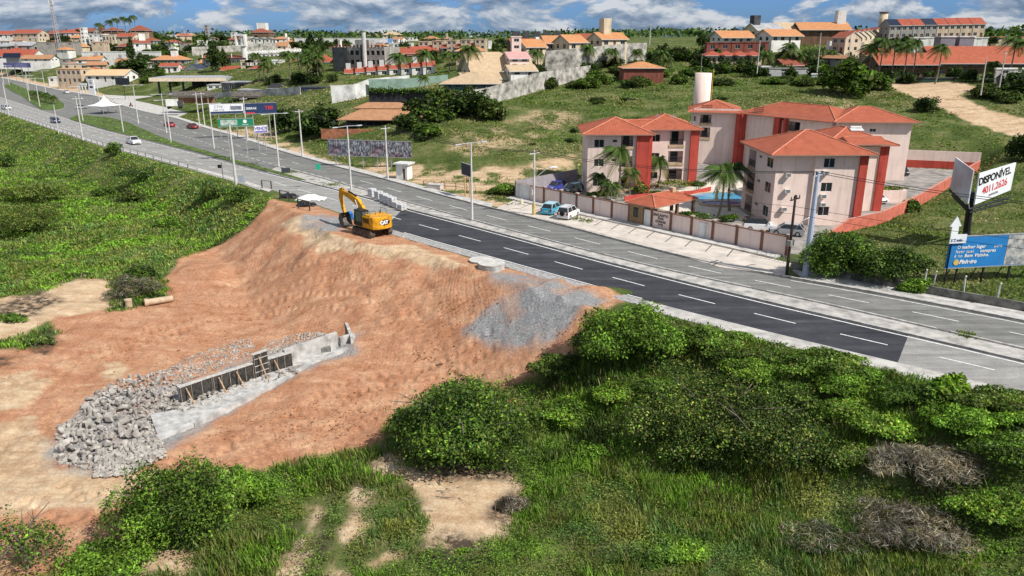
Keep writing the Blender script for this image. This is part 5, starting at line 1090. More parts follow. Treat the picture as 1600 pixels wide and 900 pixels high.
MB().tube([(-.65, 0, .4), (-.2, 0, .75), (.35, 0, .8), (.65, 0, .35)], [.08, .16, .15, .05], 8).build('frame', cR, mc); MB().tube([(.4, -.35, 1.0), (.4, .35, 1.0)], .03, 6).build('handlebar', BLACKM, mc)
rd = person('person in a dark shirt riding the small motorcycle', (W(205, 167)[0], W(205, 167)[1], -.05), RA+.4+math.pi/2, flat('dark_cloth', (.02, .02, .03), .9), flat('dark_jeans', (.02, .025, .05), .9), SKIN)

# ------------------------------------------------------------------ excavator
YEL = mat('machine_yellow', (.66, .32, .015), .45, .3, 2.2, coat=.2); STEEL = mat('worn_steel', (.16, .14, .12), .6, .4, 3., metal=.5); MUD = mat('muddy_track', (.10, .075, .055), .9, .4, 3., .02)
ex = thing('excavator', 'yellow tracked excavator with arched boom working at the edge of the road fill', 'excavator', (W(583, 369)[0]-.3, W(583, 369)[1]+1.2, .02), math.atan2(.71, -.70))
hx = hz(ex.location.x, ex.location.y); ex.location.z = max(hx, 0)
# local frame: +x is the boom side, origin under the slew ring
for s in (-1, 1):
    m = MB(); y0, y1 = (s*1.0, s*1.6) if s > 0 else (-1.6, -1.0)
    pr = [(-2.0, .12), (-1.75, 0), (1.75, 0), (2.0, .12), (2.15, .45), (2.0, .8), (1.75, .9), (-1.75, .9), (-2.0, .8), (-2.15, .45)]
    Mx = Matrix(((1, 0, 0, 0), (0, 0, 1, 0), (0, 1, 0, 0), (0, 0, 0, 1)))
    m.prism(pr, y0, y1, 0, Mx)
    for k in range(22): 
        x = -1.95+k*.186; m.box(x, x+.07, y0-.03, y1+.03, .88, .95); m.box(x, x+.07, y0-.03, y1+.03, -.03, .03)
    tr = m.build('track', MUD, ex, bev=.03)
    for k in range(6): MB().tube([(-1.4+k*.56, s*.98 if s < 0 else 1.0-.02, .3), (-1.4+k*.56, s*1.62, .3)], .17, 10).build('track_roller', STEEL, tr)
    for x in (-1.72, 1.72): MB().tube([(x, s*1.0, .45), (x, s*1.64, .45)], .33, 14).build('sprocket', STEEL, tr)
MB().box(-1.3, 1.3, -1.0, 1.0, .35, .85).tube([(0, 0, .8), (0, 0, 1.1)], .75, 20).build('undercarriage', MUD, ex)
m = MB(); ZB = 1.1
m.prism([(-2.6, -1.1), (-2.8, -.5), (-2.8, .5), (-2.6, 1.1), (-2.3, 1.45), (-1.6, 1.48), (-1.6, -1.48), (-2.3, -1.45)], ZB, ZB+1.55); cwt = m.build('counterweight', YEL, ex, bev=.09)
m = MB(); m.prism([(-1.6, -1.46), (-1.6, 1.46), (.1, 1.46), (.1, .55), (1.55, .5), (1.9, .3), (1.9, -1.3), (1.5, -1.46)], ZB, ZB+.5); m.box(-1.6, .1, -1.44, 1.44, ZB+.5, ZB+1.45); m.build('house', YEL, ex, bev=.05)
MB().box(-1.55, -.25, -1.30, 1.30, ZB+1.45, ZB+1.62).build('engine_hood', YEL, ex, bev=.05)
m = MB(); [m.box(-1.5+k*.16, -1.42+k*.16, 1.445, 1.47, ZB+.65, ZB+1.25) for k in range(8)]; m.build('side_vent', BLACKM, ex)
MB().box(.15, 1.5, -1.42, -.5, ZB+.5, ZB+1.15).build('tool_box', YEL, ex, bev=.04)
m = MB(); m.tube([(-.9, -.7, ZB+1.6), (-.9, -.7, ZB+1.95)], .07, 8); m.build('exhaust', BLACKM, ex)
m = MB()
for pts in ([(-1.5, 1.2, ZB+1.6), (-1.5, 1.2, ZB+2.15), (-.3, 1.2, ZB+2.15), (-.3, 1.2, ZB+1.6)], [(-1.5, -1.2, ZB+1.6), (-1.5, -1.2, ZB+2.15), (-.3, -1.2, ZB+2.15), (-.3, -1.2, ZB+1.6)], [(-1.5, 1.2, ZB+2.12), (-1.5, .4, ZB+2.12), (-1.5, .4, ZB+1.6)]): m.tube(pts, .03, 6)
m.build('handrail', BLACKM, ex)
cb_ = MB(); cx0, cx1, cy0, cy1, cz0, cz1 = -.05, 1.7, .5, 1.46, ZB+.15, ZB+1.95
for a in ((cx0, cy0), (cx1-.25, cy0), (cx0, cy1), (cx1-.25, cy1)): cb_.box(a[0]-.04, a[0]+.04, a[1]-.04, a[1]+.04, cz0, cz1)
for yy in (cy0, cy1): cb_.tube([(cx1-.25, yy, cz1), (cx1, yy, cz0+.5), (cx1, yy, cz0)], .045, 6)
cb_.box(cx0-.06, cx1-.15, cy0-.06, cy1+.06, cz1, cz1+.1); cb_.box(cx0, cx1, cy0, cy1, cz0-.1, cz0+.45); cab_ = cb_.build('cab', BLACKM, ex)
m = MB().box(cx0+.05, cx1-.32, cy0+.05, cy1-.02, cz0+.45, cz1-.02); m.build('cab_window', flat('cab_glass', (.10, .13, .13), .06, .6), cab_)
MB().box(.3, .8, .75, 1.2, cz0+.46, cz0+1.1).build('seat', BLACKM, cab_)
def beam(name, path, wd, hts, parent, m_=YEL, y=0.):
    """a box beam of changing depth following a path in the x-z plane"""
    m = MB(); vs = []
    for i, (x, z) in enumerate(path):
        a = Vector(path[max(i-1, 0)]); b = Vector(path[min(i+1, len(path)-1)]); d = (b-a).normalized(); n = Vector((-d.y, d.x))*hts[i]/2
        for yy, s in ((-wd/2, -1), (wd/2, -1), (wd/2, 1), (-wd/2, 1)): vs.append((x+n.x*s, y+yy, z+n.y*s))
    fs = [(0, 3, 2, 1)]+[(4*i+k, 4*i+(k+1) % 4, 4*i+4+(k+1) % 4, 4*i+4+k) for i in range(len(path)-1) for k in range(4)]; e = 4*(len(path)-1); fs.append((e, e+1, e+2, e+3))
    m.grp(vs, fs); return m.build(name, m_, parent, bev=.03)
YB = -.05; BP = [(1.0, 1.75), (1.7, 2.7), (2.8, 3.6), (4.1, 4.1), (5.4, 4.35), (6.6, 4.6)]
bm_ = beam('boom', BP, .42, [.55, .75, .95, .8, .62, .38], ex, y=YB)
ST = [(6.1, 5.0), (6.6, 4.6), (6.75, 3.8), (6.5, 2.7), (6.1, 1.75)]
st_ = beam('stick', ST, .34, [.3, .62, .55, .42, .28], ex, y=YB)
def cyl(name, a, b, r, parent, f=.58):
    a = Vector((a[0], YB if len(a) == 2 else a[2], a[1])); b = Vector((b[0], YB if len(b) == 2 else b[2], b[1])); q = a+(b-a)*f
    c = MB().tube([a, q], r, 10).build(name, BLACKM, parent); MB().tube([q, b], r*.55, 8).build('piston_rod', flat('chrome', (.6, .6, .6), .15), c); return c
cyl('lift_cylinder', (1.75, 1.65, YB-.33), (3.0, 3.95, YB-.33), .1, ex); cyl('lift_cylinder', (1.75, 1.65, YB+.33), (3.0, 3.95, YB+.33), .1, ex); cyl('stick_cylinder', (3.2, 4.35), (6.1, 5.05), .11, ex); cyl('bucket_cylinder', (7.0, 4.2), (6.8, 2.3), .09, ex)
MB().tube([(6.75, YB, 2.3), (6.1, YB, 1.75)], .07, 6).tube([(6.75, YB, 2.3), (6.2, YB, 1.3)], .07, 6).build('bucket_link', STEEL, ex)
m = MB(); bp_ = [(6.1, 1.8), (6.55, 1.5), (6.75, .95), (6.5, .4), (5.95, .1), (5.3, .12)]; q_ = [(5.95, 1.7), (6.4, 1.42), (6.6, .95), (6.38, .5), (5.92, .22), (5.32, .2)]
Wb = .62
for i in range(5):
    a, b, c, d = bp_[i], bp_[i+1], q_[i+1], q_[i]; m.grp([(a[0], YB-Wb, a[1]), (b[0], YB-Wb, b[1]), (b[0], YB+Wb, b[1]), (a[0], YB+Wb, a[1]), (d[0], YB-Wb, d[1]), (c[0], YB-Wb, c[1]), (c[0], YB+Wb, c[1]), (d[0], YB+Wb, d[1])], [(0, 3, 2, 1), (4, 5, 6, 7)])
for s in (-1, 1): m.grp([(p[0], YB+s*Wb, p[1]) for p in bp_], [(0, 1, 2, 3, 4, 5)])
for k in range(5): yy = YB-Wb+.08+k*.27; m.box(5.0, 5.35, yy-.05, yy+.05, .08, .2)
m.build('bucket', STEEL, ex)
# emblem on the counterweight: white letters on a dark lozenge with a yellow triangle
m = MB(); pts = [(-.62, .12), (-.3, .34), (.5, .34), (.78, .1), (.62, -.2), (.3, -.36), (-.3, -.3)]
m.prism([(0+p[0], p[1]) for p in pts], 0, .02); em = m.build('emblem_plate', BLACKM, ex); em.location = (-2.815, .0, ZB+.85); em.rotation_euler = (math.pi/2, 0, -math.pi/2)
tt = text('CAT', (-2.85, .12, ZB+.66), (math.pi/2, 0, -math.pi/2), .58, flat('white_letter', (.8, .8, .8), .6), ex, off=.035)
MB().prism([(-.17, -.12), (.17, -.12), (0, .1)], 0, .01).build('emblem_triangle', YEL, ex).location = (-2.84, .12, ZB+.55)
ex.children[-1].rotation_euler = (math.pi/2, 0, -math.pi/2)
ex.scale = (1.03,)*3

# ------------------------------------------------------------------ poles, lamps, wires
def lamp_T(px, py, h, label, rz=RA+math.pi/2, group='double-armed lamp posts', arm=2.3):
    x, y = W(px, py); o = thing('street_lamp', label, 'street lamp', (x, y, .1), rz, group)
    MB().tube([(0, 0, 0), (0, 0, h)], [.17, .09], 10).build('pole', POLE, o)
    MB().tube([(-arm, 0, h-.05), (0, 0, h+.05), (arm, 0, h-.05)], .045, 6).build('arm', METAL, o)
    for s in (-1, 1): MB().box(s*arm-.45, s*arm+.45, -.14, .14, h-.1, h+.06).build('lamp_head', flat('lamp_grey', (.45, .46, .47), .5), o)
    return o
LT = [((737.8,345.6),10.6,'double-armed lamp post on the median beside the estate, nearest the camera'),((549,298),10.4,'double-armed lamp post on the median behind the excavator boom'),((436,262),10.2,'double-armed lamp post on the median near the road-works barrier'),((334.8,233),10.,'double-armed lamp post under the left edge of the white hoarding'),
 ((267.5,223),10.,'thick lamp post with two arms beside the red cars'),((260.5,208.5),10.,'double-armed lamp post just behind the nearer red car'),((216.5,193.5),11.,'tall lamp post right of the white tent'),((193,207),9.,'lamp post standing in front of the white tent'),((129.9,190),10.2,'lamp post at the nose of the grass median'),((72,147),10.,'lamp post by the shops beyond the planted island'),
 ((62.5,167),10.,'double-armed lamp post on the planted island, nearest its tip'),((46.7,159),10.,'second lamp post on the planted island'),((45.4,142),10.,'lamp post beyond the planted island'),((14.8,133.7),10.,'distant lamp post at the left end of the island'),((6,130.5),9.5,'farthest lamp post at the left edge of the picture'),((156,161),8.,'lamp post behind the peak of the white tent')]
for (p, h, l) in LT: lamp_T(*p, h, l)
def pole(px, py, h, label, r=(.2, .12), m=POLE, cross=True, arm=None, lean=(0, 0), z=0., name='utility_pole', group=None, Y=None):
    if Y: x, y, z = D(px, py, Y)
    else: x, y = W(px, py)
    o = thing(name, label, 'utility pole', (x, y, z), RA+math.pi/2, group); MB().tube([(0, 0, -.5), (lean[0], lean[1], h)], list(r), 10).build('shaft', m, o)
    if cross:
        c = MB().box(-1.+lean[0], 1.+lean[0], -.06+lean[1], .06+lean[1], h-.5, h-.38).build('crossarm', m, o)
        for k in (-.9, -.3, .3, .9): MB().tube([(k+lean[0], lean[1], h-.38), (k+lean[0], lean[1], h-.1)], .05, 6).build('insulator', BLACKM, c)
    if arm:
        a, zz, le = arm; dx, dy = math.cos(a)*le, math.sin(a)*le
        MB().tube([(0, 0, zz), (dx*.7, dy*.7, zz+1.3), (dx, dy, zz+1.5)], .05, 6).build('lamp_arm', METAL, o); MB().tube([(dx*.9, dy*.9, zz+1.45), (dx*1.15, dy*1.15, zz+1.5), (dx*1.35, dy*1.35, zz+1.45)], [.06, .17, .05], 8).build('lamp_head', flat('lamp_white', (.75, .75, .75), .4), o)
    return o
UP = [pole(1258, 432, 11.2, 'thick pale blue-grey concrete pole beside the big roadside bush', (.36, .2), mat('blue_grey_pole', (.40, .46, .56), .8, .1, 1.)),
 pole(1229, 429, 8.6, 'weathered dark timber pole with meter boxes next to the pale pole', (.17, .12), mat('dark_timber', (.07, .05, .04), .9, .3, 2.), arm=(2.6, 4.6, 1.9)),
 pole(834, 336, 9.2, 'concrete pole with yellow painted foot and a curved lamp arm by the turquoise car', (.19, .12), arm=(2.7, 5.2, 2.6)),
 pole(606, 281, 9.5, 'concrete utility pole beside the white kiosk', (.19, .12)),
 pole(473, 246, 10., 'concrete utility pole with crossarm beside the dark trees', (.2, .12)),
 pole(387, 220, 10.5, 'utility pole rising between the two hoardings', (.2, .12)), pole(312, 198, 9.5, 'utility pole with meter box left of the hoardings', (.2, .12)), pole(320, 197, 9.5, 'slimmer utility pole paired beside the meter-box pole', (.18, .1)),
 pole(369, 289, 10.2, 'thick concrete pole on the near verge by the blank sign panel', (.24, .15), cross=False), pole(129.6, 219, 10.5, 'concrete pole on the near verge with a short arm, right of the dark car', (.2, .12), arm=(2.2, 8.6, 1.4)), pole(91.8, 209, 7.5, 'thin pole on the near verge left of the dark car', (.14, .09), cross=False), pole(14.3, 181, 10.5, 'pole on the near verge behind the white car at left', (.2, .12), cross=False)]
x, y = W(834, 336); yb = MB().tube([(0, 0, 0), (0, 0, 1.7)], .24, 10).build('painted_band', mat('yellow_band', (.60, .46, .16), .8, .2, 2.), UP[2])
MB().box(-.4, .4, -.25, .25, 3.2, 3.8).build('meter_box', GREY, UP[1]); MB().box(-.1, .3, -.35, -.1, 2.9, 3.7).build('notice', WHITE, UP[2])
for (px, py, h, ln, Y, l) in ((1333, 145, 7.5, (1.3, .2), 176, 'leaning white concrete pole at the bend of the dirt road'), (1562, 133, 7.5, (.9, .2), 182, 'white pole with a box at its top near the right edge'), (1276, 121, 12., (.5, 0), 226, 'tall pale lamp pole in front of the hilltop palms'), (1325, 98, 8.5, (.4, 0), 250, 'white pole behind the large hill bush'), (1015, 68, 7, (0, 0), 300, 'lone thin pole on the hill skyline'), (1183, 112, 9, (0, 0), 240, 'thin dark pole beside the hill chalets')):
    pole(px if px != 1333 else 1533, py, h, l, (.16, .1), Y=Y, lean=ln, cross=px in (1562,))
def wire(a, b, sag=.9, n=12): return [tuple(Vector(a).lerp(Vector(b), k/n)-Vector((0, 0, sag*4*(k/n)*(1-k/n)))) for k in range(n+1)]
def ptop(o, dz): return Vector(o.location)+Vector((0, 0, dz))
pw_ = thing('power_line', 'thin black overhead wires strung between the poles of the far pavement', 'power line', ptop(UP[0], 0))
ends = [(ptop(UP[0], 11.1), ptop(UP[2], 9)), (ptop(UP[2], 9), ptop(UP[3], 9.4)), (ptop(UP[3], 9.4), ptop(UP[4], 9.9)), (ptop(UP[4], 9.9), ptop(UP[5], 10.3)), (ptop(UP[5], 10.3), ptop(UP[6], 9.3)), (ptop(UP[0], 11.1), Vector((62, 56, 10.8)))]
for a, b in ends:
    for k in (-.6, .6):
        q = Vector((-.69*k*0+.69*k, .72*k, 0)); MB().tube([Vector(p)-Vector(pw_.location) for p in wire(a+q, b+q)], .03, 4, cap=False).build('wire', BLACKM, pw_)
for zz in (7.4, 6.6): MB().tube([Vector(p)-Vector(pw_.location) for p in wire(ptop(UP[1], zz), Vector((62, 55.5, zz)), .6)], .02, 4, cap=False).build('wire', BLACKM, pw_); MB().tube([Vector(p)-Vector(pw_.location) for p in wire(ptop(UP[1], zz), ptop(UP[2], zz), .8)], .016, 4, cap=False).build('wire', BLACKM, pw_)
# telecom mast
mt = thing('telecom_mast', 'tall lattice telecom mast with antennas rising into the sky at left', 'telecom mast', D(93, 78, 560))
m = MB(); hm = 85*560/F
for k in range(4):
    a = k*math.pi/2+.4; m.tube([(1.6*math.cos(a), 1.6*math.sin(a), 0), (.6*math.cos(a)-3.4*0, .6*math.sin(a), hm)], .2, 5)
nb = 16
for i in range(nb):
    z0 = hm*i/nb; z1 = hm*(i+1)/nb; r0 = 1.6-(1.0)*i/nb; r1 = 1.6-(i+1)/nb
    for k in range(4):
        a = k*math.pi/2+.4; b = a+math.pi/2; m.tube([(r0*math.cos(a), r0*math.sin(a), z0), (r1*math.cos(b), r1*math.sin(b), z1)], .1, 4, cap=False)
mt.rotation_euler = (0, -.01, 0)
m.build('lattice', mat('mast_steel', (.40, .38, .40), .6), mt)
for i, (zf, q) in enumerate(((.985, 1.9), (.90, 1.5), (.78, 1.3))):
    for k in range(3): a = k*2.1+i; MB().box(-.3+q*math.cos(a), .3+q*math.cos(a), -.2+q*math.sin(a), .2+q*math.sin(a), hm*zf-1.3, hm*zf+1.3).build('antenna', WHITE, mt)
    MB().tube([(-q, 0, hm*zf), (q, 0, hm*zf)], .15, 5).build('antenna_bracket', METAL, mt)

# ------------------------------------------------------------------ hoardings and signs
BLUE = mat('sign_blue', (.02, .20, .52), .6, .1, .8); WSIGN = mat('sign_white', (.76, .78, .80), .6, .06, .7); NAVY = mat('sign_navy', (.02, .04, .11), .6, .1, .6); GREENS = mat('sign_green', (.015, .22, .11), .5, .08, .6)
WLET = flat('white_letter', (.8, .8, .8), .6); REDL = flat('red_letter', (.62, .04, .05), .6)
def panel(name, label, p0, p1, zb, zt, m, cat='billboard', posts=3, foot=None, thick=.12, postm=METAL):
    """flat board between two ground points, facing the camera side; returns thing, width, height with local x along the board"""
    x0, y0, x1, y1 = *p0[:2], *p1[:2]; L = math.hypot(x1-x0, y1-y0); a = math.atan2(y1-y0, x1-x0); gz = foot if foot is not None else hz((x0+x1)/2, (y0+y1)/2)
    o = thing(name, label, cat, (x0, y0, gz), a); zb -= gz; zt -= gz
    MB().box(0, L, 0, thick, zb, zt).build('board', m, o)
    fr = MB(); fr.box(-.06, L+.06, -.03, thick+.03, zb-.1, zb-.003); fr.box(-.06, L+.06, -.03, thick+.03, zt+.003, zt+.1); fr.build('frame', METAL, o)
    for k in range(posts):
        u = L*(k+.5)/posts; MB().box(u-.08, u+.08, thick+.01, thick+.17, -.6, zt-.05).build('post', postm, o)
        MB().tube([(u, thick+.1, (zb+zt)/2), (u, thick+1.8, -.4)], .05, 5).build('brace', postm, o)
    return o, L, zb, zt
def dz_(px, py, Y): return D(px, py, Y)
# blue supermarket hoarding with a white arrow
a = dz_(1477, 419, 75.); b = dz_(1640, 419, 77.); z0 = a[2]; z1 = D(1477, 371, 75.)[2]
bb, L, zb, zt = panel('billboard', 'blue advertising hoarding with white lettering behind the roadside wall', a, b, z0, z1, BLUE, posts=4, postm=BLACKM)
s = (zt-zb)/3.4
def tx(o, u, z, st, size, m, off=0., al='LEFT', sh=0., y=-.03, sp=1.): return text(st, (u, y, z), (math.pi/2, 0, 0), size, m, o, off=off, align=al, shear=sh, ext=.005, spacing=sp)
for u_, z_, st_, of_ in ((.95, 1.3, 'O', 0), (1.5, 1.3, 'melhor lugar', .018), (5.4, 1.3, 'para', 0), (.85, 1.78, 'fazer suas', 0), (3.8, 1.78, 'compras', .018), (.78, 2.26, 'é no', 0), (2.0, 2.26, 'Bom Vizinho.', .018)): tx(bb, u_*s, zt-z_*s, st_, .5*s, WLET, of_*.7, sh=.12, sp=1.1)
tx(bb, 1.5*s, zt-2.98*s, 'Pinheiro', .62*s, WLET, .02, sh=.2)
m = MB().tube([(1.15*s, -.03, zt-2.8*s), (1.15*s, -.05, zt-2.8*s)], .33*s, 16); m.build('emblem', mat('emblem_gold', (.62, .42, .12), .6), bb)
MB().box(7.0*s, L-.05, -.02, -.005, zb+.05, zt-.05).build('picture_panel', mat('printed_photo', (.55, .52, .48), .6, .3, 1.6, col2=(.08, .12, .16)), bb)
ar = thing('arrow_sign', 'white upright arrow board with small lettering fixed at the corner of the blue hoarding', 'sign', (a[0]-.25, a[1]-.1, 0), bb.rotation_euler[2])
MB().prism([(0, 0), (2.0*s, 0), (2.0*s, .95*s), (.85*s, .95*s), (.85*s, 1.85*s), (1.15*s, 1.85*s), (.45*s, 2.95*s), (-.25*s, 1.85*s), (.05*s, 1.85*s), (.05*s, .0)], 0, .1, 0, Matrix.Translation((0, -.05, z1-.62*s)) @ Matrix.Rotation(math.pi/2, 4, 'X')).build('board', WSIGN, ar)
tx(ar, .18*s, z1-.42*s, 'a 2 min', .46*s, flat('grey_blue_letter', (.10, .16, .30), .6), .012, y=-.17)
MB().box(.4*s, .5*s, -.04, .06, 0, z1-.6*s).build('post', BLACKM, ar)
# V-shaped twin hoarding on a black column
vb = thing('billboard', 'tall black column carrying two white boards in a V, right of the car park', 'billboard', (0, 0, 0))
cx_, cy_, cz_ = D(1503, 412, 90.); vb.location = (cx_, cy_, hz(cx_, cy_)); loc = Vector(vb.location)
tp = Vector(D(1518, 300, 89.4)); MB().tube([(0, 0, -.5), tuple(tp-loc)], [.42, .36], 14).build('column', BLACKM, vb)
def quadboard(corners, Ys, m, name='board'):
    P_ = [Vector(D(px, py, Y))-loc for (px, py), Y in zip(corners, Ys)]; n = (P_[1]-P_[0]).cross(P_[3]-P_[0]).normalized(); 
    if n.y > 0: n = -n
    Q_ = [p-n*.15 for p in P_]; o = MB().grp(P_+Q_, [(0, 1, 2, 3), (7, 6, 5, 4), (0, 4, 5, 1), (1, 5, 6, 2), (2, 6, 7, 3), (3, 7, 4, 0)]).build(name, m, vb); return o, P_, n
b1, P_, n1 = quadboard([(1523,320),(1579,297),(1588,254),(1531,271)], [88.0, 91.5, 91.5, 88.0], WSIGN)
ux = (P_[1]-P_[0]).normalized(); uy = (P_[3]-P_[0]); uy = (uy-ux*uy.dot(ux)).normalized(); Mb = Matrix((ux, uy, ux.cross(uy))).transposed().to_4x4(); hb_ = (P_[3]-P_[0]).length; wb_ = (P_[1]-P_[0]).length
def onb(st, u, v, size, m, off, sp=1.):
    t_ = text(st, (0, 0, 0), (0, 0, 0), size, m, vb, off=off, align='CENTER', spacing=sp, ext=.005); t_.matrix_local = Matrix.Translation(P_[0]+ux*u*wb_+uy*v*hb_+n1*.04) @ Mb
onb('DISPONÍVEL', .5, .60, wb_*.172, BLK, .035, .95); onb('4011.2626', .52, .26, wb_*.165, REDL, .02); onb('DISPONÍVEL', .5, .10, wb_*.05, BLK, .0)
quadboard([(1484,293),(1512,319),(1521,266),(1493,246)], [91.5, 88.2, 88.2, 91.5], mat('faded_poster', (.46, .40, .40), .7, .35, .35, col2=(.62, .64, .70)))
m = MB()
for (a_, b_) in (((1484,297,91.5),(1514,327,88)),((1514,327,88),(1578,308,91.5)),((1514,332,88.5),(1572,316,92)),((1488,305,92),(1514,332,88.5)),((1510,300,89),(1514,327,88))): m.tube([Vector(D(*a_))-loc, Vector(D(*b_))-loc], .14, 6)
m.build('walkway', BLACKM, vb)
# graffiti-covered low hoarding
def board_px(label, c, Y0, Y1, m, posts, foot=None, **k):
    a = D(c[0], c[3], Y0); b = D(c[1], c[3], Y1); zt = D(c[0], c[2], Y0)[2]; return panel('billboard', label, a, b, a[2], zt, m, posts=posts, foot=foot, **k)
GR = bpy.data.materials.new('torn_posters'); GR.use_nodes = True; t = GR.node_tree; b = t.nodes['Principled BSDF']; g = N(t, 'ShaderNodeTexCoord'); mp = N(t, 'ShaderNodeMapping'); mp.inputs['Scale'].default_value = (2.2, 1, .9); t.links.new(g.outputs['Object'], mp.inputs[0])
n = N(t, 'ShaderNodeTexNoise', i_Scale=1.3, i_Detail=7., i_Roughness=.8); t.links.new(mp.outputs[0], n.inputs[0]); n2 = N(t, 'ShaderNodeTexNoise', i_Scale=.35, i_Detail=2.); t.links.new(g.outputs['Object'], n2.inputs[0])
r = ramp(t, [(.40, (.03, .035, .05)), (.5, (.10, .11, .14)), (.56, (.45, .47, .5)), (.7, (.7, .7, .72))], n.outputs[0]); r2 = ramp(t, [(.45, (1, 1, 1)), (.6, (.8, .35, .45))], n2.outputs[0]); t.links.new(mixc(t, r.outputs[0], r2.outputs[0], .8, 'MULTIPLY'), b.inputs['Base Color'])
board_px('long low hoarding of torn dark posters, left half', (513, 577, 218, 242), 152, 150, GR, 3); board_px('long low hoarding of torn dark posters, right half', (578, 643, 220, 244), 150, 148, GR, 3)
# pair of roadside hoardings
w1, L, zb, zt = board_px('white advertising board with dark strip, left of the two roadside hoardings', (328, 381, 163, 178), 194, 197, WSIGN, 2)
MB().box(.1, L-.1, -.02, -.005, zb, zb+.22*(zt-zb)).build('footer_strip', NAVY, w1); tx(w1, .27*L, zt-.42*(zt-zb), 'CTW', .9, flat('mid_grey_letter', (.12, .13, .16), .6), al='CENTER'); MB().box(.62*L, .95*L, -.03, -.005, zb+.35*(zt-zb), zb+.75*(zt-zb)).build('picture_panel', mat('printed_boat', (.18, .20, .25), .6, .3, 1.5), w1)
tx(w1, .27*L, zt-.72*(zt-zb), '3265.1313', .6, flat('mid_grey_letter', (.12, .13, .16), .6), al='CENTER')
w2, L, zb, zt = board_px('navy advertising board with red logo, right of the two roadside hoardings', (382, 433, 162, 178), 192, 195, NAVY, 2)
tx(w2, .22*L, zb+.42*(zt-zb), 'SEBRAE', .75, WLET, .01, al='CENTER'); tx(w2, .77*L, zb+.38*(zt-zb), 'TBR', 1.15, REDL, .03, al='CENTER'); MB().box(.05*L, .32*L, -.02, -.005, zb+.03, zb+.14*(zt-zb)).build('footer_strip', flat('red_strip', (.55, .03, .05), .6), w2)
# green direction sign on a cantilever
gs, L, zb, zt = panel('direction_sign', 'green and white motorway direction sign over the far carriageway', D(341, 198, 158), D(396, 198, 160), D(341, 198, 158)[2], D(341, 186.5, 158)[2], GREENS, 'road sign', posts=2)
MB().box(.5, L*.55, -.02, -.005, zb+.12*(zt-zb), zt-.12*(zt-zb)).build('panel_border', mat('sign_panel_pale', (.50, .55, .50), .6, .4, 1.2, col2=(.06, .20, .12)), gs)
tx(gs, .3*L, zb+.3*(zt-zb), 'CENTRO', .55, WLET, al='CENTER'); MB().tube([(.77*L, -.02, zb+.62*(zt-zb)), (.77*L, -.04, zb+.62*(zt-zb))], .38, 8).build('route_shield', WLET, gs); tx(gs, .77*L, zb+.12*(zt-zb), 'Aquiraz', .4, WLET, al='CENTER')
vs_, L, zb, zt = panel('for_sale_board', 'white board with purple lettering reading VENDE on the sandy verge', D(398, 208, 172), D(419, 208, 174), D(398, 208, 172)[2], D(398, 197, 172)[2], WSIGN, 'sign', posts=2)
tx(vs_, .5*L, zb+.40*(zt-zb), 'VENDE', .95, flat('purple_letter', (.08, .05, .30), .6), .03, al='CENTER'); MB().box(.1, L-.1, -.02, -.005, zb+.05, zb+.28*(zt-zb)).build('footer_strip', flat('purple_strip', (.16, .14, .40), .6), vs_)
panel('notice_board', 'dark backed board propped on timber legs on the sandy lot', D(721, 273, 122), D(735, 275, 119), D(721, 273, 122)[2]+.2, D(721, 254, 122)[2], mat('dark_board', (.06, .055, .065), .8), 'sign', posts=2, postm=WOOD)
tb, L, zb, zt = panel('billboard', 'large dark blank board on a single post by the filling station', D(181, 132, 330), D(203, 134, 322), D(181, 132, 330)[2], D(181, 121, 330)[2], DGREY, posts=1, postm=BLACKM)
lb, L, zb, zt = board_px('far roadside board with blue and violet posters at the left edge', (6, 48, 98, 105), 455, 450, mat('violet_posters', (.25, .25, .45), .6, .4, .12, col2=(.03, .04, .14)), 4)
rs = thing('road_sign', 'small green road sign on a single post beside the far carriageway', 'road sign', (*W(499, 283), .1), 0); MB().tube([(0, 0, 0), (0, 0, 2.9)], .04, 6).build('post', METAL, rs); MB().box(-.42, .42, -.06, -.02, 1.95, 2.9).build('board', mat('turquoise_green', (.03, .42, .26), .5), rs)
bs = thing('road_sign', 'small square sign seen from behind, on the near verge by the thick pole', 'road sign', (*W(349, 281), 0), 0); MB().tube([(0, 0, -.5), (0, 0, 3.2)], .05, 6).build('post', BLACKM, bs); MB().box(-.75, -.1, -.03, .03, 2.1, 2.7).build('board', BLACKM, bs)
wb = thing('sign_panel', 'blank pale grey sign panel standing low at the foot of the thick near pole', 'sign', (*W(378, 289), .1), 0); MB().box(-.6, .7, 0, .05, .3, 1.5).build('board', mat('pale_grey_sign', (.42, .46, .52), .6), wb); [MB().tube([(x, .03, -.3), (x, .03, .3)], .03, 5).build('leg', METAL, wb) for x in (-.45, .5)]
bk = thing('sign_panel', 'dark slatted barrier board lying on the median near the lamp post', 'sign', (*W(447, 271), .1), .2); MB().box(-.8, .8, -.05, .05, 0, .95).build('board', mat('slate_board', (.05, .055, .065), .8), bk)

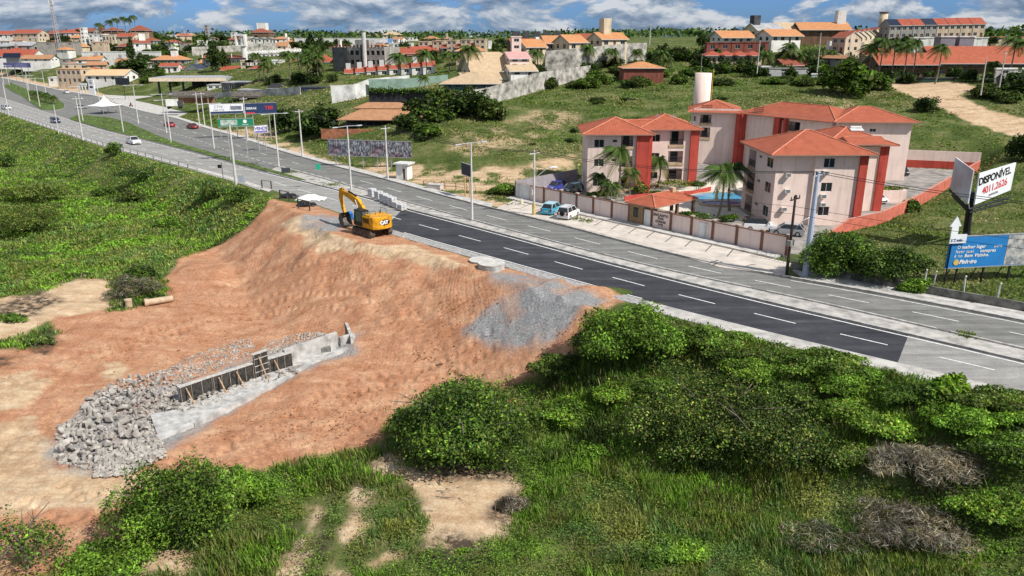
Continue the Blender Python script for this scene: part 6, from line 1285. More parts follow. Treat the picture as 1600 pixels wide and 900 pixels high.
# ------------------------------------------------------------------ tent, kiosk, filling station, shops
TP = [W(146,178), W(186,182), W(190,170), W(155,168)]
tn = thing('event_tent', 'white peaked event tent on the paving of the wide median', 'tent', (*W(166, 177), .05), -.45)
m = MB(); hs = 3.9; 
prof_ = [(1., 2.6), (.62, 3.0), (.34, 3.8), (.13, 4.8), (.0, 5.9)]; nv = 24; vs = []
for r_, z_ in prof_:
    for k in range(nv):
        a = 2*math.pi*k/nv; c_, s_ = math.cos(a), math.sin(a); q = 1/max(abs(c_), abs(s_)); q = 1+(q-1)*(r_**.6); vs.append((c_*q*hs*r_, s_*q*hs*r_, z_-(.25*(1-abs(abs(c_)-abs(s_))) if r_ == 1 and False else 0)))
fs = [(i*nv+k, i*nv+(k+1) % nv, (i+1)*nv+(k+1) % nv, (i+1)*nv+k) for i in range(len(prof_)-1) for k in range(nv)]; m.grp(vs, fs); m.build('canopy', mat('tent_fabric', (.85, .85, .86), .7, .04, .6), tn, smooth=True)
for sx in (-1, 1):
    for sy in (-1, 1): MB().tube([(sx*hs*.98, sy*hs*.98, 0), (sx*hs*.98, sy*hs*.98, 2.65)], .06, 6).build('leg', METAL, tn)
for k, (u, v) in enumerate(((-2, 1), (1, -.5), (2.5, 2))):
    c_ = thing('plastic_chair', f'{ordn(k)} from the left of the white plastic chairs in the tent shade', 'chair', (tn.location.x+u, tn.location.y+v, .05), .4*k, group='plastic chairs under the tent'); MB().box(-.25, .25, -.25, .25, .4, .46).build('seat', WHITE, c_); MB().box(-.25, .25, .22, .27, .46, .9).build('backrest', WHITE, c_)
    for sx in (-.22, .22):
        for sy in (-.22, .22): MB().box(sx-.02, sx+.02, sy-.02, sy+.02, 0, .4).build('leg', WHITE, c_)
kk = thing('kiosk', 'small white masonry kiosk with an overhanging slab roof on the far verge', 'kiosk', (*W(628, 281), 0), -.35); m = MB(); PK_, ok_ = facade(m, (-1.1, 0), (1.1, 0), -.2, 2.7, [(1.3, 1.8, .05, 2.0, .1, 1)]); boxwalls(m, [(-1.1, 0), (1.1, 0), (1.1, 2), (-1.1, 2)], -.2, 2.7, (0,)); m.build('wall', [WHITE, BROWN], kk); MB().box(-1.5, 1.5, -.4, 2.4, 2.7, 2.95).build('roof', mat('aged_white_slab', (.6, .6, .57), .9), kk)
fs_ = thing('filling_station', 'filling station with a long flat canopy edged in cream behind the far carriageway', 'filling station', D(296, 150, 326), .05)
k_ = 326/F; CWD = 113*k_; m = MB().box(-CWD/2, CWD/2, 0, 20, 21*k_, 27*k_); m.build('canopy_roof', [mat('canopy_grey', (.35, .36, .38), .7)], fs_); MB().box(-CWD/2-.1, CWD/2+.1, -.25, -.02, 21.5*k_, 26.5*k_).build('fascia', mat('cream_fascia', (.82, .66, .50), .6), fs_)
for x in (-CWD*.42, -CWD*.1, CWD*.2): 
    for y_ in (3., 15.): MB().box(x-.35, x+.35, y_-.35, y_+.35, 0, 21*k_).build('column', DGREY, fs_)
MB().grp([(CWD*.46, 1, 21*k_), (CWD*.56, 1, 21*k_), (CWD*.53, 1, 0), (CWD*.48, 1, 0), (CWD*.46, 2, 21*k_), (CWD*.56, 2, 21*k_), (CWD*.53, 2, 0), (CWD*.48, 2, 0)], [(0, 3, 2, 1), (4, 5, 6, 7), (0, 1, 5, 4), (1, 2, 6, 5), (2, 3, 7, 6), (3, 0, 4, 7)]).build('tapered_pier', CREAM, fs_)
MB().box(-CWD*.05, CWD*.45, 10, 18, 0, 5).build('shop_wall', DGREY, fs_)
for k in range(3): o = thing('fuel_pump', f'{ordn(k)} fuel pump from the left under the canopy', 'fuel pump', tuple(Vector(fs_.location)+Vector((-CWD*.3+k*6, 4, 0))), group='fuel pumps'); MB().box(-.5, .5, -.3, .3, 0, 1.9).build('cabinet', WHITE, o); MB().box(-.3, .3, -.33, -.305, 1.2, 1.6).build('screen', BLACKM, o)
H(378, 146, 300, 62, 15, 'dark flat-roofed long building right of the filling canopy', 'flat', DGREY, SHEET, 10, -.1, 6)
sg_ = H(110, 132, 395, 42, 22, 'roadside shop block with a tan fascia and open upper floor', 'flat', BEIGE, mat('tan_fascia', (.60, .36, .18), .8), 10, -.2, 5, 2, 'shop', 'shop')
H(165, 128, 385, 62, 10, 'shop with a wide tan tiled roof beside the fascia block', 'gable', WHITE, mat('sand_roof', (.62, .42, .24), .9), 12, -.1, 5, 1, 'shop', 'shop', slope=.4)
H(92, 130, 420, 30, 8, 'small white rendered shop with a lean-to left of the fascia block', 'flat', WHITE, WHITE, 6, 0, 3)
tm = thing('price_totem', 'white price totem with a round emblem beside the shops', 'sign', D(145, 147, 345), -.2); MB().box(-1.4, 1.4, -.2, .2, 0, 6.4).build('board', WSIGN, tm); MB().tube([(0, -.21, 5.1), (0, -.25, 5.1)], .8, 18).build('emblem', mat('emblem_grey', (.35, .33, .33), .6), tm); MB().box(-.7, .7, -.24, -.205, 2.6, 3.4).build('price_field', BLACKM, tm)
m = MB(); [m.box(-6.5+k*1.5, -5.9+k*1.5, -.1, .1, 0, 3.6) for k in range(3)]; m.box(-6.6, -2.2, -.12, .12, 3.6, 4.6); m.build('side_frame', WHITE, tm)
for i, (px, wpx, l) in enumerate(((296, 62, 'grey thatched-looking shed roof on posts beside the hard standing'), (385, 48, 'second grey shed roof on posts, right of the first'))):
    o = thing('open_shed', l, 'shed', D(px, 163, 262+i*8), -.05); k_ = 262/F; m = MB(); w_2 = wpx*k_/2
    m.box(-w_2, w_2, -.2, 6, 2.6, 2.75); m.grp([(-w_2, -.6, 2.3), (w_2, -.6, 2.3), (w_2*.94, 3, 4.1), (-w_2*.94, 3, 4.1), (-w_2, 6.4, 2.3), (w_2, 6.4, 2.3)], [(0, 1, 2, 3), (3, 2, 5, 4), (0, 3, 4), (1, 5, 2)]); m.build('roof', mat('thatch', (.13, .115, .10), 1., .35, 1.5, .03), o)
    MB().box(-w_2+.5, w_2-.5, 5.4, 5.6, 0, 2.6).build('back_wall', mat('dull_orange_wall', (.42, .20, .13), .9), o)
    for k in range(4): x = -w_2+.4+(2*w_2-.8)*k/3; MB().box(x-.12, x+.12, .1, .34, 0, 2.6).build('post', WOOD, o)
tk = thing('parked_truck', 'white truck cab parked beside the thatched sheds', 'truck', D(272, 170, 256), .2); MB().box(-2.2, 1.4, -1.1, 1.1, .9, 3.0).build('body', WHITE, tk, bev=.05); MB().box(1.4, 2.8, -1.05, 1.05, .7, 2.5).build('cab', DGREY, tk, bev=.08); [MB().tube([(x, s*.85, .45), (x, s*1.12, .45)], .45, 14).build('wheel', TYRE, tk) for x in (-1.4, 2.0) for s in (-1, 1)]
# old tiled restaurant under the trees
rst = thing('restaurant', 'old low restaurant with two tiers of faded brown tiles among the roadside trees', 'restaurant', D(590, 206, 188), -.05)
m = MB(); PR_, orr_ = facade(m, (-7.5, 0), (9., 0), -1, 3.0, [(1+k*2.0, 2.4+k*2.0, .9, 2.4, .15, 1) for k in range(7)]); boxwalls(m, [(-7.5, 0), (9, 0), (9, 9), (-7.5, 9)], -1, 3, (0,)); m.build('wall', [mat('dark_green_shopfront', (.035, .055, .05), .7), DIN], rst)
r = MB(); hip(r, (.8, 4.5), 0, 17.5, 10, 3.0, 1.5, .42); hip(r, (.5, 6.), 0, 12.5, 4.5, 5.3, .8, .4); r.build('roof', [TILE_W, BROWN], rst); MB().box(-12, 1, -6.2, -5.9, -1, 1.3).build('terrace_wall', mat('faded_brick_wall', (.40, .16, .09), .9, .3, 1.), rst)

# ------------------------------------------------------------------ building-site things
for i, (px, py) in enumerate(((582,300),(592,304),(600,308),(606,311),(613,314),(620,317),(628,321))):
    x, y = W(px, py+8); o = thing('kerb_stone_stack', f'{ordn(i)} from the left of the stacks of new concrete kerb stones on the median', 'kerb stones', (x, y, .14), -.75, 'stacked kerb stones on the median'); m = MB()
    for a in range(2):
        for b in range(3 if i < 5 else 2): m.box(-.55, .55, -.5+a*.52, -.04+a*.52, b*.42+.01, b*.42+.40)
    m.build('stones', mat('new_kerb_concrete', (.55, .55, .55), .9, .15, 2.), o, bev=.03); MB().box(-.6, .6, -.55, .55, -.02, .01).build('pallet', WOOD, o)
br = thing('barrel', 'blue plastic barrel standing behind the excavator bucket', 'barrel', (*W(547, 342), .05)); MB().tube([(0, 0, 0), (0, 0, .1), (0, 0, .5), (0, 0, .9), (0, 0, 1.0)], [.3, .34, .36, .34, .28], 16).build('drum', mat('barrel_blue', (.02, .16, .48), .4), br, smooth=True); MB().tube([(.3, -.3, 0), (.3, -.3, .8)], .25, 10).build('bucket', mat('barrel_blue', (.02, .16, .48), .4), br)
for i, (px, py, r, h, l) in enumerate(((768, 420, 1.45, .75, 'larger round concrete manhole shaft on the road shoulder'), (752, 409, 1.35, .3, 'lower round manhole slab behind the larger shaft'))):
    x, y = W(px, py); o = thing('manhole_shaft', l, 'manhole', (x, y, hz(x, y)-.1)); MB().tube([(0, 0, -.5), (0, 0, h)], r, 32).build('ring_wall', mat('raw_concrete', (.44, .43, .40), .9, .25, 1.5, .01), o); MB().tube([(0, 0, h), (0, 0, h+.08)], r*1.02, 32).build('cover', CONC, o)
PIPE = mat('clay_pipe', (.50, .38, .26), .85, .15, 1.5)
def gpt(px, py, dz=0): x, y, z = G(px, py); return Vector((x, y, z+dz))
a, b = gpt(226, 478, .38), gpt(270, 471, .38); o = thing('concrete_pipe', 'long pale pipe lying on the red earth by the dead brush', 'pipe', a); MB().tube([(0, 0, 0), tuple(b-a)], .38, 20, cap=False).build('barrel', PIPE, o, smooth=True); MB().tube([(0, 0, 0), tuple((b-a)*.12)], .46, 20).build('collar', PIPE, o)
a = gpt(202, 480); o = thing('concrete_pipe', 'short pale pipe section standing on end beside the dead brush', 'pipe', a); MB().tube([(0, 0, -.2), (0, 0, .95)], .38, 18).build('barrel', PIPE, o); MB().tube([(0, 0, .8), (0, 0, .97)], .42, 18).build('collar', PIPE, o)
tp_ = thing('tarpaulin_heap', 'white tarpaulin thrown over a low heap beside the pale carriageway', 'tarpaulin', (*W(486, 312), .02)); m = MB(); nn2 = 12
vs = [((i/nn2-.5)*4.6, (j/nn2-.5)*2.2, .75*max(0, 1-((i/nn2-.5)*2)**2)*max(0, 1-((j/nn2-.5)*2)**2)+.12*random.random()+.02) for i in range(nn2+1) for j in range(nn2+1)]
m.grp(vs, [(i*(nn2+1)+j, (i+1)*(nn2+1)+j, (i+1)*(nn2+1)+j+1, i*(nn2+1)+j+1) for i in range(nn2) for j in range(nn2)]); m.build('sheet', mat('white_tarp', (.78, .78, .78), .7), tp_, smooth=True)
def barrier(px, py, label, w=2.4, rz=-.7):
    x, y = W(px, py); o = thing('barrier_frame', label, 'barrier', (x, y, 0), rz, 'rough barrier frames at the edge of the works'); 
    for s in (-1, 1): MB().box(s*w/2-.07, s*w/2+.07, -.07, .07, -.4, 1.3).build('post', DWOOD, o)
    MB().box(-w/2-.1, w/2+.1, -.06, .06, 1.3, 1.42).build('rail', mat('weathered_rail', (.24, .20, .16), .9), o)
barrier(417, 295, 'square timber barrier frame nearest the guard rail', 1.8, -.3); barrier(445, 312, 'timber barrier frame beside the tarpaulin'); barrier(475, 327, 'timber barrier frame in front of the black sheeting', 2.8)
for i, (px, py, l) in enumerate(((452, 309, 'crumpled dark sheeting heap behind the tarpaulin'), (478, 322, 'black sheeting bundle hanging at the end of the barrier'))):
    x, y = W(px, py); o = thing('sheeting_heap', l, 'sheeting', (x, y, 0)); bpy.ops.mesh.primitive_ico_sphere_add(subdivisions=3, radius=1.); s_ = bpy.context.object; s_.name = 'sheet'; s_.parent = o; s_.scale = (1.5, .8, .75); s_.data.materials.append(mat('dark_plastic', (.025, .025, .028), .5))
    for v in s_.data.vertices: v.co *= 1+.5*(random.random()-.5)
# near guard fence along the left verge
gf = thing('guard_fence', 'low pale post-and-rail fence along the near edge of the left carriageway', 'fence', (-58, float(L1(-58))-1.9, 0)); m = MB(); base = Vector(gf.location)
xs2 = list(np.arange(-60, -200, -3.0)); pts = [Vector((x, float(L1(x))-1.9, -.05)) for x in xs2]
for k in range(min(len(pts), 99)): MB().box(-.09, .09, -.09, .09, -.5, 1.1, 0, Matrix.Translation(pts[k]-base)).build('post', KERB, gf)
for zz in (.45, .95): MB().tube([p-base+Vector((0, 0, zz)) for p in pts], .045, 5).build('rail', METAL, gf)
lw = strip('low_parapet_left', off(L1, -1.75), off(L1, -1.4), -330, -42, .02, KERB)
# small lot things on the sandy verge
sf = thing('site_fence', 'low reddish timber fence of thin rails on the sandy lot', 'fence', (*W(662, 292), 0), -.45)
for k in range(5): MB().box(k*2.1-.05, k*2.1+.05, -.05, .05, -.2, 1.1).build('post', mat('rusty_post', (.28, .12, .07), .9), sf)
for zz in (.5, 1.): MB().box(0, 8.4, -.03, .03, zz, zz+.06).build('rail', mat('rusty_post', (.28, .12, .07), .9), sf)
bxx = thing('site_box', 'low white block box on the sandy lot behind the kerb', 'box', (*W(680, 295), 0), -.4); MB().box(-1.3, 1.3, -.7, .7, -.1, .75).build('body', mat('block_white', (.55, .5, .44), .9), bxx, bev=.04); MB().box(-1.35, 1.35, -.75, .75, .76, .82).build('lid', CONC, bxx)
rk = thing('cycle_rack', 'row of low metal hoops at the right end of the parking bays', 'cycle rack', (*W(1183, 402), .06), ang)
for k in range(6): MB().tube([(k*1.1, 0, 0), (k*1.1, 0, .8), (k*1.1+.5, 0, .8), (k*1.1+.5, 0, 0)], .03, 6).build('hoop', METAL, rk)
wh_ = thing('bollard', 'small cream painted hydrant post beside the yellow-footed pole', 'bollard', (*W(815, 320), .05)); MB().tube([(0, 0, 0), (0, 0, .5), (0, 0, .9)], [.35, .25, .08], 10).build('body', CREAM, wh_); MB().box(-.5, .5, -.4, .4, -.02, .12).build('plinth', CONC, wh_)

# ------------------------------------------------------------------ culvert under construction
ZC = hz(*G(420, 600)[:2]); print('pit floor', ZC)
def C(px, py, z): return Vector((*W(px, py, z), z))
fz = ZC+.05
base = C(420, 600, fz)
cu = thing('culvert', 'half-built pale concrete culvert with a long side wall and footing in the red earth pit', 'culvert', base)
CC = mat('fresh_concrete', (.47, .46, .44), .9, .3, .9, .01); CC2 = mat('rough_concrete', (.46, .45, .43), .95, .25, 1.5, .03)
m = MB(); foot_ = [C(*p, fz) for p in [(247,683),(300,662),(368,628),(430,598),(490,566),(532,548),(565,537),(570,520),(556,512),(535,514),(500,545),(430,580),(350,615),(285,640),(235,650)]]
m.prism([(p.x-base.x, p.y-base.y) for p in foot_], -.6, .14); m.build('footing', CC2, cu)
m = MB(); ed = [C(*p, fz+.3) for p in [(245,682),(300,661),(368,627),(430,597),(490,565),(532,547),(562,536)]]
for a, b in zip(ed, ed[1:]):
    v = (b-a).normalized(); n = Vector((-v.y, v.x, 0))*.28; m.grp([a-n-base+Vector((0, 0, -.8)), b-n-base+Vector((0, 0, -.8)), b+n-base+Vector((0, 0, -.8)), a+n-base+Vector((0, 0, -.8)), a-n-base, b-n-base, b+n-base, a+n-base], [(4, 5, 6, 7), (0, 1, 5, 4), (2, 3, 7, 6), (3, 0, 4, 7), (1, 2, 6, 5)])
m.build('edge_beam', CC, cu)
HW = 1.7
# wall line at its foot, from the small ramp end to the boulders
wp = [C(*p, fz) for p in [(529,544),(447,573),(380,597),(283,629)]]
def slab(parent, a, b, z0, z1, th, m_, name='wall'):
    v = (b-a).normalized(); n = Vector((-v.y, v.x, 0)); n = n if n.y > 0 else -n; vs = [a, b, b+n*th, a+n*th]; mm = MB().grp([(p.x-base.x, p.y-base.y, z0) for p in vs]+[(p.x-base.x, p.y-base.y, z1) for p in vs], [(0, 1, 2, 3), (7, 6, 5, 4), (0, 4, 5, 1), (1, 5, 6, 2), (2, 6, 7, 3), (3, 7, 4, 0)]); return mm.build(name, m_, parent), v, n
slab(cu, wp[0], wp[1], -.3, HW, .4, CC); slab(cu, wp[1], wp[3], -.3, HW*.85, .4, CC2)
m = MB()
ga = C(548, 540, fz); gb_ = C(529, 541, fz); gc = C(538, 545, fz)
sa, v, n = slab(cu, C(533,545,fz), C(556,538,fz), -.2, 1.2, .35, CC, 'end_wall'); 
m.grp([tuple(C(533,545,fz)-base+Vector((0,0,0))), tuple(C(540,543,fz)-base), tuple(C(540,543,fz)-base+Vector((.2,0,HW))), tuple(C(533,545,fz)-base+Vector((0,0,HW)))], [(0,1,2,3)])
slab(cu, C(548,528,fz), C(566,533,fz), -.3, .55, .5, CC, 'end_wall')
slab(cu, C(540,521,fz), C(549,545,fz), -.3, 1.25, .3, CC, 'end_wall')
# dark shuttering panels with battens and timber props
FP = [(283,629,333,611,1.5),(334,611,397,590,1.5),(398,590,420,582,2.35),(421,582,457,571,1.45)]
for i, (x0, y0, x1, y1_, h) in enumerate(FP):
    a, b = C(x0, y0+1.5, fz), C(x1, y1_+1.5, fz); v = (b-a).normalized(); n = Vector((-v.y, v.x, 0)); n = n if n.y < 0 else -n
    o = thing('shutter_panel', f'{ordn(i)} from the left of the black plywood shuttering panels on the culvert wall', 'formwork panel', a+n*.1, math.atan2(v.y, v.x), 'shuttering on the culvert wall'); L = (b-a).length
    MB().box(0, L-.05, -.04, .04, .05, h).build('plywood', DWOOD, o); k = max(2, int(L/.75))
    for j in range(k+1): MB().box(j*(L-.1)/k, j*(L-.1)/k+.06, -.12, -.045, .05, h).build('batten', mat('grey_timber', (.26, .22, .18), .9, .3, 2.), o)
    MB().box(-.05, L, -.1, .28, h+.01, h+.09).build('top_plate', mat('pale_plank', (.48, .46, .43), .9, .2, 2.), o)
    if i == 2: [MB().box(0, L-.05, -.16, -.125, zz, zz+.07).build('waling', mat('pale_plank', (.48, .46, .43), .9, .2, 2.), o) for zz in (.6, 1.2, 1.9)]
    for j in range(max(1, int(L/1.7))):
        u = .5+j*1.7; q = o.location+Vector((math.cos(o.rotation_euler[2])*u, math.sin(o.rotation_euler[2])*u, 0)); pr = thing('timber_prop', f'{ordn(j)} timber prop from the left against the {ordn(i)} shuttering panel', 'prop', q, o.rotation_euler[2], 'timber props against the shuttering'); MB().tube([(0, -.16, h*.9), (.1, -1.15, .05)], .055, 5).build('strut', WOOD, pr); MB().box(-.06, .3, -1.2, -1.08, -.05, .2).build('peg', WOOD, pr)
a = C(482, 553, fz+.1); o = thing('concrete_slab', 'loose dark concrete block lying on the culvert floor', 'concrete block', a, .35); MB().box(-2.2, 2.2, -.3, .35, 0, .55).build('block', mat('dark_wet_concrete', (.20, .20, .19), .9, .3, 2.), o, bev=.04); MB().tube([(-1.6, 0, .54), (-1.6, .0, .75), (-1.2, 0, .54)], .03, 5).build('lifting_loop', STEEL, o)
# boulders: rough broken granite
ROCK = mat('broken_granite', (.44, .41, .37), .9, .22, 1.6, .03, col2=(.20, .18, .16)); 
def rockmesh(seed):
    r = np.random.default_rng(seed); import bmesh; b_ = bmesh.new(); 
    P = r.normal(size=(16, 3)); P /= np.linalg.norm(P, axis=1)[:, None]; P *= r.uniform(.75, 1.1, (16, 1)); P *= np.array([1, .78, .62])
    for p in P: b_.verts.new(p)
    bmesh.ops.convex_hull(b_, input=b_.verts); me = bpy.data.meshes.new('boulder'); b_.to_mesh(me); b_.free(); me.materials.append(ROCK); return me
RM = [rockmesh(s) for s in range(10)]
bpoly = [(82,700),(90,670),(120,650),(150,612),(200,590),(262,578),(282,600),(265,628),(235,650),(248,685),(230,710),(190,730),(120,735),(88,722)]
def inpoly(px, py, poly): return float(pip(np.array([px]), np.array([py]), poly)[0]) > 0
cnt = 0; tries = 0; placed = []
while cnt < 290 and tries < 12000:
    tries += 1; px, py = rng.uniform(78, 285), rng.uniform(575, 740)
    if not inpoly(px, py, bpoly): continue
    rim = float(pip(np.array([px]), np.array([py]), bpoly)[0]); sc = rng.choice([.26, .34, .44, .58], p=[.3, .34, .24, .12])*(1.0 if py > 640 or px < 160 else .8)
    if (150 < px < 192 and 650 < py < 700 and rng.random() < .75) or vnoise(px/14., py/10., 5) < .22: continue
    if any((px-q[0])**2+((py-q[1])*1.4)**2 < (9.5*(sc+q[2]))**2 for q in placed): continue
    placed.append((px, py, sc)); x, y, z = G(px, py); o = bpy.data.objects.new('boulder', RM[int(rng.integers(10))]); put(o); o.location = (x, y, z+sc*.22+min(.35, max(0, rim)*.014)); o.rotation_euler = tuple(rng.uniform(0, 6.28, 3)); o.scale = (sc*1.15, sc, sc*.95)
    tag(o, 'one of the broken grey granite boulders heaped at the left end of the culvert', 'boulder', 'granite boulders heaped by the culvert'); cnt += 1
print('boulders', cnt)
# smaller broken stone as loose rubble
def rubble(name, polys, n, s0, s1, dz=0., m_=None, seed=0):
    mesh = []; V = []; Fc = []; tb = [np.array([[v.co[:] for v in me.vertices]][0]) for me in RM]; tf = [[tuple(p.vertices) for p in me.polygons] for me in RM]; k = 0
    out = 0
    while k < n and out < n*40:
        out += 1; poly = polys[int(rng.integers(len(polys)))]; a = np.array(poly); px, py = rng.uniform(a[:, 0].min(), a[:, 0].max()), rng.uniform(a[:, 1].min(), a[:, 1].max())
        if not inpoly(px, py, poly): continue
        mesh.append((px, py)); k += 1
    A = np.array([W(px, py, ZC) for px, py in mesh]); 
    A = np.array([W(mesh[i][0], mesh[i][1], float(hfun(A[i, 0], A[i, 1])[0])) for i in range(len(A))]); Zs = hfun(A[:, 0], A[:, 1])
    for i in range(len(A)):
        q = int(rng.integers(10)); s = rng.uniform(s0, s1); R = np.array(Matrix.Rotation(rng.uniform(0, 6.28), 3, Vector(rng.normal(size=3)))); b = len(V)
        V += list(tb[q]@R.T*s+np.array([A[i, 0], A[i, 1], Zs[i]+s*.35+dz])); Fc += [tuple(b+j for j in f) for f in tf[q]]
    me = bpy.data.meshes.new(name); me.from_pydata([tuple(v) for v in V], [], Fc); me.materials.append(m_ or ROCK); o = bpy.data.objects.new(name, me); put(o); return o
tag(rubble('rubble', [[(262,578),(290,560),(330,545),(390,528),(400,545),(380,560),(330,580),(285,600)],[(395,560),(420,535),(470,520),(520,512),(530,522),(470,545),(415,570)]], 1500, .07, .17), 'pale grey broken stone backfill strewn behind the culvert wall', 'rubble', kind='stuff')
tag(rubble('rubble', [[(280,600),(330,618),(400,606),(470,576),(470,582),(425,600),(340,634),(270,645),(240,640)],[(150,700),(250,690),(260,715),(200,745),(150,750)],[(270,622),(400,596),(455,578),(465,582),(400,606),(340,634),(262,652)]], 1500, .07, .3, .14), 'grey stone chips scattered on the culvert footing and round the boulders', 'rubble', kind='stuff')
tag(rubble('rubble', [bpoly], 1100, .06, .2), 'small stones and chips filling the gaps between the granite boulders', 'rubble', kind='stuff')
tag(rubble('dirt_clods', [[(700,500),(850,500),(930,480),(880,560),(820,590),(700,560)],[(560,400),(760,430),(800,470),(700,520),(560,460)],[(150,480),(500,440),(620,560),(420,560),(150,640)],[(300,680),(560,600),(620,640),(500,700)]], 1600, .04, .12, m_=mat('earth_clod', (.36, .17, .085), .95, .3, 2.)), 'lumps of red earth scattered over the fill slope', 'clods', kind='stuff')
# ------------------------------------------------------------------ vegetation
PAL = dict(bright=(.145, .27, .030), mid=(.092, .165, .024), dark=(.042, .078, .017), olive=(.135, .15, .04), yellow=(.24, .28, .06), blue=(.075, .165, .085), dead=(.215, .195, .17), brown=(.10, .065, .04), straw=(.30, .27, .15), deep=(.012, .03, .008))
def quads(P, Nn, a, b, tone, out):
    n = len(P); u = rng.normal(size=(n, 3)); u -= Nn*(u*Nn).sum(1)[:, None]; u /= np.linalg.norm(u, axis=1)[:, None]+1e-9; w = np.cross(Nn, u)
    a = np.broadcast_to(np.asarray(a, float), (n,))[:, None]; b = np.broadcast_to(np.asarray(b, float), (n,))[:, None]
    V = np.stack([P-u*a, P-w*b+Nn*a*.15, P+u*a, P+w*b+Nn*a*.15], 1).reshape(-1, 3); T = np.repeat(tone, 4, 0); out.append((V, T))
def blades(P, h, wd, lean, tone, out):
    n = len(P); a = rng.uniform(0, 2*np.pi, n); d = np.stack([np.cos(a), np.sin(a), np.zeros(n)], 1); e = np.stack([-d[:, 1], d[:, 0], np.zeros(n)], 1); h = h[:, None]; wd = np.broadcast_to(wd, (n,))[:, None]
    tip = P+d*h*lean[:, None]+np.array([0, 0, 1])*h; mid = P+d*h*lean[:, None]*.35+np.array([0, 0, 1])*h*.55
    V = np.stack([P-e*wd*.5, mid-e*wd*.6, tip, mid+e*wd*.6], 1).reshape(-1, 3); out.append((V, np.repeat(tone, 4, 0)))
def fuse(out): V = np.concatenate([o[0] for o in out]); T = np.concatenate([o[1] for o in out]); return V, np.arange(len(V)).reshape(-1, 4), T
def tones(n, mixw, jit=.35):
    ks = list(mixw); p = np.array([mixw[k] for k in ks], float); p /= p.sum(); c = np.array([PAL[k] for k in ks])[rng.choice(len(ks), n, p=p)]
    return c*(1+rng.normal(size=(n, 1))*jit).clip(.35, 2.)
def crown(lobes, n, leaf, pal, jit=.35, inner=.2, flatn=.0, gap=.0, seed=0, asp=1.):
    """leaves over a set of uneven lobes with stray sprigs; lobes = (centre, radii)"""
    out = []; A = np.array([max(r[0]*r[1], .01) for c, r in lobes])**.85; A = A/A.sum(); s = np.random.default_rng(seed); big = max(r[0] for c, r in lobes)
    for (c, r), f in zip(lobes, A):
        m = max(12, int(n*f)); d = s.normal(size=(m, 3)); d[:, 2] = np.where(d[:, 2] < -.45, -d[:, 2], d[:, 2]); d /= np.linalg.norm(d, axis=1)[:, None]
        u_, v_ = d[:, 0]*1.9+d[:, 2]*1.3+c[0]*2.1+40+seed, d[:, 1]*1.9-d[:, 2]*1.1+c[1]*2.1+40
        bmp = 1+.75*(fbm(u_*1.3, v_*1.3, 4, seed))
        if gap: k = vnoise(u_*2.6, v_*2.6, seed+5) > gap; d = d[k]; bmp = bmp[k]; u_ = u_[k]; v_ = v_[k]; m = len(d)
        q = s.random(m); rad = np.where(q < inner, s.uniform(.4, .85, m), np.where(q > .9, s.uniform(1.0, 1.28, m), s.uniform(.84, 1.08, m)))*bmp
        P = np.array(c)+d*np.array(r)*rad[:, None]; P[:, 2] = np.where(P[:, 2] < 0, s.uniform(0, .3, m), P[:, 2]); Nn = d*.6+s.normal(size=(m, 3))*.55+np.array([0, 0, .4+flatn]); Nn /= np.linalg.norm(Nn, axis=1)[:, None]
        patch = fbm(P[:, 0]*.9+seed, P[:, 1]*.9+P[:, 2]*.7, 3, seed+3); t = tones(m, pal, jit)*(.8+.4*s.random())*(1+1.5*patch).clip(.5, 1.6)[:, None]; sz = leaf*s.uniform(.45, 1.5, m)**1.2; quads(P, Nn, sz, sz*s.uniform(.35, .75, m)*asp, t, out)
    return fuse(out)
def lobes_for(w, d, h, n, seed, z0=.12):
    s = np.random.default_rng(seed); L_ = [((0, 0, h*.40), (w*.33, d*.33, h*.40))]; n = int(n*1.5)
    for k in range(n):
        a = 2.4*k+s.uniform(-.6, .6); q = math.sqrt((k+.5)/n)*s.uniform(.8, 1.08)*.86; r = s.uniform(.09, .21); zz = s.uniform(.25, .80)*(1-.62*q*q)
        L_.append(((math.cos(a)*w*.5*q, math.sin(a)*d*.5*q, h*zz), (w*r, d*r*s.uniform(.8, 1.2), h*s.uniform(.16, .34))))
    return L_
BARK = mat('bark', (.17, .14, .11), .95, .3, 4., .01); PBARK = mat('palm_bark', (.24, .21, .17), .95, .25, 5.)
def trunk_mesh(mb, h, r, w, n, seed, top=.75, start=.25):
    s = random.Random(seed); mb.tube([(0, 0, -.4), (0, 0, h*.3), (s.uniform(-.1, .1)*w, s.uniform(-.1, .1)*w, h*top)], [r, r*.75, r*.3], 7)
    for k in range(n):
        a = 2.4*k+s.uniform(-.4, .4); z = h*(start+.35*s.random()); q = w*.5*s.uniform(.5, .85)
        p1 = Vector((math.cos(a)*q*.45, math.sin(a)*q*.45, z+h*.16)); p2 = Vector((math.cos(a)*q, math.sin(a)*q, z+h*s.uniform(.2, .42))); mb.tube([(0, 0, z*.8), p1, p2], [r*.5, r*.32, r*.1], 5)
        for j in range(2): mb.tube([p1, p1+Vector((s.uniform(-1, 1)*q*.3, s.uniform(-1, 1)*q*.3, h*.18))], [r*.22, r*.06], 4)
    return mb
def tree_thing(name, label, cat, loc, w, d, h, n, leaf, pal, seed, group=None, nl=9, rz=0., gap=.0, trunk=True, jit=.35, tr=None, kind_leaf='foliage', inner=.2, flatn=0., asp=1.):
    o = thing(name, label, cat, loc, rz, group); V, Fq, T = crown(lobes_for(w, d, h, nl, seed), n, leaf, pal, jit, inner, flatn, gap, seed, asp); npmesh(kind_leaf, V, Fq, LEAF, tone=T, parent=o)
    if trunk: trunk_mesh(MB(), h, tr or max(.06, h*.035), w, 6, seed).build('trunk', BARK, o)
    return o
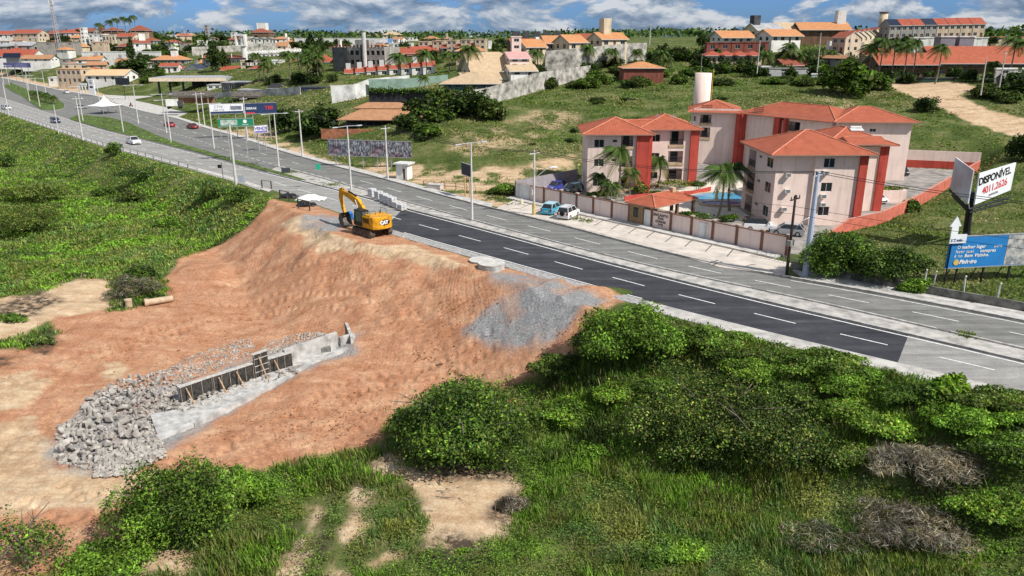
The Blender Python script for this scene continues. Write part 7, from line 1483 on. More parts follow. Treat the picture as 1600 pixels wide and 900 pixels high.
def nearbush(label, px, py, wpx, hpx, pal, n, leaf, seed, name='bush', cat='bush', **k):
    x, y, z = G(px, py); dist = math.sqrt(x*x+y*y+(CH-z)**2); mpp = dist/F; w = wpx*mpp; sb = (CH-z)/dist; cb_ = math.sqrt(1-sb*sb)
    dd = w*.62; h = max(w*.22, (hpx*mpp-.58*w*sb)/cb_); u = np.array([x, y])/math.hypot(x, y); c = np.array([x, y])+u*dd*.30
    return tree_thing(name, label, cat, (c[0], c[1], hz(*c)-.15), w, dd, h, n, leaf, pal, seed, **k)
NB = nearbush
NB('broad dark green leafy tree in the lower middle, shading the edge of the red earth', 722, 742, 270, 200, dict(mid=4, dark=5, bright=.8, olive=1), 34000, .105, 3, 'tree', 'tree', nl=16, gap=.22)
NB('rounded glossy green bush at lower left, casting its shadow on red earth', 288, 868, 195, 182, dict(mid=5, bright=3, dark=2, olive=1), 24000, .085, 4, nl=14, gap=.18)
NB('bright green creeper-covered mound right of the glossy lower left bush', 388, 800, 120, 90, dict(bright=8, mid=3), 13000, .075, 5, nl=8, trunk=False)
NB('low bright green bushes trailing down at the lower left of the glossy bush', 185, 898, 150, 50, dict(bright=4, mid=5), 10000, .085, 6, nl=9, gap=.2)
NB('sparse feathery tree with brown seed heads in the bottom left corner', 48, 905, 135, 125, dict(mid=6, dark=3, bright=1, brown=1), 5200, .085, 7, 'tree', 'tree', nl=15, gap=.46, inner=.3)
NB('wide dark speckled bush, the largest at lower right', 1125, 752, 340, 195, dict(dark=6, olive=4, mid=3, yellow=.7, deep=2), 52000, .085, 8, nl=22, jit=.6, gap=.2)
NB('dense creeper-covered hump on the bank just below the road', 985, 590, 190, 128, dict(bright=5, mid=6, olive=1, dark=2), 26000, .10, 9, nl=15, trunk=False, gap=.1)
NB('small dark bush at the foot of the bank beside the red earth', 872, 606, 95, 62, dict(dark=3, mid=4, olive=2), 9000, .095, 10, nl=8)
NB('bright grassy mound between the dark leafy tree and the large speckled bush', 900, 668, 140, 55, dict(bright=6, mid=3, yellow=1), 10000, .09, 11, nl=8, trunk=False)
NB('broad-leaved yellowish plant beside the right shoulder of the road', 1478, 632, 60, 45, dict(mid=5, bright=3, yellow=1), 1200, .26, 12, 'shrub', 'shrub', nl=7, gap=.2)
NB('green bush on the road bank right of the creeper hump', 1110, 560, 120, 58, dict(mid=5, bright=2, olive=2, dark=2), 9000, .10, 13, nl=8, trunk=False)
NB('low green bush on the road bank under the pale shoulder, farther right', 1275, 600, 140, 60, dict(mid=5, bright=2, olive=2, dark=2), 9000, .095, 14, nl=8, trunk=False)
NB('pale yellow-green mound above the grey dead brush', 1395, 700, 95, 50, dict(yellow=2, bright=4, mid=2), 4500, .10, 15, nl=7, trunk=False)
NB('grey dead brush heap with bare twigs at lower right', 1452, 768, 170, 66, dict(dead=8, brown=1.5, straw=.6), 12750, 0.260, 16, 'dead_brush', 'dead brush', nl=11, jit=.5, trunk=False, gap=.36, asp=.13)
NB('second grey dead brush heap, lower and nearer the bottom edge', 1420, 862, 205, 70, dict(dead=8, brown=2, olive=1), 12750, 0.234, 17, 'dead_brush', 'dead brush', nl=11, jit=.5, trunk=False, gap=.36, asp=.13)
NB('dark dry bramble patch at the bottom edge left of the dead brush', 1285, 868, 130, 55, dict(dead=2, dark=4, brown=1), 9750, 0.208, 18, 'dead_brush', 'dead brush', nl=9, jit=.5, trunk=False, asp=.13)
NB('dead brown brush pile tangled with green beside the pale pipes', 214, 468, 92, 48, dict(dead=4, brown=3, mid=1, dark=2), 6750, 0.286, 19, 'dead_brush', 'dead brush', nl=9, jit=.5, gap=.2, asp=.13)
NB('dark green bush behind the dead brown brush pile', 222, 446, 60, 42, dict(dark=4, mid=3), 3000, .13, 20, nl=6)
NB('dull olive mound of shrubs at the left edge of the green field', 30, 372, 150, 62, dict(olive=5, dark=3, mid=2), 14000, .12, 21, nl=12, trunk=False)
NB('second olive mound farther back at the left edge of the green field', 62, 318, 105, 34, dict(olive=5, mid=3, dark=1), 5000, .17, 22, nl=9, trunk=False)
NB('dark bush in the middle of the left green field', 162, 308, 40, 20, dict(dark=4, mid=3), 1800, .15, 23, nl=6)
NB('dark bush right beside the mid-field bush, slightly nearer', 205, 318, 38, 26, dict(dark=4, olive=3), 1800, .15, 24, nl=6)
NB('dark shrub poking above the guard fence near the pickup', 179, 246, 30, 26, dict(dark=3, mid=4), 1500, .17, 25, nl=6)
NB('low dark bush by the left edge of the picture', 12, 262, 36, 24, dict(dark=4, mid=2), 1300, .17, 26, nl=5)
NB('round green shrub in the lower part of the left field', 265, 358, 46, 24, dict(mid=4, bright=3), 2200, .14, 27, nl=6, trunk=False)
NB('pale dusty shrub on the slope of the left embankment', 340, 312, 60, 32, dict(olive=3, blue=2, mid=2), 2500, .15, 28, nl=7)
NB('dark shrub at the crest of the left embankment under the thick pole', 222, 285, 55, 26, dict(dark=4, mid=2, blue=1), 2300, .16, 29, nl=7)
NB('shrub on the embankment near the barrier frames', 375, 318, 60, 28, dict(mid=4, dark=3), 2300, .15, 30, nl=7)
NB('grey-brown twiggy bush at the right rim of the sand patch', 800, 800, 55, 40, dict(dead=4, brown=3), 3300, 0.182, 31, 'dead_brush', 'dead brush', nl=6, jit=.5, trunk=False, asp=.13)
NB('tiny bright green shrub in the lower edge of the sand patch', 721, 866, 24, 18, dict(bright=4, yellow=2), 400, .10, 32, 'shrub', 'shrub', nl=4, trunk=False)
NB('small dark weed clump on the pale ground at the left', 62, 540, 50, 24, dict(dark=3, mid=3, dead=1), 1600, .10, 33, 'shrub', 'shrub', nl=5, trunk=False)
NB('low weed clump at the left edge of the pale ground', 20, 505, 50, 14, dict(dark=3, mid=3), 1200, .11, 34, 'shrub', 'shrub', nl=5, trunk=False)
bk_ = [(935,560,90,60),(1040,640,120,60),(1150,575,100,44),(1190,610,130,54),(1235,640,110,50),(1320,625,120,46),(1340,680,130,60),(1420,640,110,42),(1500,690,130,62),(1550,650,110,46),(1575,745,120,66),(1560,830,130,64),(965,640,100,52),(1330,740,110,56),(1050,880,120,40),(915,720,70,46),(1588,668,70,34)]
for i, q in enumerate(sorted(bk_)):
    pal = [dict(bright=5, mid=5), dict(mid=5, olive=3, dark=2), dict(bright=3, mid=4, yellow=1), dict(dark=3, mid=5)][i % 4]
    NB(f'{ordn(i)} from the left of the smaller shrubs mixed through the growth below the road', *q, pal, int(q[2]*75), .085, 200+i, 'shrub', 'shrub', nl=9, trunk=False, gap=.12, group='smaller shrubs below the road')
# roadside bushes right
NB('large dark-leaved bush beside the thick pale pole, spilling over the low wall', 1305, 438, 110, 88, dict(dark=4, mid=5, bright=1), 16000, .12, 35, nl=12, gap=.1)
NB('second large dark-leaved bush, right of the pole bush and behind the low wall', 1385, 450, 110, 80, dict(dark=5, mid=4, deep=1), 15000, .12, 36, nl=12, gap=.1)
NB('low leafy bush under the arrow board', 1432, 460, 60, 34, dict(mid=5, bright=2), 2500, .15, 37, nl=7)
NB('green shrub growing against the salmon wall', 1423, 333, 30, 26, dict(mid=3, dark=4), 1200, .18, 38, nl=6)
NB('dense green bush on the verge left of the pink wall', 792, 306, 62, 26, dict(bright=2, mid=5, dark=2), 2600, .17, 39, nl=7, trunk=False)
# condominium planting
for i, (px, py, w_, h_, l) in enumerate(((940,308,50,14,'low dark planting at the foot of the left block'),(1030,306,40,12,'green clipped shrubs in front of the red-columned flats'),(1000,305,30,26,'orange and green croton beside the red column'),(1050,297,70,14,'long rust-red and green flower hedge along the curved bed'),(1090,292,30,12,'pale green shrub at the end of the flower hedge'),(1080,345,70,16,'dark clipped hedge between the gatehouse and the pool deck'),(1140,348,30,18,'dark shrub under the poolside palms'),(1388,297,38,8,'low yellow-green hedge in the raised car park planter'))):
    pal = dict(mid=3, dark=3) if i not in (2, 3, 7) else (dict(mid=3, yellow=2, brown=3) if i != 7 else dict(yellow=3, mid=2, brown=1))
    if i == 7: tree_thing('hedge', l, 'hedge', (*W(1388, 315), 1.85), 4.8, 1.5, .6, 900, .14, pal, 50+i, nl=6, trunk=False)
    else: NB(l, px, py, w_, h_, pal, 1100, .14, 50+i, 'shrub', 'shrub', nl=7, trunk=False)
# ---- palms
def palm_mesh(seed, R=3.2, nf=22, droop=1.0, wind=(-.25, .1)):
    s = np.random.default_rng(seed); out = []
    for k in range(nf):
        a = 2.399*k+s.uniform(-.25, .25); el = 1.15-1.55*(k/nf)+s.uniform(-.12, .12); L_ = R*s.uniform(.85, 1.1); d = np.array([math.cos(a), math.sin(a), 0])
        m = 20; t = np.linspace(.0, 1, m); X_ = np.cos(el)*t*L_*.95; Z_ = np.sin(el)*t*L_-droop*1.15*(t**2.1)*L_*.62
        P = d*X_[:, None]+np.array([0, 0, 1])*Z_[:, None]+np.array([wind[0], wind[1], 0])*(t**2)[:, None]*R*.6
        T = np.gradient(P, axis=0); T /= np.linalg.norm(T, axis=1)[:, None]; side = np.cross(T, [0, 0, 1]); side /= np.linalg.norm(side, axis=1)[:, None]+1e-9
        ll = .95*np.sin(np.pi*np.clip(t*.9+.08, 0, 1))**.6*R/3.2
        col = np.array([.045, .085, .018])*s.uniform(.6, 1.6) if k < nf*.8 else np.array([.12, .11, .04])
        for sg in (-1, 1):
            for sub in (0., .33, .67):
                Q = P+T*sub*L_/m; tip = Q+side*sg*ll[:, None]*.8+T*ll[:, None]*.42-np.array([0, 0, 1])*ll[:, None]*.55; w_ = T*.026*R/3.2
                V = np.stack([Q-w_, Q+w_, tip+w_*.4, tip-w_*.4], 1)[1:].reshape(-1, 3); out.append((V, np.repeat(np.tile(col*s.uniform(.75, 1.3), (m-1, 1)), 4, 0)))
        w_ = side*.05; V = np.stack([P[:-1]-w_[:-1], P[1:]-w_[1:], P[1:]+w_[1:], P[:-1]+w_[:-1]], 1).reshape(-1, 3); out.append((V, np.tile(np.array([[.14, .15, .05]]), (len(V), 1))))
    return fuse(out)
PM = []
for sd, w_ in ((1, (-.35, .1)), (2, (-.1, .0)), (3, (-.5, .2))):
    V, Fq, T = palm_mesh(sd, wind=w_); o = npmesh('crown', V, Fq, LEAF, tone=T); PM.append(o.data); bpy.data.objects.remove(o)
PTR = []
for sd in range(3):
    m = MB(); c_ = random.Random(sd); b_ = c_.uniform(-.09, .09); m.tube([(b_*math.sin(t*3.1)*6, b_*math.cos(t*2)*3-b_*3, 8*t) for t in [k/8 for k in range(9)]], [.26, .19, .17, .16, .155, .15, .15, .14, .14], 8); e = (b_*math.sin(3.1)*6, b_*math.cos(2)*3-b_*3, 8.)
    o = m.build('trunk', PBARK); PTR.append((o.data, e)); bpy.data.objects.remove(o)
def palm(loc, h, R, label, group=None, v=None, name='palm_tree'):
    v = int(rng.integers(3)) if v is None else v; o = thing(name, label, 'palm tree', loc, rng.uniform(-.5, .5), group); s = h/8.; me, e = PTR[v]
    t_ = bpy.data.objects.new('trunk', me); put(t_, o); t_.scale = (max(.6, R/3.2), max(.6, R/3.2), s); c_ = bpy.data.objects.new('crown', PM[v]); put(c_, o); c_.scale = (R/3.2,)*3; q = t_.scale[0]; c_.location = (e[0]*q, e[1]*q, h); return o
def palm_px(px, py, pt, R, label, **k):
    x, y, z = G(px, py); d = math.sqrt(x*x+y*y); zt = D(px, pt, y)[2]; return palm((x, y, z-.1), max(1., zt-z), R, label, **k)
palm_px(962, 311, 236, 3.4, 'tallest coconut palm against the left block front'); palm_px(1026, 293, 250, 3.0, 'coconut palm standing before the flower bed'); palm_px(936, 305, 274, 2.0, 'short young palm by the left block wall'); palm_px(985, 308, 268, 2.2, 'palm with arching fronds beside the big red column'); palm_px(957, 315, 290, 2.2, 'low bushy palm at the foot of the tallest palm'); palm_px(946, 314, 284, 1.8, 'small palm between the short young palm and the tallest one')
palm_px(1121, 342, 266, 3.3, 'left of the two dark-trunked palms by the pool'); palm_px(1140, 330, 262, 3.2, 'right of the two dark-trunked palms by the pool')
x, y, z = G(955, 316); o = thing('flag_pole', 'thin white pole standing behind the pink wall by the low palm', 'pole', (x, y, 0)); MB().tube([(0, 0, 0), (0, 0, 4.6)], .07, 8).build('shaft', WHITE, o)
for i, (px, py, pt, R, l) in enumerate(((625,134,88,4.2,'tall palm in front of the grey unfinished block'),(665,130,82,4.0,'tall palm before the white terraces, right one'),(663,138,120,2.4,'stubby palm by the green wall'),(734,140,76,4.2,'tall palm between green wall and pavilion'),(701,112,84,3.6,'palm behind the red gabled roofs'),(714,110,86,3.4,'palm beside it, left of the large villa'),(800,124,90,3.2,'palm before the pink stair tower'),(838,122,82,3.6,'palm by the right end of the large villa'),(918,108,74,3.8,'palm in front of the ridge houses'),(956,106,80,3.8,'broad palm below the last ridge house'),(995,108,80,3.2,'palm in the ridge thicket, left'),(1033,106,82,3.6,'palm in the ridge thicket, middle'),(1043,107,92,3.,'palm in the ridge thicket, right'),
  (1118,106,84,3.6,'palm left of the brick screen walls'),(1195,115,84,3.8,'palm in front of the red chalets'),(1232,112,72,4.0,'palm right of the chalets'),(1248,112,86,3.6,'leaning palm by the dark brown roof'),(1262,108,80,3.4,'palm at the start of the hilltop row'),(1280,112,78,3.4,'palm behind the tall pale lamp pole'),(1296,110,82,3.2,'palm right of the tall pale lamp pole'),(1353,129,74,3.6,'palm left of the lodge'),(1369,129,64,3.6,'palm at the corner of the lodge'),(1389,129,68,3.4,'palm before the lodge, first of the group'),(1408,129,70,3.4,'palm before the lodge, second of the group'),(1421,129,66,3.6,'palm before the lodge, third of the group'),(1461,131,74,3.4,'lone palm on the lodge kerb'),(1527,88,60,2.6,'small palm behind the lodge roof'),(1572,129,62,3.6,'windblown palm at the right end of the lodge'),(1592,130,66,3.4,'palm at the right edge, beside the windblown one'),(1548,128,100,3.0,'low spreading palm beside the box-topped pole'))): palm_px(px, py, pt, R, l)
for i in range(6): 
    px = (157, 174, 184, 196, 204, 212)[i]; x, y, z = D(px, 52, 620); palm((x, y, z), (13, 17, 20, 22, 20, 24)[i]*.5, 4., f'{ordn(i)} from the left of the skyline palms in the upper left', group='skyline palms at upper left')
pp = sorted([(rng.uniform(396, 500), rng.uniform(116, 132)) for _ in range(15)])
for i, (px, py) in enumerate(pp): x, y, z = G(px, py); palm((x, y, z), rng.uniform(5.5, 10), rng.uniform(2.8, 3.8), f'{ordn(i)} from the left of the palms before the white town houses', group='palms before the white town houses')
for i in range(8): px = 52+i*4.6; x, y = W(px, 154+i*1.3); palm((x, y, .2), rng.uniform(2.2, 3.2), 2.2, f'{ordn(i)} from the left of the short palms on the planted island', group='short palms on the planted island')
# ---- broadleaf trees for the middle and far distance: shared crowns
PAL_KEEP = dict(PAL); PAL.update({k: tuple(q*.58 for q in v) for k, v in PAL.items()})   # the town trees are darker kinds
TMV = []
for sd, (w_, h_, pal, gp_) in enumerate((( 6, 5, dict(mid=4, dark=4), .25), (7, 4.5, dict(dark=6, mid=2, deep=1), .2), (6, 3.6, dict(mid=5, bright=2, olive=1), .15), (5, 6.5, dict(dark=5, mid=2), .3), (7, 3.2, dict(olive=3, mid=4, dark=2), .15))):
    V, Fq, T = crown(lobes_for(w_, w_*.9, h_, 10, 70+sd), 2600, .26, pal, .4, .25, 0, gp_, 70+sd); o = npmesh('crown', V, Fq, LEAF, tone=T); me = o.data; bpy.data.objects.remove(o)
    o = trunk_mesh(MB(), h_, .22, w_, 4, sd).build('trunk', BARK); TMV.append((me, o.data, w_, h_)); bpy.data.objects.remove(o)
def btree(loc, w_, h_, label, v=None, group=None, name='tree', cat='tree'):
    v = int(rng.integers(5)) if v is None else v; c, t_, a, b = TMV[v]; o = thing(name, label, cat, loc, rng.uniform(0, 6.28), group)
    for nm, me in (('crown', c), ('trunk', t_)): q = bpy.data.objects.new(nm, me); put(q, o); q.scale = (w_/a, w_/a, h_/b)
    return o
def tree_px(px, py, wpx, hpx, label, v=None, group=None, name='tree', cat='tree', Y=None):
    x, y, z = D(px, py, Y) if Y else G(px, py); k_ = math.sqrt(x*x+y*y)/F; return btree((x, y, z-.3), wpx*k_, hpx*k_, label, v, group, name, cat)
def cluster(what, group, n, xr, yr, wr, hr, vs=(0, 1, 3), name='tree', cat='tree', Y=None):
    pts = sorted((rng.uniform(*xr), rng.uniform(*yr)) for _ in range(n))
    for i, (px, py) in enumerate(pts): tree_px(px, py, rng.uniform(*wr), rng.uniform(*hr), f'{ordn(i)} from the left of {what}', int(rng.choice(vs)), group, name, cat, Y=rng.uniform(*Y) if Y else None)
for (px, py, w_, h_, l, v) in ((505,212,70,52,'dark spreading tree left of the brown-tiled restaurant',1),(445,208,48,44,'dark tree leaning over the roadside left of the restaurant',1),(476,212,42,34,'smaller dark tree between the two roadside trees',0),(640,205,60,32,'dark green bush beside the restaurant roof',1),(668,190,72,44,'large bush mound right of the restaurant',0),(700,176,64,40,'bush mound below the ivy wall, middle one',4),(735,180,80,46,'widest bush mound below the concrete wall',0),(768,186,56,32,'bush mound at the right end of the thicket',4),(668,212,60,22,'low bush in front of the thicket',2),
  (1320,146,84,50,'large round bush on the hill beside the dirt road',2),(1365,140,44,26,'bush touching the right side of the large round hill bush',2),(1446,174,36,24,'dark bush on the grass beside the dirt road',1),(1598,252,50,44,'dark tree at the right edge above the V-shaped boards',1),(1590,148,80,36,'dark thicket behind the box-topped pole at right',1),(1540,152,40,20,'dry bush at the inside of the dirt road bend',4),(338,112,22,46,'tall dark conical tree behind the filling station',3),(352,108,16,30,'shorter dark tree beside the tall conical one',3),(486,96,22,42,'tall dark casuarina left of the grey block',3),(500,92,16,34,'slim casuarina beside the tall one',3),(207,102,12,38,'thin ragged tree in the upper left field',3),(210,116,60,24,'spreading thicket in the upper left field',1),(1095,76,14,26,'pointed dark conifer on the hill skyline',3),(185,82,18,14,'dark round tree before the long white wall',1),(46,84,14,16,'dark tree by the grey warehouse roof',1)):
    tree_px(px, py, w_, h_, l, v)
cluster('the dark trees in front of the left skyline houses', 'dark trees before the left skyline houses', 16, (2, 128), (64, 82), (16, 30), (9, 16))
cluster('the dark trees between the tower house and the white wall', 'dark trees above the white wall', 10, (118, 205), (70, 80), (14, 26), (7, 12))
cluster('the green crowns on the upper left ridge', 'green crowns on the left ridge', 18, (225, 350), (62, 78), (22, 44), (8, 14), (1, 0, 2))
cluster('the bushes in the upper left field', 'bushes in the upper left field', 10, (130, 300), (86, 120), (16, 34), (7, 13), (1, 2, 4), 'bush', 'bush')
cluster('the small trees around the shops and filling station', 'trees round the shops', 11, (40, 330), (118, 140), (12, 26), (7, 14), (1, 0, 2))
cluster('the dark trees across the middle of the left town', 'dark trees in the left town', 20, (130, 345), (70, 100), (16, 36), (9, 17), (0, 1, 3))
cluster('the dark crowns before the centre skyline', 'dark crowns before the centre skyline', 20, (440, 820), (64, 84), (14, 32), (8, 14), (0, 1, 3))
cluster('the trees behind the white town houses', 'trees behind the white town houses', 10, (380, 520), (70, 78), (14, 30), (8, 14))
cluster('the trees among the palms before the white town houses', 'trees among the town palms', 6, (395, 515), (124, 132), (16, 30), (12, 20))
cluster('the garden trees around the white terraces and villa', 'garden trees round the terraces', 16, (520, 800), (88, 134), (14, 28), (10, 17), (0, 1, 3))
cluster('the trees behind the red gabled roofs', 'trees behind the red roofs', 10, (680, 790), (78, 108), (16, 30), (12, 20), (0, 1))
cluster('the garden bushes beside the pink tower', 'bushes by the pink tower', 6, (800, 850), (104, 124), (14, 26), (10, 18))
cluster('the thicket trees along the ridge above the meadow', 'ridge thicket trees', 34, (900, 1170), (86, 116), (20, 38), (14, 24), (0, 1, 1, 3))
cluster('the scrub bushes at the top of the meadow', 'scrub at the top of the meadow', 26, (840, 1190), (112, 138), (26, 48), (11, 19), (0, 2, 2, 4, 1), 'bush', 'bush')
cluster('the garden trees below the hilltop chalets', 'trees below the hilltop chalets', 26, (1170, 1400), (92, 128), (20, 38), (15, 26), (0, 1, 1, 3))
cluster('the low scrub along the top edge of the right meadow', 'scrub on the right meadow', 14, (1190, 1310), (120, 136), (22, 40), (8, 14), (2, 4, 1), 'bush', 'bush')
cluster('the round trees before the lodge', 'round trees before the lodge', 8, (1375, 1530), (124, 131), (20, 28), (16, 22), (1,))
cluster('the trees behind the lodge and row houses', 'trees behind the lodge', 9, (1380, 1560), (64, 72), (14, 26), (8, 12), (1, 0), Y=(262, 290))
cluster('the dark trees around the hilltop houses', 'trees round the hilltop houses', 10, (1100, 1310), (66, 84), (14, 28), (10, 18), (0, 1))
cluster('the scattered dark shrubs on the meadow', 'shrubs on the meadow', 15, (820, 1230), (140, 235), (10, 30), (4, 9), (4, 1), 'shrub', 'shrub')
cluster('the bushes at the right edge beyond the dirt road', 'bushes beyond the dirt road', 7, (1540, 1600), (126, 165), (22, 40), (10, 16), (1, 4), 'bush', 'bush')
PAL.update(PAL_KEEP)
# far wooded skyline and other uncountable growth
def veg_mesh(name, label, out): V, Fq, T = fuse(out); return tag(npmesh(name, V, Fq, LEAF, tone=T), label, name.replace('_', ' '), kind='stuff')
out = []; n = 34000; r_ = rng.uniform(620, 1500, n); a_ = np.radians(rng.uniform(-40, 40, n)); xx = r_*np.sin(a_); yy = r_*np.cos(a_); k = fbm(xx/60, yy/60, 3, 61) > .02; xx, yy, r_ = xx[k], yy[k], r_[k]
zz = hfun(xx, yy); hh_ = (2.5+9*np.clip(fbm(xx/25, yy/25, 3, 62)+.35, 0, 1))*rng.random(len(xx))**.5; P = np.stack([xx, yy, zz+hh_], 1); Nn = rng.normal(size=P.shape)+np.array([0, -.4, .8]); Nn /= np.linalg.norm(Nn, axis=1)[:, None]; quads(P, Nn, 1.7, 1.2, tones(len(P), dict(dark=5, mid=2, deep=2), .3), out)
veg_mesh('treeline', 'far dark wooded skyline beyond the town', out)
# ivy on the dark wall
out = []; ivp = [D(577,140.5,213.8), D(640,142,211.8), D(700,144.5,204.8), D(722,147,197.8)]; 
for a, b in zip(ivp, ivp[1:]): n = 900; t_ = rng.random(n)[:, None]; P = np.array(a)*(1-t_)+np.array(b)*t_+rng.normal(size=(n, 3))*np.array([.2, .25, .35]); Nn = rng.normal(size=P.shape)+np.array([0, -.5, .8]); Nn /= np.linalg.norm(Nn, axis=1)[:, None]; quads(P, Nn, .22, .16, tones(n, dict(mid=3, dark=3)), out)
veg_mesh('ivy', 'thick ivy topping the dark wall below the pavilion', out)

# ---- ground growth
def scatter(n, r0, r1, p, az_=39.):
    u = rng.random(n); e = 2-p; r = (r0**e+u*(r1**e-r0**e))**(1/e) if abs(e) > 1e-6 else r0*(r1/r0)**u; a = np.radians(rng.uniform(-az_, az_, n)); return r*np.sin(a), r*np.cos(a), r
def clearof(x, y, soft=.6):
    w = vnoise(x/.9, y/.9, 77)*2-1; d = mdist(x, y, [DIRT]+SAND+GRAV+DARK[:3]); return d < -soft*.3+w*.9
# 1: tall weeds and creepers on the camera side of the road
x, y, r = scatter(300000, 26, 360, 1.75); s_ = (L1(x)-y)*.71; ww_ = np.interp(x, WX, WW); k = (s_ > ww_-.9) & clearof(x, y); x, y, r, s_ = x[k], y[k], r[k], s_[k]
z = hfun(x, y); lump = np.clip(fbm(x/2.6, y/2.6, 4, 88)*2.6+.5, 0, 1.6)*np.where(x < -28, .38, .85)*np.interp(s_-ww_[k], [0, 3], [.3, 1]); 
kind = fbm(x/5.5, y/5.5, 3, 91); fine_ = vnoise(x*1.3, y*1.3, 92); leafy = (kind+.25*(fine_-.5)) > np.where(x < -28, .12, .03)
n0 = len(x); 
pal_id = np.clip(((fbm(x/7., y/7., 4, 95)+.5)*1.0+.16*(fine_-.5)), 0, .999)
cols = np.array([PAL['dark'], PAL['mid'], PAL['bright'], PAL['mid'], PAL['olive'], PAL['mid'], np.array(PAL['mid'])*.6+np.array(PAL['blue'])*.4, np.array(PAL['yellow'])*.5+np.array(PAL['olive'])*.5, PAL['olive']]); basec = np.empty((n0, 3))
edges = np.interp(pal_id, [.25, .34, .42, .48, .54, .60, .66, .74, .9], [0, 1, 2, 3, 4, 5, 6, 7, 8]); i0 = np.floor(edges).astype(int).clip(0, 7); fr_ = (edges-i0)[:, None]; basec = cols[i0]*(1-fr_)+cols[i0+1]*fr_
tg = np.where(x < -28, 1.35, 1.0)[:, None]; basec = basec*tg
out = []
lf = leafy
for rep in range(4):
    m = lf.sum(); P = np.stack([x[lf]+rng.normal(size=m)*.22, y[lf]+rng.normal(size=m)*.22, z[lf]+lump[lf]*rng.random(m)**.35+rng.normal(size=m)*.05], 1); Nn = rng.normal(size=(m, 3))*.6+np.array([0, 0, .8]); Nn /= np.linalg.norm(Nn, axis=1)[:, None]
    sz = np.clip(.0015*r[lf], .045, .24)*rng.uniform(.7, 1.4, m); quads(P, Nn, sz, sz*.65, basec[lf]*(1+rng.normal(size=(m, 1))*.24).clip(.4, 2.), out)
veg_mesh('undergrowth', 'leafy weeds and creepers covering the bank and low ground before the road', out)
gb2 = ~leafy; out = []
for rep in range(4):
    m = gb2.sum(); P = np.stack([x[gb2]+rng.normal(size=m)*.25, y[gb2]+rng.normal(size=m)*.25, z[gb2]-.03], 1); h_ = (lump[gb2]*.75+.28)*rng.uniform(.5, 1.25, m)
    c_ = basec[gb2]*(1+rng.normal(size=(m, 1))*.3).clip(.4, 2.); q = rng.random(m) < .10; c_[q] = np.array(PAL['straw'])*rng.uniform(.5, 1, (q.sum(), 1)); blades(P, h_, np.clip(.0013*r[gb2], .035, .18), rng.uniform(.1, .7, m), c_, out)
veg_mesh('tall_grass', 'tall green grass growing between the weeds before the road', out)
# 2: grass and low herbs beyond the road
x, y, r = scatter(150000, 62, 430, 1.6, 37.); t_ = (y-L4(x))*.7; sd_ = clearof(x, y); k = (t_ > 3.2) & sd_ & (pip(x, y, CYARD) < .3); 
k &= ~((mdist(x, y, VSAND) > 0) & (vfun(x, y) > rng.uniform(.2, 1., len(x)))); k &= ~((x > 0) & (x < 34) & (t_ < 9.)) & ~(pip(x, y, [W(*q) for q in [(190,163),(225,172),(275,184),(296,176),(300,146),(235,146),(195,146),(160,144)]]) > 0); x, y, r = x[k], y[k], r[k]; z = hfun(x, y); n0 = len(x); f1 = fbm(x/11., y/11., 4, 101)+.5; f2 = vnoise(x/1.7, y/1.7, 102)
cols = np.array([PAL['mid'], np.array(PAL['mid'])*.5+np.array(PAL['olive'])*.5, PAL['olive'], np.array(PAL['olive'])*.6+np.array(PAL['straw'])*.4, PAL['straw']]); e_ = np.interp(f1+.2*(f2-.5), [.3, .42, .5, .6, .78], [0, 1, 2, 3, 4]); i0 = np.floor(e_).astype(int).clip(0, 3); bc = cols[i0]*(1-(e_-i0)[:, None])+cols[i0+1]*(e_-i0)[:, None]
out = []; hgt = np.clip((fbm(x/4., y/4., 3, 103)+.42), .08, 1)*np.where(r > 200, .7, .55)
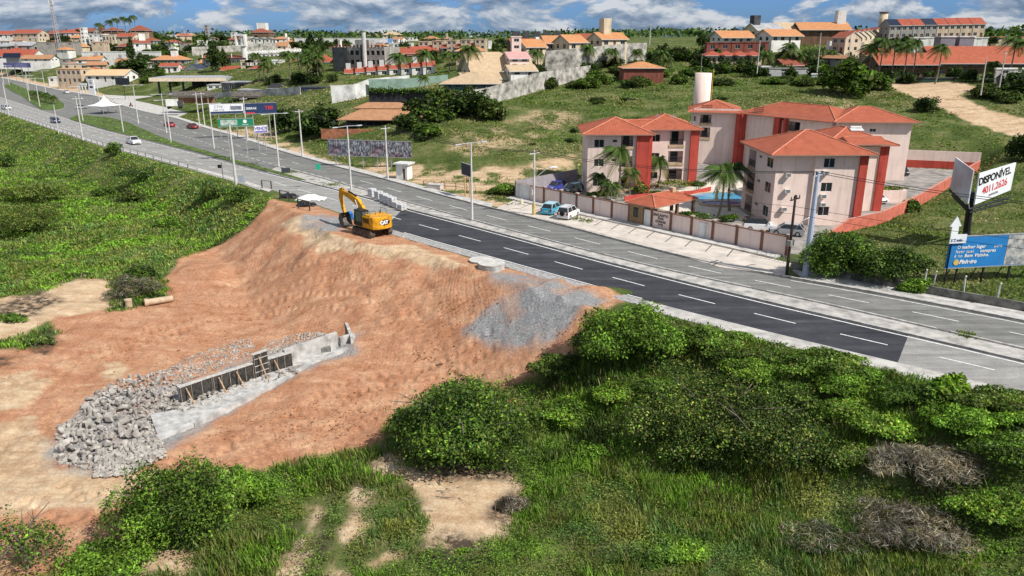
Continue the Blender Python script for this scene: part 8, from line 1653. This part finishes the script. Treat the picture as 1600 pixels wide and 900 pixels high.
for rep in range(2): m = n0; P = np.stack([x+rng.normal(size=m)*.5, y+rng.normal(size=m)*.5, z-.03], 1); blades(P, hgt*rng.uniform(.5, 1.2, m), np.clip(.0017*r, .09, .5), rng.uniform(.2, 1., m), bc*(1+rng.normal(size=(m, 1))*.3).clip(.4, 2.), out)
veg_mesh('meadow_grass', 'rough meadow grass on the slopes beyond the road', out)
# 3: turf tufts on the median islands and weeds in the kerbs
out = []
for isl in (ISL1, ISL2):
    a = np.array(isl); n = 5000; x = rng.uniform(a[:, 0].min(), a[:, 0].max(), n); y = rng.uniform(a[:, 1].min(), a[:, 1].max(), n); k = pip(x, y, isl) > .35; x, y = x[k], y[k]; blades(np.stack([x, y, np.full(len(x), .18)], 1), rng.uniform(.12, .4, len(x)), .3, rng.uniform(.2, .9, len(x)), tones(len(x), dict(mid=3, bright=2, olive=2)), out)
for (px, py, n, w_) in ((1510, 526, 260, .5), (520, 290, 200, 1.2), (455, 270, 200, 1.2), (390, 258, 200, 1.2), (900, 343, 120, .8), (918, 347, 120, .8)):
    x0, y0 = W(px, py); q = rng.normal(size=(n, 2))*np.array([w_, w_]); blades(np.stack([x0+q[:, 0]*.7, y0+q[:, 1]*.7, np.full(n, .1)], 1), rng.uniform(.05, .32, n), .1, rng.uniform(.3, 1., n), tones(n, dict(mid=3, olive=3)), out)
veg_mesh('turf', 'short turf of the median islands and weeds in the kerbs', out)
# bare twigs lying about
m = MB(); 
for (px, py, n_) in ((690, 770, 10), (250, 470, 16), (45, 870, 20), (440, 740, 14), (660, 790, 5)):
    for _ in range(n_):
        x, y, z = G(px+rng.uniform(-30, 30), py+rng.uniform(-14, 14)); a = rng.uniform(0, 6.28); l = rng.uniform(.4, 1.6); m.tube([(x, y, z+.05), (x+math.cos(a)*l*.5, y+math.sin(a)*l*.5, z+.15), (x+math.cos(a)*l, y+math.sin(a)*l, z+rng.uniform(.05, .5))], [.035, .02, .008], 4)
tag(m.build('brushwood', mat('dry_twig', (.22, .18, .14), .9)), 'dry twigs lying about on the bare ground', 'brushwood', kind='stuff')
